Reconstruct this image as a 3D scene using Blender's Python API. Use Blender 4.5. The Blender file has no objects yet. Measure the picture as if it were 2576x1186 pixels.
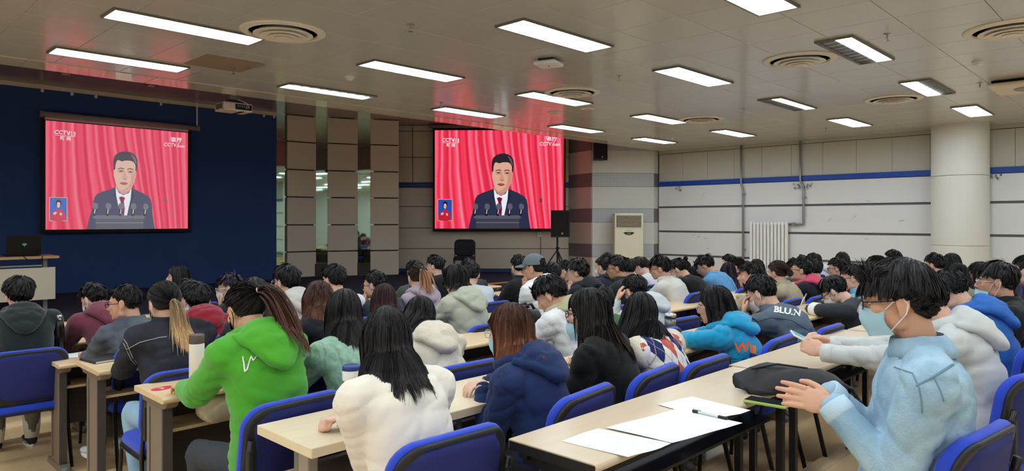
import bpy, bmesh, math, random
import numpy as np
from mathutils import Vector, Matrix
from mathutils.bvhtree import BVHTree

random.seed(7)
RNG = np.random.default_rng(7)
sc = bpy.context.scene
COL = sc.collection

# ------------------------------------------------------------------ camera, world, exposure
FPX, CX, HZ = 1750.0, 1288.0, 555.0          # focal length in pixels, principal column, horizon row
CAMZ = 1.53
FX, FY = 0.71902, 0.69498                     # camera forward on the plan (room axes: X along the rows, Y to the front)
cam_d = bpy.data.cameras.new('camera')
cam = bpy.data.objects.new('camera', cam_d)
COL.objects.link(cam)
cam.location = (0, 0, CAMZ)
cam.rotation_euler = (math.pi / 2, 0, -math.asin(FX))
cam_d.sensor_width = 36.0
cam_d.lens = 36.0 * FPX / 2576
cam_d.shift_y = -(593.0 - HZ) / 2576
cam_d.clip_end = 100
sc.camera = cam

w = bpy.data.worlds.new('world')
sc.world = w
w.use_nodes = True
w.node_tree.nodes['Background'].inputs[0].default_value = (0.5, 0.5, 0.52, 1)
w.node_tree.nodes['Background'].inputs[1].default_value = 0.05

sc.view_settings.view_transform = 'Standard'
sc.view_settings.look = 'None'
sc.view_settings.exposure = 0.0
sc.view_settings.gamma = 1.0
sc.view_settings.use_curve_mapping = False
sc.cycles.use_denoising = True
sc.cycles.use_adaptive_sampling = True
sc.cycles.adaptive_threshold = 0.05
sc.cycles.max_bounces = 6
sc.cycles.diffuse_bounces = 3
sc.cycles.glossy_bounces = 3
sc.cycles.transmission_bounces = 4
sc.cycles.transparent_max_bounces = 6
sc.cycles.caustics_reflective = False
sc.cycles.caustics_refractive = False
sc.cycles.sample_clamp_indirect = 6.0

LAMP_POWER = 16.6          # radiance of the fluorescent panels
SCREEN_POWER = 1.0


def ray(u, v):
    t = u - CX
    return np.array([FPX * FX + t * FY, FPX * FY - t * FX, HZ - v])


def atY(u, v, Y):
    d = ray(u, v)
    return np.array([0, 0, CAMZ]) + d * (Y / d[1])


def atX(u, v, X):
    d = ray(u, v)
    return np.array([0, 0, CAMZ]) + d * (X / d[0])


def atZ(u, v, Z):
    d = ray(u, v)
    return np.array([0, 0, CAMZ]) + d * ((Z - CAMZ) / d[2])


def atD(u, v, D):
    return np.array([0, 0, CAMZ]) + ray(u, v) * (D / FPX)


# ------------------------------------------------------------------ materials
def srgb(r, g, b):
    f = lambda c: (c / 255 / 12.92) if c / 255 <= 0.04045 else ((c / 255 + 0.055) / 1.055) ** 2.4
    return (f(r), f(g), f(b), 1.0)


MATS = {}


def mat(name, col, rough=0.6, metal=0.0, spec=0.4, bump=0.0, bscale=60.0, var=0.0, vscale=8.0, emit=None, estr=1.0,
        sheen=0.0, sss=0.0, trans=0.0, stretch=None, coat=0.0):
    if name in MATS:
        return MATS[name]
    m = bpy.data.materials.new(name)
    m.use_nodes = True
    nt = m.node_tree
    b = nt.nodes['Principled BSDF']
    if len(col) == 3:
        col = srgb(*col)
    b.inputs['Base Color'].default_value = col
    b.inputs['Roughness'].default_value = rough
    b.inputs['Metallic'].default_value = metal
    b.inputs['Specular IOR Level'].default_value = spec
    b.inputs['Coat Weight'].default_value = coat
    if sheen:
        b.inputs['Sheen Weight'].default_value = sheen
        b.inputs['Sheen Roughness'].default_value = 0.5
    if sss:
        b.inputs['Subsurface Weight'].default_value = sss
        b.inputs['Subsurface Radius'].default_value = (0.012, 0.005, 0.003)
        b.inputs['Subsurface Scale'].default_value = 1.0
    if trans:
        b.inputs['Transmission Weight'].default_value = trans
    if emit is not None:
        b.inputs['Emission Color'].default_value = srgb(*emit) if len(emit) == 3 else emit
        b.inputs['Emission Strength'].default_value = estr
    if bump or var:
        tc = nt.nodes.new('ShaderNodeTexCoord')
        src = tc.outputs['Object']
        if stretch:
            mp = nt.nodes.new('ShaderNodeMapping')
            mp.inputs['Scale'].default_value = stretch
            nt.links.new(src, mp.inputs[0])
            src = mp.outputs[0]
    if bump:
        n = nt.nodes.new('ShaderNodeTexNoise')
        n.inputs['Scale'].default_value = bscale
        n.inputs['Detail'].default_value = 3
        nt.links.new(src, n.inputs['Vector'])
        bp = nt.nodes.new('ShaderNodeBump')
        bp.inputs['Strength'].default_value = bump
        bp.inputs['Distance'].default_value = 0.01
        nt.links.new(n.outputs['Fac'], bp.inputs['Height'])
        nt.links.new(bp.outputs[0], b.inputs['Normal'])
    if var:
        n2 = nt.nodes.new('ShaderNodeTexNoise')
        n2.inputs['Scale'].default_value = vscale
        n2.inputs['Detail'].default_value = 4
        nt.links.new(src, n2.inputs['Vector'])
        mx = nt.nodes.new('ShaderNodeMix')
        mx.data_type = 'RGBA'
        nt.links.new(n2.outputs['Fac'], mx.inputs[0])
        lo = tuple(c * (1 - var) for c in col[:3]) + (1,)
        hi = tuple(min(1, c * (1 + var)) for c in col[:3]) + (1,)
        mx.inputs[6].default_value = lo
        mx.inputs[7].default_value = hi
        nt.links.new(mx.outputs[2], b.inputs['Base Color'])
    MATS[name] = m
    return m


def wood(name, c1, c2, rough=0.4, scale=(1.2, 14, 14), spec=0.4):
    if name in MATS:
        return MATS[name]
    m = mat(name, c1, rough, spec=spec)
    nt = m.node_tree
    b = nt.nodes['Principled BSDF']
    tc = nt.nodes.new('ShaderNodeTexCoord')
    mp = nt.nodes.new('ShaderNodeMapping')
    mp.inputs['Scale'].default_value = scale
    n = nt.nodes.new('ShaderNodeTexNoise')
    n.inputs['Scale'].default_value = 2.2
    n.inputs['Detail'].default_value = 6
    n.inputs['Distortion'].default_value = 0.6
    mx = nt.nodes.new('ShaderNodeMix')
    mx.data_type = 'RGBA'
    mx.inputs[6].default_value = srgb(*c1)
    mx.inputs[7].default_value = srgb(*c2)
    nt.links.new(tc.outputs['Object'], mp.inputs[0])
    nt.links.new(mp.outputs[0], n.inputs['Vector'])
    nt.links.new(n.outputs['Fac'], mx.inputs[0])
    nt.links.new(mx.outputs[2], b.inputs['Base Color'])
    return m


def emis(name, col, strength=1.0, sample=False):
    if name in MATS:
        return MATS[name]
    m = bpy.data.materials.new(name)
    m.use_nodes = True
    nt = m.node_tree
    nt.nodes.clear()
    o = nt.nodes.new('ShaderNodeOutputMaterial')
    e = nt.nodes.new('ShaderNodeEmission')
    e.inputs[0].default_value = srgb(*col) if len(col) == 3 else col
    e.inputs[1].default_value = strength
    nt.links.new(e.outputs[0], o.inputs[0])
    m.cycles.emission_sampling = 'FRONT_BACK' if sample else 'NONE'
    MATS[name] = m
    return m


# ------------------------------------------------------------------ mesh builder
class MB:
    def __init__(self):
        self.v = []
        self.f = []

    def n(self):
        return len(self.v)

    def add(self, vs, fs):
        o = len(self.v)
        self.v += [tuple(map(float, p)) for p in vs]
        self.f += [tuple(o + i for i in f) for f in fs]
        return self

    def box(self, c, s, rz=0.0, ch=0.0):
        hx, hy, hz = s[0] / 2, s[1] / 2, s[2] / 2
        ca, sa = math.cos(rz), math.sin(rz)
        if ch <= 0:
            P = [(-hx, -hy, -hz), (hx, -hy, -hz), (hx, hy, -hz), (-hx, hy, -hz), (-hx, -hy, hz), (hx, -hy, hz), (hx, hy, hz), (-hx, hy, hz)]
            F = [(0, 3, 2, 1), (4, 5, 6, 7), (0, 1, 5, 4), (1, 2, 6, 5), (2, 3, 7, 6), (3, 0, 4, 7)]
        else:
            bm = bmesh.new()
            bmesh.ops.create_cube(bm, size=1.0)
            for q in bm.verts:
                q.co = (q.co.x * s[0], q.co.y * s[1], q.co.z * s[2])
            bmesh.ops.bevel(bm, geom=bm.edges[:], offset=ch, segments=2, affect='EDGES', profile=0.5)
            bm.verts.index_update()
            P = [tuple(q.co) for q in bm.verts]
            F = [tuple(q.index for q in f.verts) for f in bm.faces]
            bm.free()
        self.add([(c[0] + x * ca - y * sa, c[1] + x * sa + y * ca, c[2] + z) for x, y, z in P], F)
        return self

    def prism(self, pts, origin, ax, ay, an, depth):
        """polygon pts (2d) spanned by ax, ay at origin, extruded along an by depth"""
        o, ax, ay, an = map(np.array, (origin, ax, ay, an))
        A = [o + ax * p[0] + ay * p[1] for p in pts]
        Bq = [q + an * depth for q in A]
        n = len(pts)
        F = [tuple(range(n))[::-1], tuple(range(n, 2 * n))]
        F += [(i, (i + 1) % n, n + (i + 1) % n, n + i) for i in range(n)]
        return self.add(A + Bq, F)

    def poly(self, pts, origin, ax, ay):
        o, ax, ay = map(np.array, (origin, ax, ay))
        return self.add([o + ax * p[0] + ay * p[1] for p in pts], [tuple(range(len(pts)))])

    def tube(self, path, r, seg=8, cap=True, flat=1.0):
        path = [np.array(p, float) for p in path]
        n = len(path)
        rr = r if hasattr(r, '__len__') else [r] * n
        prev = None
        rings = []
        for i, p in enumerate(path):
            t = path[min(i + 1, n - 1)] - path[max(i - 1, 0)]
            t = t / (np.linalg.norm(t) + 1e-9)
            if prev is None:
                a = np.array([0, 0, 1.0]) if abs(t[2]) < 0.9 else np.array([1.0, 0, 0])
                s = np.cross(t, a)
            else:
                s = prev - t * np.dot(prev, t)
            s = s / (np.linalg.norm(s) + 1e-9)
            prev = s
            q = np.cross(t, s)
            rings.append([p + rr[i] * (s * math.cos(2 * math.pi * k / seg) + q * flat * math.sin(2 * math.pi * k / seg)) for k in range(seg)])
        V = [x for rg in rings for x in rg]
        F = []
        for i in range(n - 1):
            for k in range(seg):
                F.append((i * seg + k, i * seg + (k + 1) % seg, (i + 1) * seg + (k + 1) % seg, (i + 1) * seg + k))
        if cap:
            F.append(tuple(range(seg))[::-1])
            F.append(tuple((n - 1) * seg + k for k in range(seg)))
        return self.add(V, F)

    def lathe(self, prof, c, seg=24, axis='Z'):
        V, F = [], []
        for r, z in prof:
            for k in range(seg):
                a = 2 * math.pi * k / seg
                x, y = r * math.cos(a), r * math.sin(a)
                V.append((c[0] + x, c[1] + y, c[2] + z) if axis == 'Z' else (c[0] + x, c[1] + z, c[2] + y))
        n = len(prof)
        for i in range(n - 1):
            for k in range(seg):
                F.append((i * seg + k, i * seg + (k + 1) % seg, (i + 1) * seg + (k + 1) % seg, (i + 1) * seg + k))
        F.append(tuple(range(seg))[::-1])
        F.append(tuple((n - 1) * seg + k for k in range(seg)))
        return self.add(V, F)

    def ellipsoid(self, c, r, R=None, nu=16, nv=10):
        V, F = [], []
        for j in range(nv + 1):
            e = -math.pi / 2 + math.pi * j / nv
            for i in range(nu):
                a = 2 * math.pi * i / nu
                p = np.array([r[0] * math.cos(e) * math.cos(a), r[1] * math.cos(e) * math.sin(a), r[2] * math.sin(e)])
                if R is not None:
                    p = R @ p
                V.append(p + np.array(c))
        for j in range(nv):
            for i in range(nu):
                F.append((j * nu + i, j * nu + (i + 1) % nu, (j + 1) * nu + (i + 1) % nu, (j + 1) * nu + i))
        return self.add(V, F)

    def loft(self, rings, cap=True):
        n = len(rings[0])
        V = [p for r in rings for p in r]
        F = []
        for i in range(len(rings) - 1):
            for k in range(n):
                F.append((i * n + k, i * n + (k + 1) % n, (i + 1) * n + (k + 1) % n, (i + 1) * n + k))
        if cap:
            F.append(tuple(range(n))[::-1])
            F.append(tuple((len(rings) - 1) * n + k for k in range(n)))
        return self.add(V, F)

    def cap_chain(self, pts, rad, seg=10):
        """tapered limb: tube with ball joints, meant to be remeshed"""
        pts = [np.array(p, float) for p in pts]
        for i in range(len(pts) - 1):
            self.tube([pts[i], pts[i + 1]], [rad[i], rad[i + 1]], seg)
        for p, r in zip(pts, rad):
            self.ellipsoid(p, (r, r, r), None, seg, 6)
        return self

    def mesh(self, name):
        me = bpy.data.meshes.new(name)
        me.from_pydata(self.v, [], self.f)
        me.update()
        return me

    def build(self, name, m, parent=None, loc=(0, 0, 0), smooth=False, rel=None):
        """rel: subtract this point (the parent's location) from the vertices"""
        if rel is not None:
            r = np.array(rel, float)
            self.v = [tuple(np.array(p) - r) for p in self.v]
        return obj(name, self.mesh(name), m, parent, loc, smooth)


def obj(name, me, m=None, parent=None, loc=(0, 0, 0), smooth=False):
    o = bpy.data.objects.new(name, me)
    COL.objects.link(o)
    o.location = loc
    if parent is not None:
        o.parent = parent
    if m is not None and me is not None:
        if len(me.materials) == 0:
            me.materials.append(m)
    if smooth and me is not None:
        me.polygons.foreach_set('use_smooth', [True] * len(me.polygons))
    return o


def empty(name, loc=(0, 0, 0), rz=0.0):
    o = bpy.data.objects.new(name, None)
    COL.objects.link(o)
    o.location = loc
    o.rotation_euler = (0, 0, rz)
    o.empty_display_size = 0.1
    return o


def tag(o, label, cat, group=None, kind=None):
    o['label'] = label
    o['category'] = cat
    if group:
        o['group'] = group
    if kind:
        o['kind'] = kind
    return o


def struct(o):
    o['kind'] = 'structure'
    return o


def copy_tree(o, parent=None):
    c = o.copy()
    COL.objects.link(c)
    c.parent = parent
    for ch in list(o.children):
        copy_tree(ch, c)
    return c


def text_mesh(s, size=1.0, extrude=0.0, bold=0.0, font=None):
    cu = bpy.data.curves.new('lettering', 'FONT')
    cu.body = s
    cu.size = size
    cu.extrude = extrude
    cu.offset = bold
    cu.resolution_u = 3
    cu.align_x = 'CENTER'
    cu.align_y = 'CENTER'
    o = bpy.data.objects.new('lettering', cu)
    COL.objects.link(o)
    dg = bpy.context.evaluated_depsgraph_get()
    me = bpy.data.meshes.new_from_object(o.evaluated_get(dg))
    V = np.empty(len(me.vertices) * 3)
    me.vertices.foreach_get('co', V)
    V = V.reshape(-1, 3)
    F = [tuple(p.vertices) for p in me.polygons]
    bpy.data.objects.remove(o)
    bpy.data.meshes.remove(me)
    bpy.data.curves.remove(cu)
    return V, F
# ------------------------------------------------------------------ the room
CEIL = 3.17
STAGE_CEIL = 3.87
STAGE = 0.25
WX = 14.35            # right wall
FRONT_Y = 14.2        # blue wall
EDGE_Y = 8.9          # edge of the low ceiling
BACK_Y = -3.2
LEFT_X = -9.4
BREAKS = [(1.62, 0.06), (2.72, 0.0), (3.87, -0.04), (5.02, -0.09), (99, -0.20)]


def zf(y):
    for b, z in BREAKS:
        if y < b:
            return z


M_TILE = mat('ceiling_tile_enamel', (198, 197, 191), 0.15, spec=0.5, bump=0.03, bscale=3.0, var=0.03, vscale=0.6)
M_BORDER = mat('ceiling_border_enamel', (208, 202, 188), 0.07, spec=0.55)
M_JOINT = mat('ceiling_joint', (120, 112, 100), 0.7)
M_BEIGE = mat('beige_panel', (216, 204, 186), 0.6, var=0.03, vscale=1.5, bump=0.05, bscale=300)
M_WALLW = mat('white_wall_panel', (222, 224, 226), 0.55, var=0.02, vscale=2.0, bump=0.04, bscale=40)
M_WALLC = mat('cream_wall_panel', (190, 188, 178), 0.6, var=0.02, vscale=2.0)
M_GAP = mat('wall_gap_grey', (120, 122, 124), 0.5)
M_SEAM = mat('wall_seam_dark', (70, 68, 64), 0.8)
M_BLUEWALL = mat('blue_wall_felt', (54, 78, 130), 0.85, var=0.08, vscale=30, bump=0.15, bscale=500, spec=0.15)
M_BLUESTRIP = mat('blue_strip', (30, 70, 165), 0.45)
M_MIRROR = mat('mirror_glass', (170, 195, 180), 0.03, metal=1.0)
M_STAGE = mat('stage_carpet', (58, 62, 78), 0.95, var=0.15, vscale=60, bump=0.2, bscale=400, spec=0.1)
M_MAUVE_SHADE = mat('mauve_shade_band', (124, 112, 116), 0.7, var=0.03)
M_PERF = mat('perforated_board', (196, 200, 202), 0.7)
M_PIER = mat('pier_white_block', (212, 212, 206), 0.6, var=0.02)
M_TAN_SHADE = mat('pier_tan_shade', (206, 196, 184), 0.65, var=0.03)  # pier block colour with shade and red screen light painted in
M_STEEL = mat('galvanised_steel', (150, 152, 152), 0.4, metal=0.6)
M_WHITE = mat('white_enamel', (232, 233, 232), 0.35)
M_BLACK = mat('black_plastic', (18, 18, 19), 0.45)
M_DARK = mat('dark_void', (12, 12, 13), 0.8)


def floor_material():
    m = mat('laminate_floor', (205, 160, 105), 0.28, spec=0.45)
    nt = m.node_tree
    b = nt.nodes['Principled BSDF']
    tc = nt.nodes.new('ShaderNodeTexCoord')
    br = nt.nodes.new('ShaderNodeTexBrick')
    br.inputs['Scale'].default_value = 1.0
    br.inputs['Brick Width'].default_value = 1.2
    br.inputs['Row Height'].default_value = 0.19
    br.inputs['Mortar Size'].default_value = 0.0012
    br.inputs['Color1'].default_value = srgb(236, 204, 158)
    br.inputs['Color2'].default_value = srgb(228, 194, 146)
    br.inputs['Mortar'].default_value = srgb(170, 128, 84)
    nt.links.new(tc.outputs['Object'], br.inputs['Vector'])
    mp = nt.nodes.new('ShaderNodeMapping')
    mp.inputs['Scale'].default_value = (1.5, 18, 1)
    n = nt.nodes.new('ShaderNodeTexNoise')
    n.inputs['Scale'].default_value = 2.5
    n.inputs['Detail'].default_value = 5
    nt.links.new(tc.outputs['Object'], mp.inputs[0])
    nt.links.new(mp.outputs[0], n.inputs['Vector'])
    mx = nt.nodes.new('ShaderNodeMix')
    mx.data_type = 'RGBA'
    mx.blend_type = 'MULTIPLY'
    mx.inputs[0].default_value = 0.15
    nt.links.new(br.outputs['Color'], mx.inputs[6])
    nt.links.new(n.outputs['Color'], mx.inputs[7])
    nt.links.new(mx.outputs[2], b.inputs['Base Color'])
    return m


M_FLOOR = floor_material()

# floor: shallow terraces, one for each row of desks
fl = MB()
y0 = BACK_Y
prevz = None
for yb, z in BREAKS:
    y1 = min(yb, 10.25)
    fl.box(((LEFT_X + WX) / 2, (y0 + y1) / 2, z - 0.2), (WX - LEFT_X, y1 - y0, 0.4))
    y0 = y1
struct(fl.build('floor', M_FLOOR))
st = MB()
st.prism([(LEFT_X, 10.2), (WX, 10.2), (WX, FRONT_Y + 0.4), (LEFT_X, FRONT_Y + 0.4)], (0, 0, -0.6), (1, 0, 0), (0, 1, 0), (0, 0, 1), STAGE + 0.6)
struct(st.build('floor_stage', M_STAGE))
sn = MB().box(((LEFT_X + WX) / 2, 10.2, STAGE - 0.015), (WX - LEFT_X, 0.05, 0.03))
sn.build('stage_nosing', wood('nosing_wood', (176, 130, 84), (150, 105, 66)), bpy.data.objects['floor_stage'])

# walls
bw = struct(MB().box(((LEFT_X + 7.32) / 2, FRONT_Y + 0.1, (STAGE_CEIL + STAGE) / 2), (7.32 - LEFT_X, 0.2, STAGE_CEIL - STAGE)).build('wall_front', M_BLUEWALL))
MB().box(((LEFT_X + 7.32) / 2, FRONT_Y - 0.02, STAGE_CEIL - 0.035), (7.32 - LEFT_X, 0.04, 0.07)).build('top_trim', M_BEIGE, bw)
for u in (105, 180, 240, 403, 662, 688):
    p = atY(u, 240, FRONT_Y - 0.03)
    MB().box((p[0], FRONT_Y - 0.06, STAGE_CEIL - 0.10), (0.045, 0.04, 0.06), ch=0.008).build('wall_clip', M_WHITE, bw)
struct(MB().box(((LEFT_X + WX) / 2, BACK_Y - 0.1, 2), (WX - LEFT_X + 0.4, 0.2, 4.6)).build('wall_back', M_WALLW))
struct(MB().box((LEFT_X - 0.1, 5.6, 2), (0.2, 18, 4.6)).build('wall_left', M_WALLW))
struct(MB().box(((9 + WX) / 2, FRONT_Y + 0.3, 2), (WX - 6 + 1, 0.2, 4.6)).build('wall_rear_of_stage', M_SEAM))

# pilasters and the mirrors between them follow a shallow curve
PIL = [((7.57, 14.2), (8.24, 14.13)), ((8.42, 13.94), (9.05, 13.69)), ((9.26, 13.49), (9.84, 13.19))]
PJ = [STAGE, 0.83, 1.43, 2.05, 2.66, 3.28, STAGE_CEIL]
for i, (a, b) in enumerate(PIL):
    a, b = np.array(a), np.array(b)
    d = b - a
    L = np.linalg.norm(d)
    d /= L
    nrm = np.array([d[1], -d[0]])
    c = (a + b) / 2
    rz = math.atan2(d[1], d[0])
    core = c - nrm * 0.14
    po = struct(MB().box((core[0], core[1], (STAGE + STAGE_CEIL) / 2), (L - 0.02, 0.22, STAGE_CEIL - STAGE), rz).build('wall_pilaster', M_SEAM))
    for k in range(len(PJ) - 1):
        z0, z1 = PJ[k], PJ[k + 1]
        q = c - nrm * 0.02
        MB().box((q[0], q[1], (z0 + z1) / 2), (L, 0.06, z1 - z0 - 0.028), rz, ch=0.006).build('panel', M_BEIGE, po)
    if i == 0:
        q = c + nrm * 0.014
        MB().box((q[0] + 0.1, q[1] + 0.005, STAGE + 0.16), (0.25, 0.012, 0.12), rz).build('socket_grille', M_BLACK, po)
MIR = [((7.30, 14.23), (7.60, 14.23)), ((8.20, 14.12), (8.46, 13.92)), ((9.01, 13.70), (9.30, 13.46))]
for a, b in MIR:
    a, b = np.array(a), np.array(b)
    d = b - a
    L = np.linalg.norm(d)
    d /= L
    nrm = np.array([d[1], -d[0]])
    c = (a + b) / 2 - nrm * 0.03
    mo = struct(MB().box((c[0], c[1], (STAGE + 0.3 + STAGE_CEIL) / 2), (L + 0.05, 0.02, STAGE_CEIL - STAGE - 0.3), math.atan2(d[1], d[0])).build('wall_mirror', M_MIRROR))
    MB().box((c[0] + nrm[0] * 0.01, c[1] + nrm[1] * 0.01, STAGE + 0.15), (L + 0.05, 0.03, 0.3), math.atan2(d[1], d[0])).build('base_panel', M_SEAM, mo)

# diagonal wall behind the right screen: perpendicular to camera forward
FW = np.array([FX, FY, 0.0])
RT = np.array([FY, -FX, 0.0])
UP = np.array([0, 0, 1.0])


def diag(u, v, D=17.1):
    return atD(u, v, D)


DD = 17.1
px = DD / FPX
dl, dr = (985 - CX) * px, (1440 - CX) * px
dbase = FW * DD
dw = MB()
dw.prism([(dl, STAGE), (dr, STAGE), (dr, STAGE_CEIL), (dl, STAGE_CEIL)], dbase + FW * 0.02, RT, UP, FW, 0.15)
dwo = struct(dw.build('wall_diagonal', M_SEAM))
zz = lambda v: CAMZ + (HZ - v) * px


def dpanel(u0, u1, z0, z1, m, proud=0.0, name='panel'):
    g = 0.008
    MB().prism([((u0 - CX) * px + g, z0 + g), ((u1 - CX) * px - g, z0 + g), ((u1 - CX) * px - g, z1 - g), ((u0 - CX) * px + g, z1 - g)],
               dbase - FW * proud, RT, UP, FW, 0.03 + proud).build(name, m, dwo)


for z0, z1 in ((zz(460), zz(396)), (zz(396), zz(330)), (zz(330), STAGE_CEIL)):
    us = [985, 1038, 1105, 1172, 1240, 1308, 1376, 1440]
    for a, b in zip(us[:-1], us[1:]):
        dpanel(a, b, z0, z1, M_BEIGE)
dpanel(985, 1440, zz(471), zz(461), M_BLUESTRIP, 0.02, 'blue_strip')
for z0, z1 in ((zz(520), zz(472)), (zz(574), zz(520)), (zz(626), zz(574)), (zz(677), zz(626))):
    dpanel(985, 1360, z0, z1, M_BEIGE)
    dpanel(1360, 1440, z0, z1, M_BEIGE)
dpanel(985, 1440, STAGE, zz(677), M_BLUEWALL, 0.03, 'blue_skirting')

# banded pier at the corner
P1, P2, P3 = atD(1432, 500, 17.1)[:2], np.array([13.02, 9.98]), np.array([14.11, 8.99])
pp = 16.3 / FPX
band_v = [700, 648, 615, 560, 525.5, 470, 436, 378, 300]
bz = [STAGE - 0.45] + [CAMZ + (HZ - v) * pp for v in band_v[1:-1]] + [STAGE_CEIL]
pier = MB()
Q = [P1, P2, P3, np.array([WX, 9.03]), np.array([WX + 0.3, 11.5]), np.array([13.8, 11.8])]
pier.prism([tuple(q) for q in Q][::-1], (0, 0, -0.3), (1, 0, 0), (0, 1, 0), (0, 0, 1), STAGE_CEIL + 0.3)
piero = struct(pier.build('wall_pier', M_SEAM))


def slab(a, b, z0, z1, m, t=0.02, name='band_panel', parent=piero, g=0.006):
    a, b = np.array(a), np.array(b)
    d = b - a
    L = np.linalg.norm(d)
    d = d / L
    nrm = np.array([d[1], -d[0]])
    c = (a + b) / 2 + nrm * (t / 2)
    return MB().box((c[0], c[1], (z0 + z1) / 2), (L - g, t, z1 - z0 - g), math.atan2(d[1], d[0])).build(name, m, parent)


def perforated():
    m = M_PERF
    nt = m.node_tree
    b = nt.nodes['Principled BSDF']
    tc = nt.nodes.new('ShaderNodeTexCoord')
    # distance along the face and height, in hole pitches
    sep = nt.nodes.new('ShaderNodeSeparateXYZ')
    nt.links.new(tc.outputs['Object'], sep.inputs[0])
    dx, dy = (P3 - P2) / np.linalg.norm(P3 - P2)

    def math_(op, a, bb):
        q = nt.nodes.new('ShaderNodeMath')
        q.operation = op
        for i, x in enumerate((a, bb)):
            if x is None:
                continue
            if isinstance(x, (int, float)):
                q.inputs[i].default_value = x
            else:
                nt.links.new(x, q.inputs[i])
        return q.outputs[0]
    s = math_('ADD', math_('MULTIPLY', sep.outputs[0], float(dx)), math_('MULTIPLY', sep.outputs[1], float(dy)))
    pitch = 0.042
    fx = math_('SUBTRACT', math_('FRACT', math_('DIVIDE', s, pitch), None), 0.5)
    fz = math_('SUBTRACT', math_('FRACT', math_('DIVIDE', sep.outputs[2], pitch), None), 0.5)
    r = math_('SQRT', math_('ADD', math_('MULTIPLY', fx, fx), math_('MULTIPLY', fz, fz)), None)
    hole = math_('LESS_THAN', r, 0.17)
    mx = nt.nodes.new('ShaderNodeMix')
    mx.data_type = 'RGBA'
    mx.inputs[6].default_value = srgb(188, 194, 198)
    mx.inputs[7].default_value = srgb(105, 108, 112)
    nt.links.new(hole, mx.inputs[0])
    nt.links.new(mx.outputs[2], b.inputs['Base Color'])


perforated()
for k in range(len(bz) - 1):
    perf = k % 2 == 1
    slab(P2, P3, bz[k], bz[k + 1], M_PERF if perf else M_PIER)
    slab(P1, P2, bz[k], bz[k + 1], M_MAUVE_SHADE if perf else M_TAN_SHADE)  # left face: same bands in darker colours that paint in its shade
    slab(P3, np.array([WX - 0.02, 9.03]), bz[k], bz[k + 1], M_MAUVE_SHADE if perf else M_PIER)

# right wall: cream panels above a blue strip, white boards with grey gaps below
rw = struct(MB().box((WX + 0.1, 3.5, 2), (0.2, 15, 4.6)).build('wall_right', M_GAP))
seam = MB().box((WX - 0.004, 3.5, 2.8), (0.01, 13.2, 0.8)).build('seam_backing', M_SEAM, rw)


def rpanel(y0, y1, z0, z1, m, name='panel', t=0.02, g=0.006):
    return MB().box((WX - t / 2 - 0.006, (y0 + y1) / 2, (z0 + z1) / 2), (t, y1 - y0 - g, z1 - z0 - g)).build(name, m, rw)


yv = 8.98
while yv > BACK_Y + 0.1:
    y1 = max(BACK_Y, yv - 0.63)
    rpanel(y1, yv, 2.44, 3.09, M_WALLC)
    yv = y1
rpanel(BACK_Y, 9.0, 3.095, CEIL + 0.02, M_WALLC, 'cornice_panel')
rpanel(BACK_Y, 9.0, 2.335, 2.44, M_BLUESTRIP, 'blue_strip', 0.05)
for z0, z1 in ((1.86, 2.33), (1.29, 1.82), (0.74, 1.25), (0.2, 0.70)):
    rpanel(2.9, 8.98, z0, z1, M_WALLW, 'wall_board', 0.035)
    rpanel(BACK_Y, 2.9, z0, z1, M_WALLW, 'wall_board', 0.035)
# faint scuffs with a shape of their own on the boards
M_SCUFF = mat('scuff_grey', (178, 180, 184), 0.7)
for u, v in ((1745, 592), (1757, 596), (1774, 600), (2150, 546), (2185, 507), (2268, 556), (2087, 554), (1781, 626), (1770, 489), (2181, 602)):
    p = atX(u, v, WX - 0.045)
    a = random.uniform(-1, 1)
    MB().prism([(-0.05, -0.006), (0.05, 0.002), (0.045, 0.012), (-0.04, 0.006)], p, (0, math.cos(a), math.sin(a)), (0, -math.sin(a), math.cos(a)), (-1, 0, 0), 0.0015).build('scuff_mark', M_SCUFF, rw)

# round column
cc = (14.02, 2.79)
co = struct(MB().lathe([(0.43, -0.2), (0.43, 0.62)], (cc[0], cc[1], 0), 40).build('wall_column', mat('column_paint', (216, 216, 208), 0.5), smooth=False))
for z0, z1 in ((0.625, 1.10), (1.105, 2.29), (2.296, CEIL + 0.05)):
    o = MB().lathe([(0.427, z0), (0.43, z0 + 0.004), (0.43, z1 - 0.004), (0.427, z1)], (cc[0], cc[1], 0), 48).build('column_drum', MATS['column_paint'], co, smooth=False)

# ceiling: enamelled tiles hung under a dark backing
ce = struct(MB().box(((LEFT_X + WX) / 2, (BACK_Y + EDGE_Y) / 2, CEIL + 0.06), (WX - LEFT_X, EDGE_Y - BACK_Y, 0.08)).build('ceiling', M_JOINT))
TS = 0.615
tile = MB().box((0, 0, 0.012), (TS - 0.004, TS - 0.004, 0.024), ch=0.004).mesh('tile')
tile.materials.append(M_TILE)
tiles = []
gx0 = 2.67 * 1.64 / 1.75
gy0 = 5.08 * 1.64 / 1.75
nx0 = int(math.floor((LEFT_X - gx0) / TS))
nx1 = int(math.ceil((WX - gx0) / TS))
ytop = EDGE_Y - 0.36
ny0 = int(math.floor((BACK_Y - gy0) / TS))
ny1 = int(math.floor((ytop - gy0) / TS))
for i in range(nx0, nx1):
    for j in range(ny0, ny1):
        x, y = gx0 + (i + 0.5) * TS, gy0 + (j + 0.5) * TS
        dep = x * FX + y * FY
        lat = x * FY - y * FX
        vis = 0
        if dep > 0.3:
            u, v = CX + lat / dep * FPX, HZ - (CEIL - CAMZ) / dep * FPX
            if -80 < u < 2656 and v > -90:
                vis = 1 / dep
        tiles.append((vis, x, y))
tiles.sort(reverse=True)
rest = MB()
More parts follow.
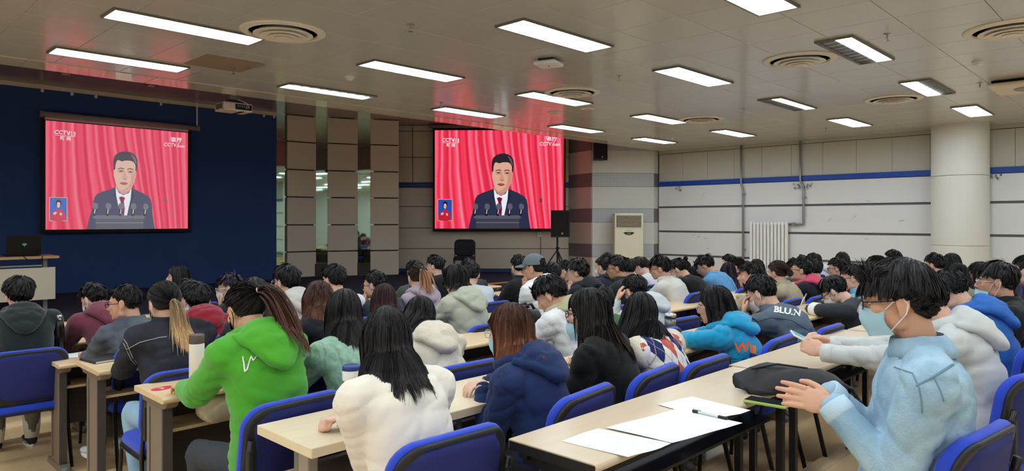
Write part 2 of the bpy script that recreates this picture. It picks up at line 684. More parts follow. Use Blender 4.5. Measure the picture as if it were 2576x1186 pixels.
for k, (vis, x, y) in enumerate(tiles):
    if k < 300 and vis > 0:
        o = obj('tile', tile, None, ce, (x, y, CEIL))
    else:
        rest.box((x, y, CEIL + 0.012), (TS - 0.004, TS - 0.004, 0.024))
if rest.v:
    ro = rest.build('tiles_beyond', M_TILE, ce)
    ro['kind'] = 'stuff'
# border strip and fascia along the stage opening
ye = gy0 + ny1 * TS
x = LEFT_X
while x < WX:
    x1 = min(WX, x + 1.23)
    MB().box(((x + x1) / 2, (ye + EDGE_Y) / 2, CEIL + 0.008), (x1 - x - 0.005, EDGE_Y - ye - 0.004, 0.03), ch=0.004).build('border_panel', M_BORDER, ce)
    x = x1
MB().box(((LEFT_X + WX) / 2, EDGE_Y + 0.01, (CEIL + STAGE_CEIL) / 2 + 0.01), (WX - LEFT_X, 0.03, STAGE_CEIL - CEIL)).build('fascia', M_BEIGE, ce)
M_STCEIL = mat('stage_ceiling_enamel', (150, 140, 134), 0.2, spec=0.5)
so = struct(MB().box(((LEFT_X + WX) / 2, (EDGE_Y + FRONT_Y + 0.4) / 2, STAGE_CEIL + 0.05), (WX - LEFT_X + 0.4, FRONT_Y + 0.4 - EDGE_Y + 0.1, 0.1)).build('ceiling_stage', M_STCEIL))
for u, v in ((165, 185), (380, 215)):
    p = atZ(u, v, STAGE_CEIL)
    MB().lathe([(0.09, -0.012), (0.07, -0.012), (0.07, 0.0)], (p[0], p[1], STAGE_CEIL), 20).build('downlight', M_BEIGE, so)

# ------------------------------------------------------------------ ceiling lights (a regular grid, also behind the camera)
M_TUBE = emis('fluorescent_glow', (0.89, 0.99, 1.05, 1), LAMP_POWER, True)
M_LOUVRE = mat('louvre_aluminium', (150, 152, 150), 0.35, metal=0.7)
M_LFRAME = mat('lamp_frame', (120, 116, 108), 0.5)
LX = [-7.4, -4.9, -2.5, -0.1, 2.33, 4.72, 7.12, 9.72, 12.25]
LY = [-1.5, 0.4, 2.27, 4.0, 6.07, 7.78]
HALF = {(4.72, 7.78): 1, (7.12, 2.27): -1, (9.72, 4.0): -1, (9.72, 2.27): 1}
WHERE_Y = {-1.5: 'above the last desks', 0.4: 'above the rearmost row', 2.27: 'nearest row', 4.0: 'second row away', 6.07: 'third row away', 7.78: 'row along the stage edge'}


def lamp(x, y, half=0):
    r = empty('ceiling_light', (x, y, CEIL))
    L, W = 1.2, 0.30
    f = MB()
    t = 0.018
    for sx in (-1, 1):
        f.box((sx * (L / 2 + t / 2), 0, -0.004), (t, W + 2 * t, 0.03))
    for sy in (-1, 1):
        f.box((0, sy * (W / 2 + t / 2), -0.004), (L, t, 0.03))
    f.build('frame', M_LFRAME, r)
    if half == 0:
        MB().box((0, 0, -0.004), (L, W, 0.012)).build('diffuser', M_TUBE, r)
    else:
        MB().box((0, half * W * 0.25, -0.004), (L, W * 0.5, 0.012)).build('diffuser', M_TUBE, r)
        g = MB().box((0, -half * W * 0.25, -0.002), (L, W * 0.5, 0.004))
        g.build('dark_tube_tray', M_LOUVRE, r)
        for k in range(9):
            MB().box((-L / 2 + (k + 0.5) * L / 9, -half * W * 0.25, -0.008), (0.004, W * 0.48, 0.012)).build('louvre_blade', M_LOUVRE, r)
    return r


col_name = ['outermost column', 'far side column', 'near side column', 'viewer column', 'aisle column', 'second column', 'third column', 'fourth column', 'column by white wall']
for i, x in enumerate(LX):
    for j, y in enumerate(LY):
        h = HALF.get((x, y), 0)
        o = lamp(x, y, h)
        vis = x > 0 and y > 1
        lab = ('rectangular ceiling light with one dead tube, ' if h else 'lit rectangular ceiling light, ') + col_name[i] + ', ' + WHERE_Y[y]
        tag(o, lab, 'ceiling light', 'ceiling light panels')

# round air diffusers
M_DIFF = mat('diffuser_cream', (232, 226, 212), 0.45)


def diffuser(x, y, label):
    r = empty('air_diffuser', (x, y, CEIL))
    MB().lathe([(0.36, -0.001), (0.36, -0.006), (0.345, -0.014), (0.29, -0.02), (0.285, -0.008), (0.285, -0.001)], (0, 0, 0), 40).build('rim', M_DIFF, r, smooth=False)
    MB().lathe([(0.285, -0.002), (0.01, -0.002)], (0, 0, 0), 32).build('throat', M_DARK, r)
    for k, (ra, z) in enumerate(((0.25, -0.03), (0.19, -0.045), (0.13, -0.055), (0.075, -0.06))):
        MB().lathe([(ra, z), (ra - 0.012, z - 0.002), (ra - 0.05, min(z + 0.035, -0.004)), (ra - 0.045, min(z + 0.04, -0.003))], (0, 0, 0), 36).build('cone_ring', M_DIFF, r)
    tag(r, label, 'air vent', 'round ceiling diffusers')


for (x, y), lb in {(2.96, 5.62): 'round cream ceiling diffuser beside the aisle light, nearest the stage side', (7.13, 2.82): 'large round ceiling diffuser beside the half dead light',
                   (6.92, 5.62): 'round ceiling diffuser above the right projection screen', (10.21, 5.62): 'small looking round ceiling diffuser over the far crowd',
                   (10.31, 2.82): 'round ceiling diffuser in front of the round column', (7.25, 1.06): 'round ceiling diffuser cut by the frame at upper corner'}.items():
    diffuser(x, y, lb)

# sprinklers, smoke detectors, flush speakers, access point, access panel, cassette
M_CHROME = mat('chrome', (190, 190, 190), 0.25, metal=1.0)
SPR = [((1033, 60), 'tiny ceiling sprinkler nearest the viewer above the second column'), ((587, 170), 'tiny ceiling sprinkler on the dark access panel'), ((1558, 190), 'tiny ceiling sprinkler left of the middle lights'),
       ((2232, 85), 'tiny ceiling sprinkler beside the upper half dead light'), ((1872, 272), 'tiny ceiling sprinkler next to the narrow half lit light'), ((2078, 322), 'tiny ceiling sprinkler by the light nearest the white wall'),
       ((1692, 355), 'tiny ceiling sprinkler at the far corner of ceiling'), ((2465, 208), 'tiny ceiling sprinkler beside the white cassette unit'), ((1110, 258), 'tiny ceiling sprinkler over the stage edge light')]
for (u, v), lb in SPR:
    p = atZ(u, v, CEIL)
    r = empty('sprinkler', (p[0], p[1], CEIL))
    MB().lathe([(0.03, 0), (0.03, -0.006), (0.008, -0.01), (0.008, -0.04)], (0, 0, 0), 12).build('stem', M_CHROME, r)
    f = MB()
    for s in (-1, 1):
        f.tube([(s * 0.008, 0, -0.025), (s * 0.016, 0, -0.045), (s * 0.004, 0, -0.062)], 0.003, 6)
    f.lathe([(0.02, -0.062), (0.02, -0.066)], (0, 0, 0), 12)
    f.build('yoke', M_CHROME, r)
    tag(r, lb, 'sprinkler', 'ceiling sprinklers')
for (u, v), lb in {(880, 193): 'small white smoke detector between the stage edge lights', (2460, 155): 'small white smoke detector near the frame edge'}.items():
    p = atZ(u, v, CEIL)
    r = empty('smoke_detector', (p[0], p[1], CEIL))
    MB().lathe([(0.055, 0), (0.055, -0.012), (0.05, -0.016)], (0, 0, 0), 24).build('base', M_WHITE, r)
    MB().lathe([(0.042, -0.016), (0.04, -0.035), (0.025, -0.042)], (0, 0, 0), 24).build('cap', M_WHITE, r)
    tag(r, lb, 'smoke detector', 'smoke detectors')
for (u, v), lb in {(1478, 273): 'round flush ceiling speaker closer to the viewer', (1395, 283): 'round flush ceiling speaker nearer the right screen'}.items():
    p = atZ(u, v, CEIL)
    r = empty('ceiling_speaker', (p[0], p[1], CEIL))
    MB().lathe([(0.105, 0), (0.105, -0.008), (0.09, -0.012)], (0, 0, 0), 28).build('rim', M_DIFF, r)
    MB().lathe([(0.088, -0.010), (0.02, -0.014)], (0, 0, 0), 28).build('grille', mat('speaker_grille', (185, 178, 165), 0.7), r)
    tag(r, lb, 'speaker', 'flush ceiling speakers')
p = atZ(1380, 150, CEIL)
r = empty('access_point', (p[0], p[1], CEIL), 0.3)
MB().box((0, 0, -0.012), (0.16, 0.16, 0.03)).build('mount', M_BLACK, r)
MB().box((0, 0, -0.045), (0.24, 0.24, 0.04), ch=0.012).build('body', M_WHITE, r)
MB().box((0, 0, -0.0665), (0.03, 0.012, 0.003)).build('status_light', M_BLACK, r)
tag(r, 'white square wireless access point under the ceiling', 'access point')
p = atZ(565, 160, CEIL)
r = empty('ceiling_hatch', (p[0], p[1], CEIL))
MB().box((0, 0, -0.003), (0.6, 0.6, 0.008)).build('hatch', mat('hatch_brown', (150, 132, 112), 0.5), r)
MB().box((0.25, 0, -0.009), (0.03, 0.05, 0.005)).build('latch', M_STEEL, r)
tag(r, 'darker brown square access panel in the ceiling', 'ceiling hatch')
p = atZ(2566, 200, CEIL)
r = empty('cassette_unit', (p[0] + 0.25, p[1] - 0.1, CEIL))
MB().box((0, 0, -0.02), (0.72, 0.72, 0.036)).build('shadow_gap', M_DARK, r)
MB().box((0, 0, -0.055), (0.8, 0.8, 0.045), ch=0.02).build('grille_panel', mat('cassette_cream', (225, 212, 190), 0.5), r)
MB().lathe([(0.2, -0.078), (0.19, -0.086), (0.02, -0.086)], (0, 0, 0), 28).build('grille_disc', mat('cassette_grey', (150, 142, 130), 0.5), r)
tag(r, 'white ceiling cassette unit with round grille at frame edge', 'air conditioner')
# ------------------------------------------------------------------ projection screens and what they show
def curtain(name, pale):
    m = bpy.data.materials.new(name)
    m.use_nodes = True
    nt = m.node_tree
    nt.nodes.clear()
    out = nt.nodes.new('ShaderNodeOutputMaterial')
    e = nt.nodes.new('ShaderNodeEmission')
    tc = nt.nodes.new('ShaderNodeTexCoord')
    sep = nt.nodes.new('ShaderNodeSeparateXYZ')
    nt.links.new(tc.outputs['Generated'], sep.inputs[0])

    def M(op, a, b=None, c=None):
        q = nt.nodes.new('ShaderNodeMath')
        q.operation = op
        for i, x in enumerate((a, b, c)):
            if x is None:
                continue
            if isinstance(x, (int, float)):
                q.inputs[i].default_value = x
            else:
                nt.links.new(x, q.inputs[i])
        return q.outputs[0]
    X, Z = sep.outputs[0], sep.outputs[2]
    nz = nt.nodes.new('ShaderNodeTexNoise')
    nz.inputs['Scale'].default_value = 3.0
    nz.inputs['Detail'].default_value = 2
    nt.links.new(tc.outputs['Generated'], nz.inputs['Vector'])
    # folds lean over: they gather towards the top left in the middle of the picture
    zi = M('SUBTRACT', 1.0, Z)
    lean = M('MULTIPLY', M('POWER', zi, 1.4), M('MULTIPLY', M('SUBTRACT', 1.0, M('ABSOLUTE', M('MULTIPLY', M('SUBTRACT', X, 0.55), 2.0))), -0.16))
    xs = M('ADD', M('ADD', X, lean), M('MULTIPLY', nz.outputs['Fac'], 0.018))
    w1 = M('SINE', M('MULTIPLY', xs, 118.0))
    w2 = M('SINE', M('MULTIPLY', xs, 47.0))
    w3 = M('SINE', M('ADD', M('MULTIPLY', xs, 211.0), 1.3))
    f = M('ADD', M('ADD', M('MULTIPLY', w1, 0.20), M('MULTIPLY', w2, 0.12)), M('MULTIPLY_ADD', w3, 0.10, 0.5))
    cr = nt.nodes.new('ShaderNodeValToRGB')
    el = cr.color_ramp.elements
    if pale:
        el[0].color = srgb(196, 58, 82)
        el[1].color = srgb(240, 128, 146)
        mid = el.new(0.5)
        mid.color = srgb(226, 84, 108)
    else:
        el[0].color = srgb(196, 24, 50)
        el[1].color = srgb(255, 138, 165)
        mid = el.new(0.5)
        mid.color = srgb(244, 58, 88)
    el[0].position, el[2].position = 0.02, 0.98
    nt.links.new(f, cr.inputs[0])
    nt.links.new(cr.outputs[0], e.inputs[0])
    e.inputs[1].default_value = SCREEN_POWER
    nt.links.new(e.outputs[0], out.inputs[0])
    m.cycles.emission_sampling = 'FRONT_BACK'
    return m


def smooth_poly(pts, n=6):
    """closed Catmull-Rom through the points"""
    P = [np.array(p, float) for p in pts]
    k = len(P)
    out = []
    for i in range(k):
        a, b, c, d = P[i - 1], P[i], P[(i + 1) % k], P[(i + 2) % k]
        for s in range(n):
            t = s / n
            out.append(tuple(0.5 * ((2 * b) + (c - a) * t + (2 * a - 5 * b + 4 * c - d) * t * t + (3 * b - a - 3 * c + d) * t ** 3)))
    return out


def screen_picture(root, org, ax, ay, an, W, H, pale):
    """everything shown on a screen: flat pieces, fractions of the picture (x right, y down)"""
    tagp = 'pale_' if pale else 'vivid_'
    lift = 0.06 if pale else 0.0
    S = SCREEN_POWER

    def col(r, g, b):
        k = 60 if pale else 0
        f = 0.72 if pale else 1.0
        return (r * f + k, g * f + k, b * f + k)
    layer = [0.0]

    def piece(name, polys, c, lev, parent):
        m = emis(tagp + 'picture_%d_%d_%d' % c, col(*c), S)
        mb = MB()
        for p in polys:
            mb.poly([(q[0] * W, (1 - q[1]) * H) for q in p], np.array(org) + np.array(an) * (0.004 + 0.0025 * lev), ax, ay)
        return mb.build(name, m, parent)

    pic = MB().poly([(0, 0), (W, 0), (W, H), (0, H)], np.array(org) + np.array(an) * 0.002, ax, ay).build('picture', curtain(tagp + 'curtain_picture', pale), root)
    sp = smooth_poly
    K = lambda pts: [((x - 258) / 862, (y - 133) / 662) for x, y in pts]        # from the picture as measured
    R = lambda x0, y0, x1, y1: K([(x0, y0), (x1, y0), (x1, y1), (x0, y1)])
    # suit, shirt, tie
    suit = K([(484, 795), (490, 760), (500, 720), (514, 670), (522, 625), (530, 590), (545, 570), (580, 553), (620, 540), (650, 526), (700, 545), (750, 526), (785, 542), (825, 560), (855, 578), (872, 600), (880, 640), (882, 690), (888, 740), (895, 780), (898, 795)])
    piece('dark_suit', [suit], (46, 48, 74), 1, pic)
    piece('suit_lapels', [K([(652, 528), (640, 575), (672, 640), (690, 706), (686, 640)]), K([(750, 528), (768, 580), (735, 650), (706, 706), (722, 630)])], (34, 36, 58), 2, pic)
    piece('shirt', [K([(652, 526), (672, 560), (700, 575), (732, 560), (750, 526), (744, 600), (722, 706), (690, 706), (668, 640), (656, 580)])], (228, 236, 246), 3, pic)
    piece('tie', [K([(672, 590), (690, 583), (710, 592), (702, 616), (708, 660), (704, 706), (690, 706), (686, 660), (682, 616)])], (130, 18, 46), 4, pic)
    # head: neck, ears, face, hair
    piece('neck', [K(sp([(662, 510), (742, 508), (748, 532), (720, 562), (700, 570), (680, 560), (654, 532)], 3))], (196, 140, 120), 4, pic)
    piece('ears', [K(sp([(640, 420), (648, 414), (652, 450), (648, 470), (641, 455)], 3)), K(sp([(778, 420), (770, 414), (766, 450), (768, 470), (776, 455)], 3))], (206, 150, 128), 4, pic)
    piece('face', [K(sp([(645, 400), (650, 362), (680, 344), (735, 346), (770, 366), (776, 410), (772, 462), (758, 508), (730, 540), (702, 549), (676, 540), (655, 508), (645, 455)], 5))], (220, 168, 146), 5, pic)
    piece('jaw_tone', [K(sp([(750, 420), (774, 420), (768, 470), (752, 512), (724, 541), (702, 547), (690, 543), (726, 520), (744, 480)], 4))], (200, 144, 122), 6, pic)
    piece('brow_tone', [K(sp([(664, 408), (700, 404), (706, 426), (690, 436), (668, 430)], 4)), K(sp([(720, 408), (758, 408), (760, 430), (742, 438), (724, 428)], 4))], (206, 150, 128), 6, pic)
    piece('hair', [K(sp([(642, 410), (638, 372), (644, 330), (668, 303), (708, 290), (750, 297), (778, 322), (786, 362), (780, 412), (773, 412), (772, 376), (752, 352), (712, 350), (690, 356), (664, 350), (652, 376), (649, 408)], 5))], (42, 36, 44), 7, pic)
    piece('grey_hair', [K(sp([(744, 304), (772, 330), (780, 366), (772, 366), (760, 336)], 4))], (92, 84, 90), 8, pic)
    piece('eyebrows', [K([(664, 404), (686, 397), (704, 403), (702, 407), (684, 403), (666, 408)]), K([(722, 403), (742, 397), (762, 405), (760, 409), (742, 403), (724, 408)])], (64, 46, 46), 8, pic)
    piece('eyes', [K([(668, 420), (684, 415), (702, 421), (684, 425)]), K([(724, 422), (742, 417), (758, 423), (742, 427)])], (70, 46, 46), 8, pic)
    piece('nose', [K(sp([(703, 424), (709, 424), (722, 462), (715, 472), (694, 471), (690, 462)], 3))], (206, 148, 126), 7, pic)
    piece('nose_shade', [K(sp([(694, 470), (708, 467), (722, 469), (708, 476)], 3))], (168, 108, 94), 8, pic)
    piece('mouth', [K(sp([(676, 496), (700, 490), (726, 497), (712, 508), (690, 507)], 3))], (150, 74, 78), 8, pic)
    # lectern and its microphones
    piece('lectern_top', [R(520, 706, 832, 728)], (86, 88, 104), 5, pic)
    piece('lectern_front', [R(534, 728, 822, 795)], (62, 62, 76), 5, pic)
    piece('lectern_lines', [R(534, 752, 822, 757)], (110, 110, 124), 6, pic)
    for mx in (530, 607, 684, 760, 836):
        piece('microphone_foam', [K(sp([(mx - 15, 645), (mx - 10, 630), (mx + 4, 627), (mx + 16, 636), (mx + 18, 655), (mx + 6, 668), (mx - 10, 664)], 4))], (92, 92, 106), 8, pic)
        piece('microphone_body', [K([(mx - 10, 662), (mx + 8, 666), (mx + 2, 712), (mx - 14, 708)])], (30, 28, 36), 7, pic)
        piece('microphone_shine', [K([(mx - 3, 668), (mx + 3, 669), (mx - 1, 696), (mx - 7, 695)])], (190, 190, 200), 9, pic)
    # interpreter inset
    piece('inset_border', [R(277, 597, 375, 743)], (232, 176, 130), 1, pic)
    piece('inset_ground', [R(280, 600, 372, 740)], (40, 78, 176), 2, pic)
    piece('inset_dress', [K(sp([(318, 672), (340, 672), (356, 690), (362, 738), (286, 738), (292, 696)], 4))], (196, 32, 56), 3, pic)
    piece('inset_hair', [K(sp([(312, 640), (316, 618), (328, 613), (340, 620), (341, 642), (332, 650), (318, 650)], 4))], (36, 24, 34), 3, pic)
    piece('inset_face', [K(sp([(318, 640), (321, 628), (332, 628), (336, 640), (332, 658), (326, 662), (320, 656)], 4))], (226, 176, 156), 4, pic)
    piece('inset_hands', [K(sp([(298, 694), (312, 686), (318, 694), (304, 706)], 3)), K(sp([(336, 690), (346, 698), (342, 710), (332, 700)], 3))], (226, 176, 156), 4, pic)
    piece('brown_square', [R(958, 592, 977, 618)], (120, 60, 52), 1, pic)
    # channel marks
    mw = emis(tagp + 'logo_white', (244, 226, 232) if not pale else (238, 214, 220), S)

    def words(s, cx, cy, h, sx=1.0, lev=3, shear=0.0):
        V, F = text_mesh(s, 1.0, 0, 0.018)
        hh = h / 662 * H / 0.72
        o = np.array(org) + np.array(an) * (0.004 + 0.0025 * lev)
        px_, py_ = (cx - 258) / 862 * W, (1 - (cy - 133) / 662) * H
        P = [o + np.array(ax) * (px_ + (q[0] * sx + q[1] * shear) * hh) + np.array(ay) * (py_ + q[1] * hh) for q in V]
        MB().add(P, F).build('lettering', mw, pic)
    words('CCTV', 347, 200, 24, 0.95, shear=0.1)
    words('/13', 402, 203, 24, 0.95)
    piece('logo_rule', [R(310, 217, 422, 219)], (244, 226, 232), 3, pic)
    words('新', 348, 236, 19)
    words('闻', 382, 236, 19)
    words('直播', 1040, 190, 24)
    words('CCTV', 998, 226, 24, 0.9, shear=0.1)
    words('com', 1074, 229, 22, 0.8)
    piece('logo_swoosh', [K([(1000, 172), (1004, 172), (1010, 192), (1022, 206), (1017, 206), (1006, 194)]), K([(1073, 176), (1077, 178), (1066, 200), (1044, 240), (1040, 239), (1060, 204)])], (244, 226, 232), 3, pic)
    return pic


M_SCREENCASE = mat('screen_case_grey', (150, 140, 138), 0.5)
M_SCREENBLACK = mat('screen_black_border', (20, 18, 22), 0.7)
M_SCREENBAR = mat('screen_white_border', (225, 205, 205), 0.6)
# left screen, flat against the blue wall
SY = FRONT_Y - 0.10
r = empty('projection_screen', (4.22, SY, 1.37))
sx0, sx1, sz0, sz1 = 3.03, 5.41, 1.37, 3.255
MB().box((0, 0.01, (sz1 - sz0) / 2 + 0.03), (sx1 - sx0 + 0.12, 0.012, sz1 - sz0 + 0.2)).build('black_border', M_SCREENBLACK, r)
MB().box((0, 0.0, sz1 - sz0 + 0.04), (sx1 - sx0 + 0.02, 0.006, 0.05)).build('blank_fabric', M_SCREENBAR, r)
a, b = atY(103, 287, SY), atY(497, 326, SY)
MB().tube([(a[0] - 4.22, -0.02, a[2] - 1.37), (b[0] - 4.22, -0.02, a[2] - 1.37)], 0.05, 16).build('roller_case', M_SCREENCASE, r, smooth=True)
for q in (a, b):
    MB().tube([(q[0] - 4.22 - 0.02, -0.02, a[2] - 1.37), (q[0] - 4.22 + 0.02, -0.02, a[2] - 1.37)], 0.058, 16).build('end_cap', M_SCREENCASE, r)
MB().tube([(-1.22, 0, -0.05), (1.22, 0, -0.05)], 0.022, 10).build('bottom_bar', M_SCREENBLACK, r)
screen_picture(r, (sx0 - 4.22, 0, 0), (1, 0, 0), (0, 0, 1), (0, -1, 0), sx1 - sx0, sz1 - sz0, True)
tag(r, 'pale projection screen on the blue wall showing a speaker at microphones', 'projection screen', 'projection screens')
MB().tube([(b[0] - 0.02, SY - 0.02, a[2]), (b[0] - 0.02, SY - 0.02, STAGE_CEIL)], 0.016, 8).build('conduit', M_WHITE)
tag(bpy.data.objects['conduit'], 'thin white cable conduit rising from the pale screen case', 'conduit')

# right screen, in front of the diagonal wall
SD = 16.85
spx = SD / FPX
W2, H2 = (1418 - 1094) * spx, (575.5 - 328) * spx
o2 = FW * SD + RT * (1094 - CX) * spx + UP * (CAMZ + (HZ - 575.5) * spx)
r = empty('projection_screen', tuple(o2))
q = lambda x, z, d=0.0: RT * x + UP * z + FW * d
MB().prism([(-0.05, -0.05), (W2 + 0.05, -0.05), (W2 + 0.05, H2 + 0.06), (-0.05, H2 + 0.06)], FW * 0.004, RT, UP, FW, 0.012).build('black_border', M_SCREENBLACK, r)
MB().tube([q(-0.15, H2 + 0.1, 0.03), q(W2 + 0.15, H2 + 0.1, 0.03)], 0.05, 14).build('roller_case', M_SCREENCASE, r, smooth=True)
MB().tube([q(-0.05, -0.05), q(W2 + 0.05, -0.05)], 0.022, 10).build('bottom_bar', M_SCREENBLACK, r)
screen_picture(r, (0, 0, 0), RT, UP, -FW, W2, H2, False)
tag(r, 'vivid red projection screen in the corner showing a speaker at microphones', 'projection screen', 'projection screens')

# projector hung over the stage edge
pc = atY(588, 272, 9.35)
r = empty('projector', tuple(pc), 0.0)
MB().box((0, 0, 0), (0.40, 0.30, 0.115), ch=0.015).build('body', mat('projector_white', (225, 210, 200), 0.45), r)
MB().box((0.07, -0.151, 0.0), (0.23, 0.004, 0.075)).build('port_panel', M_BLACK, r)
for k in range(6):
    MB().box((-0.01 + k * 0.03, -0.154, 0.012), (0.016, 0.006, 0.024)).build('socket', M_STEEL, r)
MB().box((-0.202, 0.0, 0.0), (0.004, 0.2, 0.07)).build('vent_grille', mat('grille_brown', (120, 100, 90), 0.7), r)
MB().box((0.06, 0, -0.06), (0.05, 0.28, 0.004)).build('dark_band', M_BLACK, r)
MB().lathe([(0.045, 0), (0.045, 0.03), (0.03, 0.03)], (-0.1, 0.15, 0.0), 20, 'Y').build('lens', M_BLACK, r)
MB().box((0, 0, 0.075), (0.2, 0.16, 0.035)).build('bracket', mat('bracket_dark', (60, 52, 52), 0.5), r)
MB().box((0, 0, 0.13), (0.14, 0.1, 0.05), ch=0.01).build('mount_plate', M_SCREENCASE, r)
MB().tube([(0, 0, 0.15), (0, 0, STAGE_CEIL - pc[2])], 0.02, 12).build('pole', M_WHITE, r)
MB().tube([(0.02, -0.1, 0.1), (0.1, -0.17, 0.06), (0.14, -0.165, 0.0), (0.1, -0.16, -0.01)], 0.005, 6).build('cable', M_WHITE, r)
tag(r, 'white projector hanging on a pole from the ceiling', 'projector')

# loudspeaker on a tripod and the stand, chair beside it
D = 15.6
base = atD(1402, 690, D)
base[2] = STAGE
r = empty('tripod_stand', tuple(base))
MB().tube([(0, 0, 0.25), (0, 0, 0.93)], 0.02, 10).build('pole', M_BLACK, r)
MB().lathe([(0.035, 0.62), (0.035, 0.68)], (0, 0, 0), 14).build('collar', M_BLACK, r)
MB().ellipsoid((0.05, 0, 0.66), (0.02, 0.02, 0.02), None, 10, 6).build('knob', M_BLACK, r)
for k in range(3):
    a_ = 2 * math.pi * k / 3 + 0.4
    MB().tube([(0, 0, 0.62), (0.42 * math.cos(a_), 0.42 * math.sin(a_), 0.012)], 0.016, 8).build('leg', M_BLACK, r)
    MB().tube([(0, 0, 0.27), (0.25 * math.cos(a_), 0.25 * math.sin(a_), 0.26)], 0.009, 6).build('brace', M_BLACK, r)
tag(r, 'black tripod speaker stand on the stage', 'speaker stand')
top = base + np.array([0, 0, 0.93])


def loudspeaker(loc, w, d, h, rz, label):
    r = empty('loudspeaker', tuple(loc), rz)
    # trapezoid plan, narrower at the back
    MB().prism([(-w / 2, -d / 2), (w / 2, -d / 2), (w * 0.32, d / 2), (-w * 0.32, d / 2)], (0, 0, 0), (1, 0, 0), (0, 1, 0), (0, 0, 1), h).build('cabinet', M_BLACK, r)
    MB().box((0, -d / 2 - 0.006, h * 0.52), (w * 0.94, 0.014, h * 0.92), ch=0.005).build('grille', mat('speaker_mesh', (22, 22, 23), 0.8, bump=0.6, bscale=300), r)
    MB().box((w * 0.1, -d / 2 - 0.015, h * 0.14), (w * 0.09, 0.004, w * 0.1)).build('badge', M_STEEL, r)
    for s in (-1, 1):
        MB().box((s * w * 0.44, -d / 2 + 0.06, h - 0.006), (0.02, 0.1, 0.012)).build('corner_guard', M_BLACK, r)
    return tag(r, label, 'loudspeaker', 'black loudspeakers')


RZC = -math.asin(FX)
loudspeaker(atD(1408, 597, D), 0.42, 0.38, 0.60, RZC, 'black loudspeaker on the tripod stand beside the vivid screen')
wl = atD(1507, 404, 16.05)
wl2 = loudspeaker(wl, 0.33, 0.22, 0.52, RZC + 0.25, 'black loudspeaker mounted high on the banded pier')
MB().box((0, 0.16, 0.25), (0.06, 0.14, 0.1)).build('wall_bracket', M_BLACK, wl2)

# floor standing air conditioner in front of the pier
ac = atD(1579, 700, 16.0)
ac[2] = zf(7)
r = empty('floor_air_conditioner', tuple(ac), RZC)
M_AC = mat('ac_cream', (226, 222, 198), 0.4)
aw, ah = 0.655, 1.70 - ac[2] - 0.005
MB().box((0, 0, ah / 2), (aw, 0.34, ah), ch=0.02).build('cabinet', M_AC, r)
MB().box((0, -0.172, ah - 0.155 - 0.03), (aw * 0.86, 0.01, 0.27), ch=0.004).build('outlet_recess', mat('ac_recess', (70, 62, 52), 0.7), r)
for k in range(9):
    MB().tube([(-aw * 0.42, -0.182, ah - 0.065 - k * 0.03), (0, -0.186, ah - 0.055 - k * 0.03), (aw * 0.42, -0.182, ah - 0.065 - k * 0.03)], 0.0085, 6).build('outlet_slat', mat('ac_slat', (190, 180, 158), 0.5), r)
MB().box((0, -0.171, ah - 0.345), (aw * 0.98, 0.006, 0.006)).build('seam', mat('ac_seam', (170, 165, 145), 0.6), r)
MB().prism(smooth_poly([(-0.115, 0.02), (0, 0.03), (0.115, 0.02), (0.07, -0.022), (0, -0.035), (-0.07, -0.022)], 4), (0, -0.18, ah - 0.46), (1, 0, 0), (0, 0, 1), (0, 1, 0), 0.012).build('control_panel', M_BLACK, r)
MB().box((0, -0.183, ah - 0.462), (0.08, 0.006, 0.03)).build('display', mat('ac_display', (120, 130, 130), 0.3), r)
for dx, wd in ((-0.045, 0.016), (-0.02, 0.012), (0.005, 0.022), (0.04, 0.014)):
    MB().box((dx, -0.172, ah - 0.39), (wd, 0.004, 0.014)).build('maker_mark', mat('ac_letter', (150, 130, 90), 0.5), r)
for k in range(9):
    MB().box((0, -0.174, 0.38 - k * 0.035), (aw * 0.8, 0.012, 0.014)).build('intake_slat', M_WHITE, r)
tag(r, 'tall cream floor-standing air conditioner with louvred outlet', 'air conditioner')

# radiator and pipes on the right wall
ya, yb = atX(1893, 558, WX)[1], atX(1990, 558, WX)[1]
r = empty('radiator', (WX - 0.14, (ya + yb) / 2, zf(9)))
n = 11
wcol = (ya - yb) / n
for k in range(n):
    y = (yb - (ya + yb) / 2) + (k + 0.5) * wcol
    MB().box((0, y, 0.95), (0.06, wcol * 0.78, 1.5), ch=0.012).build('column', M_WHITE, r)
for z in (0.24, 1.66):
    MB().tube([(0.0, -(ya - yb) / 2, z), (0.0, (ya - yb) / 2, z)], 0.02, 8).build('header', M_WHITE, r)
for y in (-0.35, 0.35):
    MB().tube([(0.02, y, 1.5), (0.085, y, 1.5)], 0.012, 6).build('wall_hook', M_WHITE, r)
tag(r, 'white column radiator on the white boarded wall', 'radiator')


def pipe(name, pts, rad, label):
    o = MB().tube(pts, rad, 10).build(name, M_STEEL, None, smooth=True)
    tag(o, label, 'pipe', 'grey heating pipes')
    return o


XP = WX - 0.09
y1, y2 = atX(1864, 400, XP)[1], atX(1869, 500, XP)[1]
p1 = pipe('heating_pipe', [(XP, y1, CEIL - 0.02), (XP, y1, 2.36), (XP, (y1 + y2) / 2, 2.26), (XP, y2, 2.16), (XP, y2, 0.0)], 0.022, 'grey steel pipe running floor to ceiling left of the radiator')
for z in (2.1, 0.9):
    MB().box((XP, y2 - 0.03, z), (0.05, 0.05, 0.025)).build('pipe_clip', M_STEEL, p1)
y1, y2 = atX(2013, 400, XP)[1], atX(2021, 520, XP)[1]
p2 = pipe('heating_pipe', [(XP, y1, CEIL - 0.02), (XP, y1, 2.36), (XP, y1, 2.34), (XP, (y1 + y2) / 2, 2.28), (XP, y2, 2.2), (XP, y2, 1.50), (XP, y2, 1.46), (XP, y2 + 0.05, 1.455), (XP, yb + 0.02, 1.455)], 0.022, 'grey steel pipe dropping to the top of the radiator')
MB().box((XP, yb - 0.09, 1.455), (0.07, 0.06, 0.07), ch=0.01).build('valve', M_STEEL, p2)
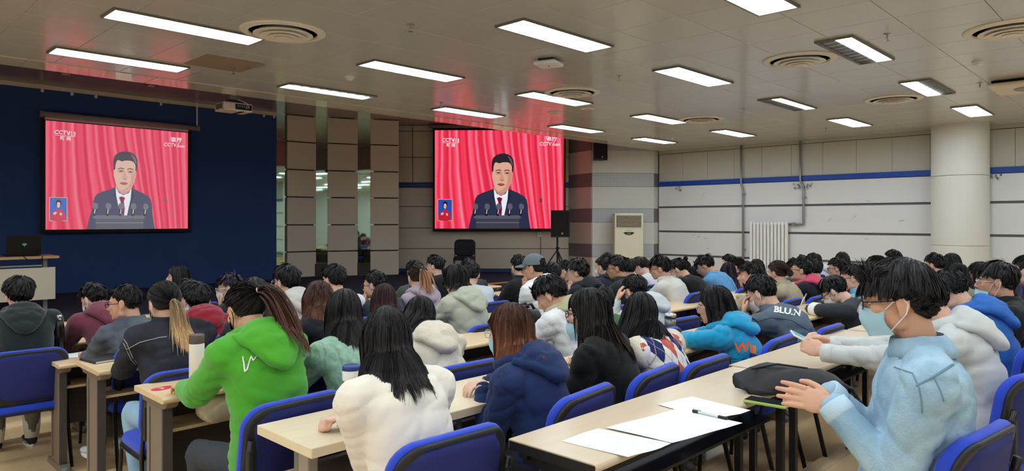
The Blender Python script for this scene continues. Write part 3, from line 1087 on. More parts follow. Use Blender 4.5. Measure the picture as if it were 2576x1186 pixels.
MB().box((XP, y2 - 0.03, 2.0), (0.05, 0.05, 0.025)).build('pipe_clip', M_STEEL, p2)

# crumpled foil scraps and the socket on the wall
M_FOIL = mat('silver_foil', (190, 188, 190), 0.25, metal=0.9)
for (u, v), lb in {(1707, 475): 'crumpled silver foil scrap near the corner below the blue strip', (2004, 472): 'crumpled silver foil scrap left of the radiator pipe',
                   (2031, 469): 'crumpled silver foil scrap to the other side of the pipe', (2506, 445): 'crumpled silver foil scrap beyond the round column'}.items():
    p = atX(u, v, WX - 0.06)
    mb = MB()
    for k in range(9):
        c = p + np.array([random.uniform(-0.03, 0.0), random.uniform(-0.08, 0.08), random.uniform(-0.05, 0.05)])
        e = [c + np.array([random.uniform(-0.03, 0.03) for _ in range(3)]) * 1.3 for _ in range(4)]
        mb.add(e, [(0, 1, 2), (0, 2, 3), (0, 3, 1), (1, 3, 2)])
    tag(mb.build('foil_scrap', M_FOIL), lb, 'decoration', 'foil scraps on the wall')
p = atX(2192, 659, WX - 0.05)
r = empty('wall_socket', tuple(p))
MB().box((0, 0, 0), (0.012, 0.09, 0.09), ch=0.003).build('plate', M_WHITE, r)
for y in (-0.015, 0.015):
    MB().box((-0.007, y, 0.01), (0.003, 0.006, 0.016)).build('slot', M_BLACK, r)
tag(r, 'small white wall socket beside the grey gap', 'wall socket')
p = atD(1357, 590, 17.0)
r = empty('light_switch', tuple(p), RZC)
MB().box((0, 0, 0), (0.08, 0.012, 0.11), ch=0.003).build('plate', M_WHITE, r)
MB().box((0, -0.008, 0), (0.03, 0.006, 0.05)).build('rocker', M_SCREENCASE, r)
tag(r, 'small white switch plate under the vivid screen', 'light switch')

# teacher's desk on the stage
M_BIRCH = wood('birch_laminate', (236, 222, 192), (222, 202, 166), 0.38)
M_PANEL = mat('desk_panel_cream', (222, 212, 190), 0.5, var=0.02)
PY = 11.2
tx0, tx1 = 0.9, 2.56
tz = atY(147, 643, PY)[2]
r = empty('teacher_desk', ((tx0 + tx1) / 2, PY, STAGE))
hw = (tx1 - tx0) / 2
MB().box((0, 0.25, tz - STAGE - 0.02), (2 * hw, 0.6, 0.035), ch=0.004).build('top', wood('podium_wood', (206, 172, 128), (190, 152, 108)), r)
pz0, pz1 = atY(140, 752, PY)[2] - STAGE, atY(140, 672, PY)[2] - STAGE
MB().box((-0.04, 0, (pz0 + pz1) / 2), (2 * hw, 0.02, pz1 - pz0)).build('front_panel', M_PANEL, r)
MB().box((-0.1, 0.1, pz1 + 0.03), (2 * hw - 0.2, 0.3, 0.02)).build('shelf', M_STEEL, r)
for s in (-1, 1):
    MB().box((s * (hw - 0.12), 0.2, (tz - STAGE) / 2 - 0.02), (0.05, 0.06, tz - STAGE - 0.04)).build('leg', M_STEEL, r)
    MB().box((s * (hw - 0.12), 0.2, 0.02), (0.06, 0.5, 0.04)).build('foot', M_STEEL, r)
tag(r, 'wooden teacher desk with a cream front panel on stage', 'desk')
lx0, lx1 = atY(16, 620, PY + 0.15)[0], atY(103, 620, PY + 0.15)[0]
r = empty('laptop', ((lx0 + lx1) / 2, PY + 0.15, tz))
lw = lx1 - lx0
MB().box((0, 0.14, 0.012), (lw, 0.26, 0.018), ch=0.004).build('keyboard_base', M_BLACK, r)
lid = MB()
lid.prism([(-lw / 2, 0), (lw / 2, 0), (lw / 2, 0.275), (-lw / 2, 0.275)], (0, 0.012, 0.012), (1, 0, 0), (0, -0.2, 0.98), (0, -0.98, -0.2), 0.012)
lid.build('lid', mat('laptop_black', (24, 22, 22), 0.4), r)
lg = MB().prism(smooth_poly([(-0.03, 0.012), (-0.015, 0.024), (0.015, 0.024), (0.03, 0.012), (0, -0.018)], 1), (0, -0.032, 0.15), (1, 0, 0), (0, -0.2, 0.98), (0, -1, 0), 0.002)
lg.build('lid_emblem', mat('emblem_cyan', (120, 190, 210), 0.3), r)
tag(r, 'black laptop with a small cyan emblem standing open on desk', 'laptop')
e = MB().tube([(lx0 + 0.15, PY - 0.04, tz + 0.005), (lx0 + 0.2, PY - 0.07, tz - 0.05), (lx0 + 0.3, PY - 0.075, tz - 0.07), (lx1 - 0.04, PY - 0.07, tz - 0.05), (lx1 - 0.02, PY - 0.04, tz + 0.003)], 0.006, 6).build('laptop_cable', M_BLACK, smooth=True)
tag(e, 'thin dark cable looping over the teacher desk edge', 'cable')
# ------------------------------------------------------------------ chairs and desks
M_BLUE = mat('chair_blue_fabric', (30, 66, 196), 0.8, bump=0.15, bscale=400, sheen=0.2, var=0.06, vscale=20)
M_NAVY = mat('chair_back_navy', (30, 40, 110), 0.75, bump=0.12, bscale=350, var=0.08, vscale=12)
M_EDGE = mat('chair_edge_black', (34, 36, 40), 0.5, var=0.3, vscale=25)
M_TUBE_BLK = mat('chair_tube_black', (22, 22, 24), 0.35)


def rrect(w, h, r, n=5, top_extra=0.0):
    pts = []
    for cx, cy, a0 in ((w / 2 - r, h / 2 - r, 0), (-w / 2 + r, h / 2 - r, 90), (-w / 2 + r, -h / 2 + r, 180), (w / 2 - r, -h / 2 + r, 270)):
        for k in range(n + 1):
            a = math.radians(a0 + 90 * k / n)
            pts.append((cx + r * math.cos(a), cy + r * math.sin(a)))
    return pts


def pad(outline_w, outline_h, r, layers, bend=0.03):
    """cushion in the local xz plane, thickness along y; layers = [(scale inset, y)]"""
    mb = MB()
    rings = []
    for ins, y in layers:
        pts = rrect(outline_w - 2 * ins, outline_h - 2 * ins, max(0.01, r - ins), 6)
        rings.append([(x, y - bend * (2 * x / outline_w) ** 2 * -1, z) for x, z in pts])
    n = len(rings[0])
    # fill both ends with a finer inner ring so that the bend shades well
    return mb.loft(rings)


def make_chair(colour=None, name='stacking_chair'):
    r = empty(name)
    blue, navy = (M_BLUE, M_NAVY) if colour is None else (colour, colour)
    tilt = math.radians(9)
    R = Matrix.Rotation(tilt, 3, 'X')          # lean the back away from the sitter (sitter faces +y)

    def place(mb, c):
        mb.v = [tuple(np.array(R @ Vector(v)) + np.array(c)) for v in mb.v]
        return mb
    bc = (0, -0.225, 0.655)
    bw, bh = 0.465, 0.37
    place(pad(bw + 0.012, bh + 0.012, 0.105, [(0.02, -0.002), (0.004, 0.002), (0.0, 0.016), (0.004, 0.034), (0.02, 0.048), (0.06, 0.056), (0.13, 0.058)], 0.04), bc).build('backrest', blue, r, smooth=True)
    place(pad(bw - 0.006, bh - 0.006, 0.10, [(0.13, -0.016), (0.05, -0.015), (0.014, -0.011), (0.012, 0.004)], 0.04), bc).build('back_shell', navy, r, smooth=True)
    place(pad(bw, bh, 0.10, [(0.013, -0.015), (0.004, -0.014), (0.0, -0.009), (0.0, 0.0), (0.013, 0.001), (0.014, -0.008)], 0.04), bc).build('edge_trim', M_EDGE, r, smooth=True)
    s = MB()
    rings = []
    for ins, z in ((0.03, 0.415), (0.004, 0.42), (0.0, 0.44), (0.012, 0.465), (0.05, 0.475), (0.13, 0.478)):
        rings.append([(x, y + 0.01, z) for x, y in rrect(0.46 - 2 * ins, 0.43 - 2 * ins, max(0.01, 0.08 - ins), 6)])
    s.loft(rings)
    s.build('seat', blue, r, smooth=True)
    MB().loft([[(x, y + 0.01, z) for x, y in rrect(0.45, 0.42, 0.07, 5)] for z in (0.402, 0.418)]).build('seat_shell', M_EDGE, r)
    for sx in (-1, 1):
        MB().tube([(sx * 0.235, 0.20, 0.0), (sx * 0.225, 0.17, 0.40), (sx * 0.225, 0.15, 0.43)], 0.013, 8, flat=0.8).build('front_leg', M_TUBE_BLK, r, smooth=True)
        MB().tube([(sx * 0.24, -0.27, 0.0), (sx * 0.228, -0.17, 0.41), (sx * 0.226, -0.19, 0.52), (sx * 0.222, -0.235, 0.72)], 0.014, 8, flat=0.8).build('rear_leg', M_TUBE_BLK, r, smooth=True)
        MB().tube([(sx * 0.226, -0.18, 0.405), (sx * 0.226, 0.16, 0.405)], 0.012, 8).build('side_rail', M_TUBE_BLK, r)
        MB().box((sx * 0.224, -0.228, 0.60), (0.022, 0.03, 0.17), ch=0.005).build('back_bracket', M_EDGE, r)
    MB().tube([(-0.226, 0.12, 0.395), (0.226, 0.12, 0.395)], 0.011, 8).build('cross_rail', M_TUBE_BLK, r)
    return r


CHAIR0 = make_chair()
CHAIR_USED = [False]


def chair(x, y, rz, label, z=None):
    if not CHAIR_USED[0]:
        o = CHAIR0
        CHAIR_USED[0] = True
    else:
        o = copy_tree(CHAIR0)
    o.location = (x, y, zf(y) if z is None else z)
    o.rotation_euler = (0, 0, rz)
    tag(o, label, 'chair', 'blue stacking chairs')
    return o


M_DESK = wood('desk_maple', (232, 206, 164), (220, 190, 146), 0.32)
M_DESK2 = wood('desk_folding_wood', (214, 196, 170), (204, 182, 152), 0.3)
M_DESKEDGE = mat('desk_edge_tan', (206, 164, 116), 0.35)
M_LEG = mat('desk_leg_taupe', (128, 114, 102), 0.45, var=0.03)
M_LEGDARK = mat('desk_leg_dark', (78, 72, 66), 0.5)
M_CAP = mat('desk_foot_cap', (110, 114, 112), 0.4)


def bullnose(x0, x1, yn, yf, z1, t, m, name, parent, edge=0.012):
    """table top whose near edge (yn) is rounded"""
    prof = [(yf, z1 - t), (yf, z1)]
    for k in range(5):
        a = math.pi / 2 * k / 4
        prof.append((yn + edge - edge * math.sin(a), z1 - edge + edge * math.cos(a)))
    for k in range(5):
        a = math.pi / 2 * k / 4
        prof.append((yn + edge - edge * math.cos(a), z1 - t + edge - edge * math.sin(a)))
    return MB().prism(prof, (x0, 0, 0), (0, 1, 0), (0, 0, 1), (1, 0, 0), x1 - x0).build(name, m, parent)


def lecture_desk(x0, L, yn, yf, label, zfl=None):
    """maple top, taupe column legs on long feet, shelf and modesty panel"""
    z = zf((yn + yf) / 2) if zfl is None else zfl
    r = empty('lecture_desk', (x0 + L / 2, (yn + yf) / 2, z))
    d = (yf - yn) / 2
    bullnose(-L / 2, L / 2, -d, d, 0.75, 0.026, M_DESK, 'desktop', r)
    for sx in (-1, 1):
        xx = sx * (L / 2 - 0.05)
        MB().prism([(-d + 0.015, 0.724), (-d + 0.035, 0.70), (-d + 0.07, 0.685), (d - 0.05, 0.685), (d - 0.02, 0.724)], (xx - 0.026, 0, 0), (0, 1, 0), (0, 0, 1), (1, 0, 0), 0.052).build('bracket', M_LEG, r)
        MB().box((xx, 0.0, 0.365), (0.052, 0.20, 0.65), ch=0.008).build('leg', M_LEG, r)
        MB().box((xx, -0.104, 0.365), (0.044, 0.012, 0.63)).build('leg_edge', M_LEGDARK, r)
        MB().box((xx - sx * -0.0275, 0.045, 0.37), (0.003, 0.006, 0.6)).build('leg_groove', M_LEGDARK, r)
        MB().prism([(-d + 0.03, 0.0), (d - 0.03, 0.0), (d - 0.06, 0.045), (-d + 0.07, 0.045)], (xx - 0.03, 0, 0), (0, 1, 0), (0, 0, 1), (1, 0, 0), 0.06).build('foot', M_LEG, r)
        MB().ellipsoid((xx, -d + 0.045, 0.022), (0.034, 0.036, 0.028), None, 14, 8).build('foot_cap', M_CAP, r, smooth=True)
    MB().box((0, 0.05, 0.565), (L - 0.16, 0.26, 0.016)).build('shelf', M_DESK, r)
    MB().box((0, d - 0.05, 0.45), (L - 0.16, 0.016, 0.40)).build('modesty_panel', M_LEGDARK, r)
    return tag(r, label, 'desk', 'rows of desks')


def folding_desk(x0, L, yn, yf, label, dy=0.0):
    z = zf(yn)
    r = empty('folding_desk', (x0 + L / 2, (yn + yf) / 2 + dy, z))
    d = (yf - yn) / 2
    bullnose(-L / 2, L / 2, -d, d, 0.75, 0.028, M_DESK2, 'desktop', r, 0.0139)
    MB().box((-L / 2 - 0.002, 0, 0.731), (0.005, 2 * d - 0.01, 0.03)).build('end_edging', M_BLACK, r)
    MB().box((L / 2 + 0.002, 0, 0.731), (0.005, 2 * d - 0.01, 0.03)).build('end_edging', M_BLACK, r)
    for y in (-d + 0.05, d - 0.05):
        MB().box((0, y, 0.707), (L - 0.03, 0.035, 0.03)).build('rail', M_BLACK, r)
    for sx in (-1, 1):
        xx = sx * (L / 2 - 0.06)
        MB().box((xx, 0, 0.69), (0.04, 2 * d - 0.05, 0.05)).build('end_rail', M_BLACK, r)
        for sy in (-1, 1):
            MB().box((xx - sx * 0.04, sy * (d - 0.08), 0.345), (0.032, 0.03, 0.69)).build('leg', M_TUBE_BLK, r)
        MB().tube([(xx - sx * 0.04, -d + 0.09, 0.16), (xx - sx * 0.04, d - 0.09, 0.16)], 0.011, 8).build('stretcher', M_TUBE_BLK, r)
        MB().tube([(xx - sx * 0.05, 0, 0.66), (xx - sx * 0.35, 0, 0.70)], 0.009, 6).build('strut', M_STEEL, r)
    MB().box((0, 0.06, 0.56), (L - 0.2, 0.24, 0.012)).build('wire_shelf', M_BLACK, r)
    return tag(r, label, 'desk', 'rows of desks')


def birch_desk(x0, L, yn, yf, label):
    z = zf(yn)
    r = empty('birch_desk', (x0 + L / 2, (yn + yf) / 2, z))
    d = (yf - yn) / 2
    MB().box((0, 0, 0.732), (L, 2 * d, 0.036), ch=0.003).build('desktop', M_BIRCH, r)
    for sx in (-1, 1):
        xx = sx * (L / 2 - 0.09)
        MB().box((xx, -0.02, 0.36), (0.045, 0.07, 0.70), ch=0.006).build('leg', mat('desk_post_grey', (168, 158, 146), 0.4), r)
        MB().box((xx + 0.005, 0.05, 0.62), (0.03, 0.03, 0.18)).build('leg_insert', M_STEEL, r)
        MB().box((xx, 0, 0.02), (0.05, 2 * d - 0.04, 0.04), ch=0.008).build('foot', M_STEEL, r)
    MB().box((0, d - 0.07, 0.42), (L - 0.02, 0.016, 0.30)).build('modesty_panel', M_BIRCH, r)
    MB().box((0, 0.02, 0.57), (L - 0.26, 0.26, 0.012)).build('tray', mat('tray_taupe', (120, 104, 96), 0.6), r)
    for k in range(3):
        MB().box((-L / 2 + 0.3 + k * 0.45, -0.11, 0.645), (0.02, 0.012, 0.15)).build('tray_hanger', M_STEEL, r)
    return tag(r, label, 'desk', 'rows of desks')


# rows: near edge, far edge, first x
ROW = {1: (1.24, 1.60, 1.64), 2: (2.14, 2.54, 1.23), 3: (3.36, 3.75, 1.18), 4: (4.48, 4.93, 1.22), 5: (5.45, 5.90, 1.25), 6: (6.40, 6.80, 0.30), 7: (7.35, 7.75, 0.30)}
folding_desk(ROW[1][2], 1.58, *ROW[1][:2], 'folding desk with loose papers, nearest the viewer')
folding_desk(ROW[1][2] + 1.60, 1.58, *ROW[1][:2], 'folding desk beyond the papers, under the phone user', 0.03)
folding_desk(ROW[1][2] + 3.20, 1.58, *ROW[1][:2], 'folding desk at the far end of the rearmost row')
birch_desk(ROW[2][2], 1.22, *ROW[2][:2], 'pale birch desk end under the white sweater sleeve')
ORD = ['first', 'second', 'third', 'fourth', 'fifth', 'sixth']
ROWN = {2: 'second row from the back', 3: 'row of the green hoodie', 4: 'row of the blonde ponytail', 5: 'row of the charcoal jacket', 6: 'row of the maroon hoodie', 7: 'front row by the stage'}
for k in range(5):
    lecture_desk(ROW[2][2] + 1.24 + k * 1.42, 1.40, *ROW[2][:2], 'maple lecture desk, %s after the birch desk, second row from back' % ORD[k])
for rw_, n_ in ((3, 6), (4, 6), (5, 5), (6, 5), (7, 5)):
    for k in range(n_):
        lecture_desk(ROW[rw_][2] + k * 1.42, 1.40, *ROW[rw_][:2], 'maple lecture desk, %s from the aisle in the %s' % (ORD[k], ROWN[rw_]))

# plain dark chair on the stage
dk = make_chair(mat('chair_black_fabric', (26, 27, 34), 0.8), 'dark_chair')
p = atD(1168, 690, 15.6)
dk.location = (p[0], p[1], STAGE)
dk.rotation_euler = (0, 0, RZC + math.pi)
tag(dk, 'black upholstered chair standing alone on the stage', 'chair')


def red_sticker(x, y, z, rz, label):
    r = empty('desk_sticker', (x, y, z + 0.0008), rz)
    MB().prism(smooth_poly([(-0.05, 0.0), (-0.03, 0.03), (0.02, 0.032), (0.055, 0.02), (0.05, -0.015), (0.01, -0.032), (-0.035, -0.028)], 3), (0, 0, 0), (1, 0, 0), (0, 1, 0), (0, 0, 1), 0.0008).build('sticker_base', mat('sticker_red', (206, 40, 62), 0.5), r)
    V, F = text_mesh('3', 0.05, 0, 0.001)
    MB().add([(a, b, 0.0013) for a, b, c in V], F).build('numeral', M_WHITE, r)
    tag(r, label, 'sticker', 'red number stickers')


red_sticker(ROW[3][2] + 0.07, 3.58, zf(3.5) + 0.75, 0.2, 'red number sticker on the desk corner before the white tumbler')
red_sticker(ROW[5][2] + 0.08, 5.75, zf(5.7) + 0.75, 0.2, 'red number sticker beside the black bottle')
red_sticker(2.62, 3.6, zf(3.5) + 0.75, -0.1, 'red number sticker behind the auburn hair')


# ------------------------------------------------------------------ bottles, papers, phones, bags
def bottle(name, x, y, z, prof, m, capprof, mcap, label, extra=None):
    r = empty(name, (x, y, z))
    MB().lathe(prof, (0, 0, 0), 28).build('body', m, r, smooth=True)
    MB().lathe(capprof, (0, 0, 0), 28).build('cap', mcap, r, smooth=True)
    if extra:
        MB().lathe(extra[0], (0, 0, 0), 28).build('band', extra[1], r, smooth=True)
    tag(r, label, 'bottle', 'drink bottles')
    return r


dz = lambda y: zf(y) + 0.75
p = atZ(148, 893, dz(5.6))
bottle('steel_bottle', p[0], p[1], p[2], [(0.034, 0), (0.036, 0.004), (0.036, 0.20), (0.030, 0.235), (0.021, 0.25)], mat('bottle_black_gloss', (16, 14, 15), 0.18), [(0.023, 0.25), (0.023, 0.285), (0.020, 0.29)], M_CHROME, 'black steel bottle with a silver cap on desk corner')
p = atZ(495, 958, dz(3.5))
bottle('tumbler', p[0], p[1], p[2], [(0.034, 0), (0.037, 0.004), (0.037, 0.185), (0.034, 0.192)], mat('tumbler_white', (226, 222, 212), 0.45), [(0.036, 0.192), (0.037, 0.196), (0.037, 0.232), (0.034, 0.236)], mat('tumbler_brown', (92, 78, 72), 0.5), 'white tumbler with a brown lid on the maple desk')
p = atZ(884, 1040, dz(2.3))
bottle('glass_bottle', p[0], 2.42, dz(2.3), [(0.033, 0), (0.036, 0.005), (0.036, 0.13), (0.034, 0.135)], mat('bottle_glass_olive', (120, 116, 96), 0.12, spec=0.6), [(0.037, 0.135), (0.038, 0.14), (0.038, 0.18), (0.035, 0.186)], mat('cap_white', (236, 236, 234), 0.4), 'glass bottle with a white and navy lid beside the white sweater',
       ([(0.0385, 0.176), (0.0385, 0.19), (0.036, 0.194)], mat('cap_navy', (40, 60, 130), 0.4)))
p = atZ(1208, 722, -0.2 + 0.75)
bottle('juice_bottle', 6.13, 6.5, -0.2 + 0.75, [(0.03, 0), (0.033, 0.01), (0.033, 0.12), (0.014, 0.17)], mat('juice_white', (225, 225, 220), 0.3), [(0.015, 0.17), (0.015, 0.19)], mat('cap_red', (214, 36, 50), 0.4), 'small bottle with a red cap behind the pale grey shirt')
bottle('juice_bottle', 6.05, 6.5, -0.2 + 0.75, [(0.03, 0), (0.034, 0.01), (0.034, 0.15), (0.018, 0.20)], mat('juice_yellow', (238, 190, 30), 0.3), [(0.018, 0.20), (0.018, 0.215)], mat('cap_yellow', (240, 200, 40), 0.4), 'yellow juice bottle behind the pale grey shirt')
p = atZ(1686, 825, dz(2.4))
r_ = bottle('thermos_jar', p[0], p[1], p[2] + 0.0, [(0.04, 0), (0.042, 0.004), (0.042, 0.07)], mat('jar_grey', (120, 124, 122), 0.25, metal=0.5), [(0.044, 0.07), (0.044, 0.1), (0.03, 0.106)], M_CHROME, 'small steel jar behind the argyle vest')


def print_lines(name, n):
    m = mat(name, (238, 246, 244), 0.6)
    nt = m.node_tree
    b = nt.nodes['Principled BSDF']
    tc = nt.nodes.new('ShaderNodeTexCoord')
    wv = nt.nodes.new('ShaderNodeTexWave')
    wv.bands_direction = 'Y'
    wv.inputs['Scale'].default_value = 30
    nz = nt.nodes.new('ShaderNodeTexNoise')
    nz.inputs['Scale'].default_value = 220
    cr = nt.nodes.new('ShaderNodeValToRGB')
    cr.color_ramp.elements[0].position = 0.56
    cr.color_ramp.elements[1].position = 0.72
    cr.color_ramp.elements[0].color = srgb(240, 247, 245)
    cr.color_ramp.elements[1].color = srgb(205, 212, 216)
    ml = nt.nodes.new('ShaderNodeMath')
    ml.operation = 'MULTIPLY'
    nt.links.new(tc.outputs['Object'], wv.inputs['Vector'])
    nt.links.new(tc.outputs['Object'], nz.inputs['Vector'])
    nt.links.new(wv.outputs['Fac'], ml.inputs[0])
    nt.links.new(nz.outputs['Fac'], ml.inputs[1])
    a2 = nt.nodes.new('ShaderNodeMath')
    a2.operation = 'MULTIPLY_ADD'
    a2.inputs[1].default_value = 1.3
    a2.inputs[2].default_value = 0.0
    nt.links.new(ml.outputs[0], a2.inputs[0])
    nt.links.new(a2.outputs[0], cr.inputs[0])
    nt.links.new(cr.outputs[0], b.inputs['Base Color'])
    return m


M_PAPER = print_lines('printed_paper', 30)
M_PLAIN = mat('plain_paper', (240, 244, 243), 0.6)


def sheet(corners, z, label, m=None, name='paper_sheet', cat='paper', group='loose papers'):
    """a thin, slightly wavy sheet through four plan corners"""
    c = np.mean(corners, axis=0)
    A, B_, C, D_ = [np.array(q) - c for q in corners]
    n = 8
    mb = MB()
    V = []
    for s in (0, 1):
        for i in range(n + 1):
            for j in range(n + 1):
                a, b = i / n, j / n
                q = (1 - a) * (1 - b) * A + a * (1 - b) * B_ + a * b * C + (1 - a) * b * D_
                wv = 0.0016 + 0.0012 * math.sin(a * 7 + b * 3 + c[0] * 9) + (0.004 * max(0, a - 0.75) * 4 * b)
                V.append((q[0], q[1], wv + (0.0006 if s else 0.0)))
    k = (n + 1) ** 2
    F = []
    for i in range(n):
        for j in range(n):
            q = [i * (n + 1) + j, (i + 1) * (n + 1) + j, (i + 1) * (n + 1) + j + 1, i * (n + 1) + j + 1]
            F.append(tuple(q)[::-1])
            F.append(tuple(x + k for x in q))
    mb.add(V, F)
    o = mb.build(name, m or M_PAPER, None, (c[0], c[1], z), smooth=True)
    return tag(o, label, cat, group)


Z1 = dz(1.3)
pz = lambda u, v: tuple(atZ(u, v, Z1)[:2])
sheet([pz(1412, 1111), pz(1505, 1079), pz(1688, 1122), pz(1580, 1153)], Z1, 'printed sheet nearest the end of the folding desk')
sheet([pz(1524, 1080), pz(1700, 1033), pz(1868, 1070), pz(1690, 1118)], Z1 + 0.002, 'printed sheet in the middle with a pen on it')
sheet([pz(1654, 1020), pz(1742, 1000), pz(1888, 1038), pz(1790, 1058)], Z1 + 0.001, 'blank looking sheet farthest from the desk end', M_PLAIN)
a, b = np.array(pz(1745, 1043)), np.array(pz(1832, 1063))
r = empty('pen', ((a[0] + b[0]) / 2, (a[1] + b[1]) / 2, Z1 + 0.012), math.atan2(b[1] - a[1], b[0] - a[0]))
pl = np.linalg.norm(b - a) / 2
MB().tube([(-pl, 0, 0), (pl * 0.45, 0, 0)], 0.0045, 10).build('clear_barrel', mat('pen_clear', (205, 212, 216), 0.15, spec=0.6), r)
MB().tube([(pl * 0.45, 0, 0), (pl * 0.9, 0, 0), (pl, 0, 0)], [0.0056, 0.0056, 0.002], 10).build('grip', M_BLACK, r)
MB().tube([(-pl * 1.05, 0, 0), (-pl * 0.72, 0, 0)], 0.0056, 10).build('cap', M_BLACK, r)
MB().box((-pl * 0.8, 0, 0.007), (0.035, 0.003, 0.003)).build('clip', M_CHROME, r)
tag(r, 'clear ballpoint pen with black grip lying on the sheets', 'pen')

# phone in a green case
a, b = np.array(pz(1872, 1016)), np.array(pz(1976, 1034))
c2 = np.array(pz(1990, 1022))
r = empty('phone', tuple(list((np.array(pz(1872, 1014)) + c2) / 2) + [Z1]), math.atan2(b[1] - a[1], b[0] - a[0]))
MB().box((0, 0, 0.007), (0.165, 0.078, 0.012), ch=0.004).build('case', mat('case_green', (170, 196, 104), 0.45), r)
MB().box((0, 0, 0.0135), (0.156, 0.070, 0.003)).build('screen', mat('phone_glass', (14, 15, 17), 0.06, spec=0.7), r)
tag(r, 'phone in a lime green case lying on the folding desk', 'phone')

# limp black bag hanging over the desk edge
bg = MB()
rings = []
bx, by = pz(1972, 990)
for k, (dx, hw, hh, zz_) in enumerate(((-0.17, 0.03, 0.02, 0.03), (-0.15, 0.10, 0.05, 0.05), (-0.05, 0.13, 0.06, 0.058), (0.06, 0.125, 0.055, 0.056), (0.14, 0.11, 0.05, 0.048), (0.22, 0.09, 0.04, 0.03), (0.25, 0.04, 0.02, 0.01))):
    rings.append([(bx + dx * 0.62 + 0.02 * math.sin(q), by - dx * 0.55 + hw * math.cos(q), Z1 + max(0.002, zz_ + hh * math.sin(q) + (0.008 * math.sin(5 * q + k)))) for q in np.linspace(0, 2 * math.pi, 20, endpoint=False)])
bg.loft(rings)
r = empty('black_bag', (bx, by, Z1))
M_BAG = mat('bag_black_nylon', (34, 37, 40), 0.55, bump=0.2, bscale=250, var=0.1, vscale=14)
bg.build('body', M_BAG, r, smooth=True, rel=(bx, by, Z1))
MB().tube([(-0.09, 0.10, 0.1), (-0.02, 0.02, 0.122), (0.04, -0.08, 0.11), (0.07, -0.13, 0.07)], 0.004, 6).build('seam', M_BLACK, r, smooth=True)
MB().tube([(0.16, -0.16, 0.03), (0.20, -0.20, 0.02), (0.22, -0.24, -0.06), (0.21, -0.26, -0.2), (0.2, -0.25, -0.34)], 0.02, 8, flat=0.4).build('strap', M_BAG, r, smooth=True)
tag(r, 'limp black nylon bag on the desk under clasped hands', 'bag')

# notebooks, folder, papers on the other desks
p = atZ(206, 893, dz(5.6))
sheet([(p[0] - 0.14, p[1] - 0.10), (p[0] + 0.14, p[1] - 0.10), (p[0] + 0.15, p[1] + 0.10), (p[0] - 0.12, p[1] + 0.11)], dz(5.6), 'white paper beside the black bottle', M_PLAIN)


def notebook(x, y, z, rz, w, d, t, cover, label):
    r = empty('notebook', (x, y, z), rz)
    MB().box((0, 0, t / 2), (w - 0.008, d - 0.008, t * 0.8)).build('pages', M_PLAIN, r)
    MB().box((0, 0, t), (w, d, 0.002)).build('cover', cover, r)
    MB().box((0, 0, 0.001), (w, d, 0.002)).build('back_cover', cover, r)
    MB().box((-w / 2, 0, t / 2), (0.003, d, t)).build('spine', cover, r)
    tag(r, label, 'notebook', 'notebooks on desks')


p = atZ(262, 905, dz(4.7))
notebook(p[0] + 0.05, p[1], p[2], 0.15, 0.30, 0.21, 0.014, mat('folder_dark', (44, 42, 48), 0.5), 'dark folder lying beside the blonde ponytail')
p = atZ(1745, 812, dz(2.4))
notebook(p[0], 2.42, dz(2.4), 0.1, 0.26, 0.18, 0.012, mat('notebook_red', (150, 36, 52), 0.5), 'dark red notebook on the desk before the cyan hoodie')
notebook(p[0] + 0.02, 2.41, dz(2.4) + 0.0135, 0.22, 0.20, 0.14, 0.010, mat('notebook_black', (40, 40, 46), 0.4), 'black notebook stacked on the dark red notebook')
p = atZ(1230, 708, dz(5.7))
sheet([(4.55, 5.55), (4.85, 5.55), (4.86, 5.75), (4.56, 5.76)], dz(5.6), 'reddish printed paper beside the black zip jacket', mat('paper_pinkish', (226, 170, 170), 0.6))

# black handbag on x; cream tote and clear plastic
def soft_bag(name, c, s, m, label, handle=True):
    r = empty(name, tuple(c))
    mb = MB()
    rings = []
    for k in range(9):
        t = k / 8
        wv = math.sin(math.pi * min(1, max(0.0, 0.12 + 0.78 * (1 - t)))) ** 0.35
        rings.append([(s[0] / 2 * wv * math.copysign(abs(math.cos(q)) ** 0.6, math.cos(q)), s[1] / 2 * wv * math.copysign(abs(math.sin(q)) ** 0.6, math.sin(q)) + 0.01 * math.sin(3 * q + 4 * t), s[2] * t) for q in np.linspace(0, 2 * math.pi, 20, endpoint=False)])
    mb.loft(rings)
    mb.build('body', m, r, smooth=True)
    if handle:
        for sy in (-1, 1):
            MB().tube([(-s[0] * 0.22, sy * s[1] * 0.2, s[2] * 0.92), (-s[0] * 0.18, sy * s[1] * 0.22, s[2] * 1.18), (s[0] * 0.05, sy * s[1] * 0.22, s[2] * 1.25), (s[0] * 0.22, sy * s[1] * 0.2, s[2] * 0.95)], 0.011, 8).build('handle', m, r, smooth=True)
    MB().tube([(-s[0] * 0.3, 0, s[2] * 1.0), (s[0] * 0.3, 0, s[2] * 1.0)], 0.006, 6).build('zip', M_STEEL, r)
    tag(r, label, 'bag', 'bags')


soft_bag('handbag', (3.80, 3.52, zf(3.5) + 0.75), (0.27, 0.14, 0.16), mat('handbag_navy', (26, 28, 36), 0.4), 'black leather handbag beside the auburn hair')
soft_bag('tote_bag', (1.52, 3.46, zf(3.5) + 0.575), (0.30, 0.16, 0.13), mat('tote_cream', (214, 200, 178), 0.8, bump=0.2), 'cream tote bag on the shelf under the tumbler desk', False)
p = atY(1245, 700, 5.45)
soft_bag('backpack', (p[0], p[1] + 0.3, -0.2 + 0.48), (0.32, 0.18, 0.40), mat('backpack_slate', (60, 66, 70), 0.7), 'slate backpack on the empty chair in the middle rows')
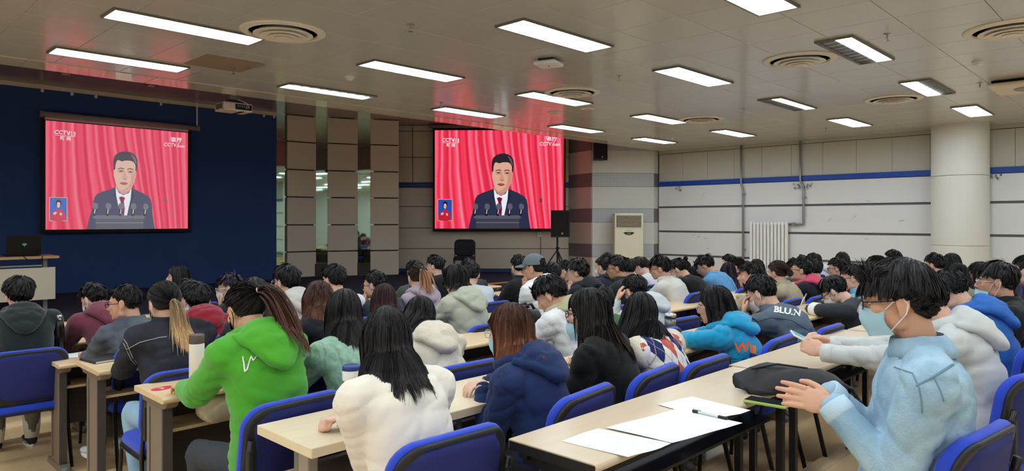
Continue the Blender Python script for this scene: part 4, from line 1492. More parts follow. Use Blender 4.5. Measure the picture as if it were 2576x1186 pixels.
# yellow plush between argyle vest and black coat
p = atY(1556, 868, 2.28)
r = empty('plush_toy', (p[0], 2.34, dz(2.3)))
M_PLUSH = mat('plush_yellow', (232, 184, 56), 0.95, bump=0.6, bscale=120, sheen=0.5)
MB().ellipsoid((0, 0, 0.06), (0.05, 0.045, 0.06), None, 18, 12).build('body', M_PLUSH, r, smooth=True)
MB().ellipsoid((0, 0, 0.135), (0.042, 0.04, 0.038), None, 18, 12).build('head', M_PLUSH, r, smooth=True)
for s in (-1, 1):
    MB().ellipsoid((s * 0.035, 0, 0.175), (0.014, 0.012, 0.03), None, 10, 8).build('ear', M_PLUSH, r, smooth=True)
    MB().ellipsoid((s * 0.055, -0.01, 0.075), (0.022, 0.016, 0.016), None, 10, 8).build('arm', M_PLUSH, r, smooth=True)
tag(r, 'small yellow plush toy on the desk beside the black coat', 'plush toy')
# ------------------------------------------------------------------ people: templates
def quad_mesh(name, V, F):
    """fast all-quad mesh from arrays"""
    me = bpy.data.meshes.new(name)
    V = np.ascontiguousarray(V, dtype=np.float32)
    F = np.ascontiguousarray(F, dtype=np.int32)
    me.vertices.add(len(V))
    me.vertices.foreach_set('co', V.ravel())
    me.loops.add(F.size)
    me.loops.foreach_set('vertex_index', F.ravel())
    me.polygons.add(len(F))
    me.polygons.foreach_set('loop_start', np.arange(0, F.size, 4, dtype=np.int32))
    me.polygons.foreach_set('use_smooth', np.ones(len(F), dtype=bool))
    me.update(calc_edges=True)
    me.validate()
    return me


def arrays(me):
    V = np.empty(len(me.vertices) * 3)
    me.vertices.foreach_get('co', V)
    F = np.empty(len(me.polygons) * 4, dtype=np.int32)
    me.polygons.foreach_get('vertices', F)
    return V.reshape(-1, 3), F.reshape(-1, 4)


def remesh_obj(o, voxel, it=3, fac=0.5):
    m = o.modifiers.new('remesh', 'REMESH')
    m.mode = 'VOXEL'
    m.voxel_size = voxel
    m.use_smooth_shade = True
    if it:
        s = o.modifiers.new('smooth', 'SMOOTH')
        s.factor = fac
        s.iterations = it


def head_parts():
    b = MB()
    b.ellipsoid((0, -0.012, 0.04), (0.073, 0.095, 0.08), None, 28, 18)
    b.ellipsoid((0, 0.028, -0.018), (0.060, 0.062, 0.078), None, 24, 16)
    b.ellipsoid((0, 0.032, -0.062), (0.049, 0.050, 0.042), None, 20, 12)
    b.ellipsoid((0, 0.070, -0.088), (0.021, 0.018, 0.016), None, 14, 10)
    for s in (-1, 1):
        b.ellipsoid((s * 0.036, 0.052, -0.012), (0.026, 0.030, 0.024), None, 14, 10)
        b.ellipsoid((s * 0.046, 0.000, -0.058), (0.016, 0.030, 0.026), None, 12, 8)
        b.ellipsoid((s * 0.024, 0.070, 0.028), (0.026, 0.020, 0.010), None, 14, 8)
        b.ellipsoid((s * 0.011, 0.097, -0.028), (0.008, 0.010, 0.007), None, 10, 8)
        a = s * 0.35
        R = np.array(Matrix.Rotation(-a, 3, 'Z'))
        b.ellipsoid((s * 0.077, -0.010, -0.004), (0.008, 0.018, 0.030), R, 12, 10)
        rim = [(s * (0.080 + 0.004 * math.sin(t)), -0.012 - 0.017 * math.cos(t) * (1 if t < 3.3 else 0.6), 0.0 + 0.030 * math.sin(t)) for t in np.linspace(-0.9, 3.6, 9)]
        b.tube(rim, 0.0045, 8)
        b.ellipsoid((s * 0.077, -0.004, -0.033), (0.006, 0.009, 0.009), None, 10, 6)
    b.tube([(0, 0.086, 0.022), (0, 0.098, 0.0), (0, 0.108, -0.018), (0, 0.110, -0.026)], [0.008, 0.009, 0.0105, 0.009], 10)
    b.ellipsoid((0, 0.111, -0.024), (0.0105, 0.010, 0.009), None, 12, 8)
    b.ellipsoid((0, 0.086, -0.052), (0.021, 0.012, 0.0065), None, 14, 8)
    b.ellipsoid((0, 0.084, -0.063), (0.018, 0.012, 0.007), None, 14, 8)
    b.tube([(0, -0.025, -0.01), (0, -0.035, -0.07), (0, -0.045, -0.12)], [0.052, 0.052, 0.054], 20)
    return b


def hand_parts(curl, spread=0.0, thumb_in=0.0):
    """right hand: x to the fingers, y to the thumb, z out of the back of the hand"""
    b = MB()
    b.ellipsoid((0.045, -0.002, 0), (0.050, 0.040, 0.0145), None, 20, 10)
    b.ellipsoid((0.028, 0.022, -0.006), (0.030, 0.018, 0.015), None, 14, 8)
    b.tube([(-0.05, 0, 0), (0.0, 0, 0), (0.02, 0, 0)], [0.026, 0.025, 0.024], 14, flat=0.75)
    for k, (y, L) in enumerate(((0.031, 0.070), (0.0105, 0.079), (-0.0105, 0.073), (-0.030, 0.057))):
        p = np.array([0.083 - 0.004 * abs(k - 1.2), y, 0.002])
        ang = 0.0
        fan = spread * (1.5 - k) * 0.12
        pts, rad = [p.copy()], [0.0098]
        for seg, (fr, cu) in enumerate(((0.46, 0.9), (0.30, 1.15), (0.24, 0.8))):
            ang += curl * cu * (1.0 + 0.06 * k)
            d = np.array([math.cos(ang) * math.cos(fan), math.cos(ang) * math.sin(fan), -math.sin(ang)])
            p = p + d * L * fr
            pts.append(p.copy())
            rad.append((0.0092, 0.0084, 0.0072)[seg])
        b.cap_chain(pts, rad, 10)
    t0 = np.array([0.012, 0.026, -0.004])
    t1 = t0 + np.array([0.030, 0.024 - 0.02 * thumb_in, -0.010])
    t2 = t1 + np.array([0.028, 0.010 - 0.028 * thumb_in, -0.008 - 0.006 * thumb_in])
    t3 = t2 + np.array([0.022, 0.0 - 0.018 * thumb_in, -0.006])
    b.cap_chain([t0, t1, t2, t3], [0.013, 0.0118, 0.0105, 0.008], 10)
    return b


def templates():
    T = {}
    jobs = {'head0': (head_parts(), 0.0042, 3), 'head1': (head_parts(), 0.0076, 2), 'head2': (head_parts(), 0.0115, 1)}
    for nm, args in {'relaxed': (0.42, 0.3, 0.2), 'fist': (1.25, 0.0, 1.0), 'flat': (0.10, 0.4, 0.0), 'grip': (0.85, 0.0, 0.6)}.items():
        jobs['hand_' + nm + '0'] = (hand_parts(*args), 0.0034, 2)
        jobs['hand_' + nm + '1'] = (hand_parts(*args), 0.0068, 1)
    tmp = {}
    for k, (b, vx, it) in jobs.items():
        o = obj('template', b.mesh('template'))
        remesh_obj(o, vx, it)
        tmp[k] = o
    dg = bpy.context.evaluated_depsgraph_get()
    for k, o in tmp.items():
        me = bpy.data.meshes.new_from_object(o.evaluated_get(dg))
        T[k] = arrays(me)
        bpy.data.meshes.remove(me)
    for o in tmp.values():
        m_ = o.data
        bpy.data.objects.remove(o)
        bpy.data.meshes.remove(m_)
    return T


T = templates()


def skin_material(name, c):
    return mat(name, c, 0.5, spec=0.35, sss=0.12, var=0.07, vscale=28, bump=0.05, bscale=220)


SKIN = [skin_material('skin_%d' % i, c) for i, c in enumerate(((222, 176, 152), (212, 164, 138), (228, 186, 164), (202, 152, 124)))]


def hair_material(root, tip):
    key = 'hair_%d_%d_%d_%d_%d_%d' % (tuple(root) + tuple(tip))
    if key in MATS:
        return MATS[key]
    m = mat(key, root, 0.48, spec=0.28)
    nt = m.node_tree
    b = nt.nodes['Principled BSDF']
    at = nt.nodes.new('ShaderNodeAttribute')
    at.attribute_name = 'hairmix'
    g = nt.nodes.new('ShaderNodeNewGeometry')
    mx = nt.nodes.new('ShaderNodeMix')
    mx.data_type = 'RGBA'
    mx.inputs[6].default_value = srgb(*root)
    mx.inputs[7].default_value = srgb(*tip)
    nt.links.new(at.outputs['Fac'], mx.inputs[0])
    mr = nt.nodes.new('ShaderNodeMapRange')
    mr.inputs[3].default_value = 0.6
    mr.inputs[4].default_value = 1.5
    nt.links.new(g.outputs['Random Per Island'], mr.inputs[0])
    ml = nt.nodes.new('ShaderNodeMix')
    ml.data_type = 'RGBA'
    ml.blend_type = 'MULTIPLY'
    ml.inputs[0].default_value = 1.0
    nt.links.new(mx.outputs[2], ml.inputs[6])
    nt.links.new(mr.outputs[0], ml.inputs[7])
    nt.links.new(ml.outputs[2], b.inputs['Base Color'])
    return m


BLACKH = (22, 20, 22)
HC, HR = np.array([0, -0.012, 0.04]), np.array([0.073, 0.095, 0.08])
LIM_AZ = np.radians([0, 40, 62, 78, 92, 108, 130, 180])
LIM_EL = {'m': np.array([0.42, 0.38, 0.20, -0.25, -0.22, -0.70, -1.0, -1.1]), 'f': np.array([0.40, 0.34, 0.15, -0.35, -0.5, -0.85, -1.1, -1.2]),
          'fringe': np.array([0.12, 0.12, 0.02, -0.30, -0.22, -0.70, -1.0, -1.1])}


def nrm(a):
    return a / (np.linalg.norm(a, axis=-1, keepdims=True) + 1e-12)


def scalp(n, key):
    k = np.arange(n * 3) + 0.5
    z = 1 - 2 * k / (n * 3)
    th = np.pi * (1 + 5 ** 0.5) * k
    r = np.sqrt(1 - z * z)
    d = np.stack([r * np.cos(th), r * np.sin(th), z], 1)
    az = np.abs(np.arctan2(d[:, 0], d[:, 1]))
    el = np.arcsin(d[:, 2])
    d = d[el > np.interp(az, LIM_AZ, LIM_EL[key])]
    return d


def shell(key, off, nu=36, nv=22, noise=0.0):
    az = np.linspace(0, 2 * np.pi, nu, endpoint=False)
    V, ok = [], []
    el = np.linspace(-1.3, np.pi / 2, nv)
    A, E = np.meshgrid(az, el)
    d = np.stack([np.cos(E) * np.sin(A), np.cos(E) * np.cos(A), np.sin(E)], -1).reshape(-1, 3)
    aa = np.abs(np.arctan2(d[:, 0], d[:, 1]))
    keep = (np.arcsin(np.clip(d[:, 2], -1, 1)) > np.interp(aa, LIM_AZ, LIM_EL[key]) - 0.12)
    P = HC + d * (HR + off)
    if noise:
        P = P + d * (noise * np.sin(P @ np.array([90., 40, 70]) + 2 * np.sin(P @ np.array([-50., 80, 60]))))[:, None]
    F = []
    for j in range(nv - 1):
        for i in range(nu):
            q = (j * nu + i, j * nu + (i + 1) % nu, (j + 1) * nu + (i + 1) % nu, (j + 1) * nu + i)
            if all(keep[x] for x in q):
                F.append(q)
    return P, np.array(F, dtype=np.int32)


def strands_mesh(paths, width, rng, ref, taper=0.25, mixv=None):
    """paths (N,S,3) to three-sided locks; width scalar or (N,)"""
    N, S, _ = paths.shape
    t = nrm(np.gradient(paths, axis=1))
    rad = nrm(paths - ref)
    side = nrm(np.cross(t, rad))
    out = nrm(np.cross(side, t))
    roll = rng.normal(0, 0.55, (N, 1, 1))
    side = nrm(side * np.cos(roll) + out * np.sin(roll))
    prof = np.interp(np.linspace(0, 1, S), [0, 0.25, 0.75, 1], [0.7, 1.0, 0.8, taper])
    w = (np.asarray(width).reshape(-1, 1) * np.ones((N, 1)) * prof)[..., None]
    a = paths + side * w * 0.5
    b = paths - side * w * 0.5
    V = np.stack([a, b], 2).reshape(-1, 3)
    idx = np.arange(N * S * 2).reshape(N, S, 2)
    F = np.stack([idx[:, :-1, 0], idx[:, :-1, 1], idx[:, 1:, 1], idx[:, 1:, 0]], -1).reshape(-1, 4)
    mixa = np.repeat(np.broadcast_to(np.linspace(0, 1, S) if mixv is None else mixv, (N, S)).reshape(-1), 2)
    return V, F, mixa


def clump(path, d, k, rng, amount=0.6, start=0.15):
    """draw strands towards shared guide strands so that they form locks"""
    N, S, _ = path.shape
    gi = rng.choice(N, min(k, N), replace=False)
    near = np.argmax(d @ d[gi].T + rng.normal(0, 0.004, (N, len(gi))), axis=1)
    g = path[gi][near]
    w = (np.clip((np.linspace(0, 1, S) - start) / (1 - start), 0, 1) ** 0.8 * amount)[None, :, None]
    return path * (1 - w) + g * w


def push_capsule(P, A, B, r):
    d = B - A
    t = np.clip(((P - A) @ d) / (d @ d + 1e-9), 0, 1)
    C = A + t[..., None] * d
    v = P - C
    L = np.linalg.norm(v, axis=-1, keepdims=True)
    return np.where(L < r, C + v / (L + 1e-9) * r, P)


def push_head(P, R, O, off):
    q = ((P - O) @ R - HC) / (HR + off)
    L = np.linalg.norm(q, axis=-1, keepdims=True)
    q2 = np.where(L < 1, q / (L + 1e-9), q)
    P = (q2 * (HR + off) + HC) @ R.T + O
    # keep locks off the jaw and neck
    return P


def make_hair(style, key, R, O, lod, rng, caps, length=0.30, lift=0.012, part=0.15, wav=0.0, tie=None, fringe=True, density=1.0, fall=None):
    """returns V, F, mix in world space. caps: capsules (A, B, r) the hair rests on"""
    g = np.array([0, 0, -1.0])
    parts = []
    off = np.array([lift * 0.75, lift * 0.9, lift * 1.25])
    P, F = shell(key, off * (0.75 if style == 'short' else 0.85), 36 if lod < 2 else 20, 22 if lod < 2 else 12, 0.002)
    parts.append((P @ R.T + O, F, np.zeros(len(P))))
    if style == 'short':
        n = int((4400, 1300, 400)[lod] * density)
        S = (6, 5, 4)[lod]
        d = scalp(n, key)
        N = len(d)
        root = HC + d * (HR + off * 0.7)
        wh = nrm(np.array([0.15, -0.45, 0.88]))
        tang = nrm(d - (d @ wh)[:, None] * wh * 1.0)
        tang = nrm(tang - (np.sum(tang * d, 1))[:, None] * d)
        fwdness = np.clip(d[:, 1], 0, 1)
        L = length * (0.55 + 0.75 * np.clip(d[:, 2] + 0.15, 0, 1)) * rng.uniform(0.7, 1.15, N)
        L = np.where(d[:, 2] < -0.2, L * 0.6, L)
        L = np.where((np.abs(d[:, 0]) > 0.62) & (d[:, 2] < 0.35), L * 0.42, L)
        dirn = nrm(tang + d * (0.08 + (0.42 if length < 0.066 else 0.16) * np.clip(d[:, 2], 0, 1))[:, None] + rng.normal(0, 0.20 if length < 0.066 else 0.10, (N, 3)) + fwdness[:, None] * np.array([0, 0.2, -0.1]))
        clmp = (1.0 if length < 0.066 else 0.45) * np.sin(d @ np.array([9.0, 4, 3]) + 2 * np.sin(d @ np.array([-3.0, 7, 5])))
        dirn = nrm(dirn + 0.28 * clmp[:, None] * np.array([1.0, 0.3, 0]))
        pts = [root]
        v = dirn
        for s in range(S - 1):
            v = nrm(v + np.array([0, 0, -0.30]) + rng.normal(0, 0.03, (N, 3)))
            p = pts[-1] + v * (L / (S - 1))[:, None]
            q = (p - HC) / (HR + off * 0.9)
            l = np.linalg.norm(q, axis=1, keepdims=True)
            p = np.where(l < 1, q / l * (HR + off * 0.9) + HC, p)
            pts.append(p)
        path = clump(np.stack(pts, 1), d, (320, 190, 90)[lod], rng, 0.62, 0.0) @ R.T + O
        V, F, mx = strands_mesh(path, (0.0042, 0.007, 0.013)[lod] * rng.uniform(0.6, 1.3, N), rng, O, 0.1)
        parts.append((V, F, mx * 0.5))
    elif style in ('long', 'bob'):
        n = int((2600, 950, 300)[lod] * density)
        S = (15, 12, 9)[lod]
        d = scalp(n, key)
        N = len(d)
        P = (HC + d * (HR + off * rng.uniform(0.6, 1.0, (N, 1)))) @ R.T + O
        sx = np.where(d[:, 0] > part * 0.4 * np.clip(d[:, 1] + 0.6, 0, 1), 1.0, -1.0)
        flow = np.stack([sx * (0.55 + 0.2 * np.abs(d[:, 0])), -0.30 - 0.15 * d[:, 1], -0.6 * np.ones(N)], 1)
        # back of the head flows straight down, sides sweep behind the ear a little
        flow = np.where((d[:, 1] < -0.25)[:, None], np.stack([d[:, 0] * 0.5, -0.5 * np.ones(N), -0.6 * np.ones(N)], 1), flow)
        v = nrm(flow - np.sum(flow * d, 1)[:, None] * d) @ R.T
        L = length * rng.uniform(0.68, 1.1, N) + 0.10 * np.clip(d[:, 2], 0, 1)
        if fringe:
            fr = (d[:, 1] > 0.72) & (np.abs(d[:, 0]) < 0.55)
            L = np.where(fr, 0.085 * rng.uniform(0.85, 1.1, N), L)
            v = np.where(fr[:, None], np.array([0, 1.0, -0.6]) @ R.T, v)
        step = (L / (S - 1))[:, None]
        pts = [P]
        ph = rng.uniform(0, 6.28, N)
        lat = R[:, 0]
        for s in range(S - 1):
            ft = np.zeros(3) if fall is None else np.array(fall) * min(1, s / 6)
            v = nrm(v * 0.5 + (g + ft) * 0.5 + rng.normal(0, 0.022, (N, 3)))
            if wav:
                v = nrm(v + wav * np.sin(s * 1.1 + ph)[:, None] * lat)
            p = pts[-1] + v * step
            for _ in range(2):
                p = push_head(p, R, O, off * rng.uniform(0.75, 1.0, (N, 1)))
                for A, B, r in caps:
                    p = push_capsule(p, A, B, r)
                # keep the face clear: side locks hang from the temple backwards
                q = (p - O) @ R
                ylim = 0.028 + 0.9 * np.clip(q[:, 2] - 0.02, 0, 1)
                mk = q[:, 1] > ylim
                if fringe:
                    mk &= ~fr
                q[:, 1] = np.where(mk, ylim, q[:, 1])
                q[:, 0] = np.where(mk & (np.abs(q[:, 0]) < 0.066) & (q[:, 2] < 0.06), np.sign(q[:, 0] + 1e-6) * 0.070, q[:, 0])
                p = q @ R.T + O
            v = nrm(p - pts[-1])
            pts.append(p)
        path = clump(np.stack(pts, 1), d, (170, 110, 60)[lod], rng, 0.75)
        V, F, mx = strands_mesh(path, (0.0048, 0.0078, 0.015)[lod] * rng.uniform(0.5, 1.4, N), rng, O, 0.15)
        parts.append((V, F, mx))
    elif style in ('ponytail', 'bun'):
        tie = nrm(np.array(tie if tie is not None else (0.0, -0.95, 0.05)))
        n = int((1600, 700, 240)[lod] * density)
        d = scalp(n, key)
        N = len(d)
        S = (8, 6, 5)[lod]
        ts = np.linspace(0, 1, S)
        tp = HC + tie * (HR + off)
        dd = nrm(d[:, None, :] * (1 - ts)[None, :, None] + tie[None, None, :] * ts[None, :, None] + rng.normal(0, 0.012, (N, S, 3)) * (1 - ts)[None, :, None])
        path = (HC + dd * (HR + off * (0.9 + 0.25 * ts[None, :, None]))) @ R.T + O
        V, F, mx = strands_mesh(path, (0.0045, 0.0075, 0.014)[lod] * rng.uniform(0.6, 1.3, N), rng, O, 0.5)
        parts.append((V, F, mx * 0.0))
        tw = tp @ R.T + O
        back = tie @ R.T
        if style == 'ponytail':
            n = int((900, 420, 130)[lod] * density)
            S = (14, 10, 7)[lod]
            r0 = rng.normal(0, 0.008, (n, 3))
            P = tw + r0
            v = nrm(back * 0.9 + np.array([0, 0, 0.25]) + rng.normal(0, 0.16, (n, 3)))
            L = length * rng.uniform(0.7, 1.1, n)
            pts = [P]
            for s in range(S - 1):
                ft = np.zeros(3) if fall is None else np.array(fall)
                v = nrm(v * 0.6 + (g + ft) * 0.4 + rng.normal(0, 0.03, (n, 3)))
                p = pts[-1] + v * (L / (S - 1))[:, None]
                p = push_head(p, R, O, off * 1.3)
                for A, B, r in caps:
                    p = push_capsule(p, A, B, r)
                v = nrm(p - pts[-1])
                pts.append(p)
            path = np.stack(pts, 1)
            V, F, mx = strands_mesh(path, (0.0045, 0.007, 0.013)[lod] * rng.uniform(0.6, 1.3, n), rng, tw + np.array([0, 0, -0.1]) - back * 0.1, 0.15)
            parts.append((V, F, 0.25 + 0.75 * mx))
        else:
            n = (120, 90, 60)[lod]
            c = tw + back * 0.03
            a0 = rng.uniform(0, 6.28, n)
            ax = nrm(rng.normal(0, 1, (n, 3)))
            bx = nrm(np.cross(ax, rng.normal(0, 1, (n, 3))))
            q = np.linspace(0, 4.5, 9)
            rr = rng.uniform(0.018, 0.036, n)
            path = c + (ax[:, None] * np.cos(q)[None, :, None] + bx[:, None] * np.sin(q)[None, :, None]) * rr[:, None, None]
            V, F, mx = strands_mesh(path, 0.014 * np.ones(n), rng, c, 0.5)
            parts.append((V, F, mx * 0.4))
    o_ = 0
    VV, FF, MM = [], [], []
    for V, F, mx in parts:
        VV.append(V)
        FF.append(F + o_)
        MM.append(mx)
        o_ += len(V)
    return np.concatenate(VV), np.concatenate(FF), np.concatenate(MM)


def two_bone(S, W, l1, l2, pole):
    d = W - S
    L = np.linalg.norm(d)
    d = d / (L + 1e-9)
    Lc = min(L, (l1 + l2) * 0.985)
    W2 = S + d * Lc
    a = (l1 * l1 - l2 * l2 + Lc * Lc) / (2 * Lc)
    h = math.sqrt(max(l1 * l1 - a * a, 0.0004))
    p = pole - d * np.dot(pole, d)
    p = p / (np.linalg.norm(p) + 1e-9)
    return S + d * a + p * h, W2


GARMENTS = []       # (object, displacement amplitude, seed, lod)
PEOPLE = []


o_joints = {}


def add_garment(name, mb, m, root, rel, voxel, it, amp, parent=None, joints=None):
    o = mb.build(name, m, parent or root, (0, 0, 0), rel=rel)
    remesh_obj(o, voxel, it)
    GARMENTS.append((o, amp, len(GARMENTS)))
    o_joints[o.name] = joints or []
    return o


M_EYE = mat('eye_dark', (30, 22, 20), 0.15, spec=0.6)
M_EYEW = mat('eye_white', (225, 220, 215), 0.25)
M_BROW = mat('brow_black', (32, 26, 25), 0.8)
M_LIP = mat('lip_rose', (186, 112, 104), 0.5)
M_MASKB = mat('mask_blue', (168, 208, 226), 0.85, bump=0.1, bscale=300)
M_MASKW = mat('mask_white', (232, 230, 226), 0.85, bump=0.1, bscale=300)
M_LOOP = mat('mask_loop', (240, 240, 240), 0.7)
M_GLASSK = mat('glasses_black', (22, 22, 24), 0.3)
M_GLASSC = mat('glasses_clear', (205, 205, 205), 0.15, metal=0.5)
M_LENS = mat('lens_glass', (235, 240, 242), 0.03, trans=1.0, spec=0.5)


def lens_mat():
    m = MATS['lens_glass']
    b = m.node_tree.nodes['Principled BSDF']
    b.inputs['IOR'].default_value = 1.02
    b.inputs['Alpha'].default_value = 0.25


lens_mat()


def person(label, u, v, Y, rel=20, pitch=8, roll=0, sex='m', hair='short', hcol=BLACKH, tip=None, hlen=None, top=('jumper', (40, 42, 46)), tm=None,
           hood=None, collar=None, byaw=None, lean=None, hands='desk', hstyle=('relaxed', 'relaxed'), mask=None, maskpos=0.0, glasses=None, bulk=1.0, pants=(40, 42, 50), shoes=(60, 60, 62),
           skin=0, tie=None, fringe=None, part=0.15, wav=0.0, key=None, lift=None, chair_ok=True, face=False, hipdx=0.0, density=1.0, fall=None, chairdy=0.0, cuff=None, group='seated audience', fold=1.0, armw=1.0, who=None, hx=None, neck=None, armlen=1.0, chairrz=None, chairdx=0.0):
    tp = atY(u, v, Y)
    rng = np.random.default_rng(int(u * 7 + v))
    dist = math.hypot(tp[0], tp[1])
    lod = 0 if dist < 3.3 else (1 if dist < 6.2 else 2)
    dx, dy = ray(u, v)[:2]
    yaw = math.atan2(-dx, dy) + math.radians(rel)
    yaw = (yaw + math.pi) % (2 * math.pi) - math.pi
    R = np.array(Matrix.Rotation(yaw, 3, 'Z') @ Matrix.Rotation(-math.radians(pitch), 3, 'X') @ Matrix.Rotation(math.radians(roll), 3, 'Y'))
    fs = 0.965 if sex == 'f' else 1.0
    lift = lift if lift is not None else {'short': 0.016, 'long': 0.013, 'bob': 0.015, 'ponytail': 0.009, 'bun': 0.010, 'cap': 0.006}[hair]
    # highest point of the haired skull above the head origin
    Q = (HC + nrm(rng.normal(0, 1, (400, 3))) * (HR + lift * 1.3)) @ R.T
    O = np.array([tp[0], tp[1], tp[2] - Q[:, 2].max()])
    by = math.radians(byaw) if byaw is not None else max(-0.5, min(0.5, 0.35 * yaw))
    fwd = np.array([-math.sin(by), math.cos(by), 0])
    rt = np.array([math.cos(by), math.sin(by), 0])
    up = np.array([0, 0, 1.0])
    skullbase = O + R @ np.array([0, -0.035, -0.07])
    pr = math.radians(pitch)
    nd = nrm(up * math.cos(0.45 * pr + 0.25) + fwd * math.sin(0.45 * pr + 0.25))
    Nk = skullbase - nd * (neck if neck is not None else (0.050 if hood is not None or sex == 'f' else 0.062))
    bulk = 1 + (bulk - 1) * 0.5
    z0 = zf(Y - 0.15)
    hz = z0 + 0.55
    dzp = Nk[2] - hz
    if lean is None:
        lean = 0.12
    elif lean > 0:
        lean *= 0.48
    H = np.array([Nk[0], Nk[1], hz]) - fwd * lean + rt * hipdx
    rootloc = (H[0], H[1], z0)
    root = empty('person', rootloc)
    rel0 = np.array(rootloc)
    # spine
    mid = (H + Nk) / 2 - fwd * (0.05 + 0.25 * min(lean, 0.3)) + up * 0.03
    bez = lambda t: (1 - t) ** 2 * H + 2 * t * (1 - t) * mid + t * t * Nk
    sx = (0.90 if sex == 'f' else 1.0) * bulk
    sw = 0.93 if sex == 'f' else 1.0
    tt = [-0.12, 0.0, 0.25, 0.5, 0.72, 0.86, 0.95, 1.03]
    hwid = [0.145, 0.170, 0.155, 0.160, 0.168, 0.158, 0.100, 0.062]
    hdep = [0.10, 0.128, 0.118, 0.120, 0.118, 0.100, 0.078, 0.060]
    tor = MB()
    rings = []
    for t, a, b_ in zip(tt, hwid, hdep):
        c = bez(t)
        tg = nrm(bez(t + 0.02) - bez(t - 0.02))
        dep = np.cross(tg, rt)
        dep = nrm(dep)
        aa, bb = a * sx, b_ * sx
        ring = []
        for q in np.linspace(0, 2 * math.pi, 28, endpoint=False):
            ca, sa = math.cos(q), math.sin(q)
            ring.append(c + rt * aa * math.copysign(abs(ca) ** 0.85, ca) + dep * bb * math.copysign(abs(sa) ** 0.85, sa))
        rings.append(ring)
    tor.loft(rings)
    tgN = nrm(bez(1.0) - bez(0.92))
    sh = {}
    for s in (-1, 1):
        sh[s] = Nk - tgN * 0.075 + rt * s * 0.172 * sw * (0.8 + 0.2 * bulk) + fwd * 0.012
        tor.cap_chain([Nk - tgN * 0.035 + rt * s * 0.03, Nk - tgN * 0.05 + rt * s * 0.09 * sw, sh[s]], [0.062 * bulk, 0.066 * bulk, 0.070 * bulk], 12)
    # hands
    rown = min(ROW, key=lambda k: abs(ROW[k][0] - (Y + 0.12)))
    yn = ROW[rown][0]
    deskz = zf(ROW[rown][1] - 0.1) + 0.75
    arms = {}
    l1, l2 = 0.285 * (0.95 if sex == 'f' else armlen), 0.25 * (0.95 if sex == 'f' else armlen)
    for s, nm in ((-1, 'L'), (1, 'R')):
        spec = hands if isinstance(hands, str) else hands.get(nm, 'desk')
        hd = None
        hup = up
        pole = -up * 0.8 + rt * s * 0.42 - fwd * 0.45
        if isinstance(spec, str) and spec == 'desk':
            reach = min(max(yn + 0.13 - Nk[1], 0.16), 0.40)
            W = np.array([Nk[0], Nk[1], deskz + 0.045]) + fwd * reach + rt * s * 0.12
        elif isinstance(spec, str) and spec == 'fold':
            reach = min(max(yn + 0.11 - Nk[1], 0.14), 0.36)
            W = np.array([Nk[0], Nk[1], deskz + 0.045]) + fwd * (reach + 0.02 * s) + rt * s * 0.05
            hd = nrm(fwd * 0.3 - rt * s)
        elif isinstance(spec, str) and spec == 'lap':
            W = H + fwd * 0.33 + rt * s * 0.08 + up * 0.10
        elif isinstance(spec, str) and spec == 'chin':
            W = O + R @ np.array([s * 0.045, 0.075, -0.175])
            hd = nrm(R @ np.array([-s * 0.25, 0.1, 1.0]))
            hup = R @ np.array([0, 1.0, 0])
        elif isinstance(spec, str) and spec == 'cheek':
            W = O + R @ np.array([s * 0.095, 0.06, -0.15])
            hd = nrm(R @ np.array([-s * 0.15, -0.1, 1.0]))
            hup = R @ np.array([s * 1.0, 0.2, 0])
        elif isinstance(spec, str) and spec == 'brow':
            W = O + R @ np.array([s * 0.08, 0.15, -0.10])
            hd = nrm(R @ np.array([-s * 0.35, -0.35, 1.0]))
            hup = R @ np.array([s * 0.4, 1.0, 0.2])
        elif isinstance(spec, str) and spec == 'crown':
            W = O + R @ np.array([s * 0.13, 0.10, -0.03])
            hd = nrm(R @ np.array([-s * 0.35, -0.5, 0.8]))
            hup = R @ np.array([s, 0.5, 0.2])
        else:
            W = np.array(spec[0], float)
            hd = None if len(spec) < 2 or spec[1] is None else nrm(np.array(spec[1], float))
            hup = up if len(spec) < 3 or spec[2] is None else np.array(spec[2], float)
            if len(spec) > 3:
                pole = np.array(spec[3], float)
        E, W = two_bone(sh[s], W, l1, l2, pole)
        if E[2] < deskz + 0.05 and E[1] > yn - 0.02:
            E[2] = deskz + 0.05
        arms[s] = (E, W, hd if hd is not None else nrm(W - E), hup)
        k = bulk * armw * (0.92 if sex == 'f' else 1.0)
        Sx = sh[s]
        mu = (Sx + E) / 2
        mf = (E + W) / 2
        tor.cap_chain([Sx, mu, E, mf, W - nrm(W - E) * 0.012], [0.070 * k, 0.062 * k, 0.054 * k, 0.047 * k, 0.038 * k], 12)
    tname, tcol = top
    mtop = tm or mat('cloth_%s_%d_%d_%d' % ((tname,) + tuple(tcol)), tcol, 0.85, spec=0.2, bump=0.25, bscale=(180 if lod == 0 else 90), var=0.10, vscale=9, sheen=0.1)
    vox = (0.0085, 0.014, 0.022)[lod]
    jn = []
    for s in (-1, 1):
        E, W = arms[s][:2]
        jn += [(E - rel0, nrm(W - sh[s]), 0.10, 0.040), (W - rel0, nrm(W - E), 0.07, 0.032), (sh[s] - rel0 - up * 0.08, nrm(rt * s * 0.6 + up * 0.8), 0.10, 0.06)]
    jn.append((bez(0.2) - rel0, nrm(bez(0.3) - bez(0.1)), 0.16, 0.075))
    to = add_garment(tname, tor, mtop, root, rel0, vox, (4, 3, 2)[lod], (0.020, 0.017, 0.012)[lod] * fold, joints=jn)
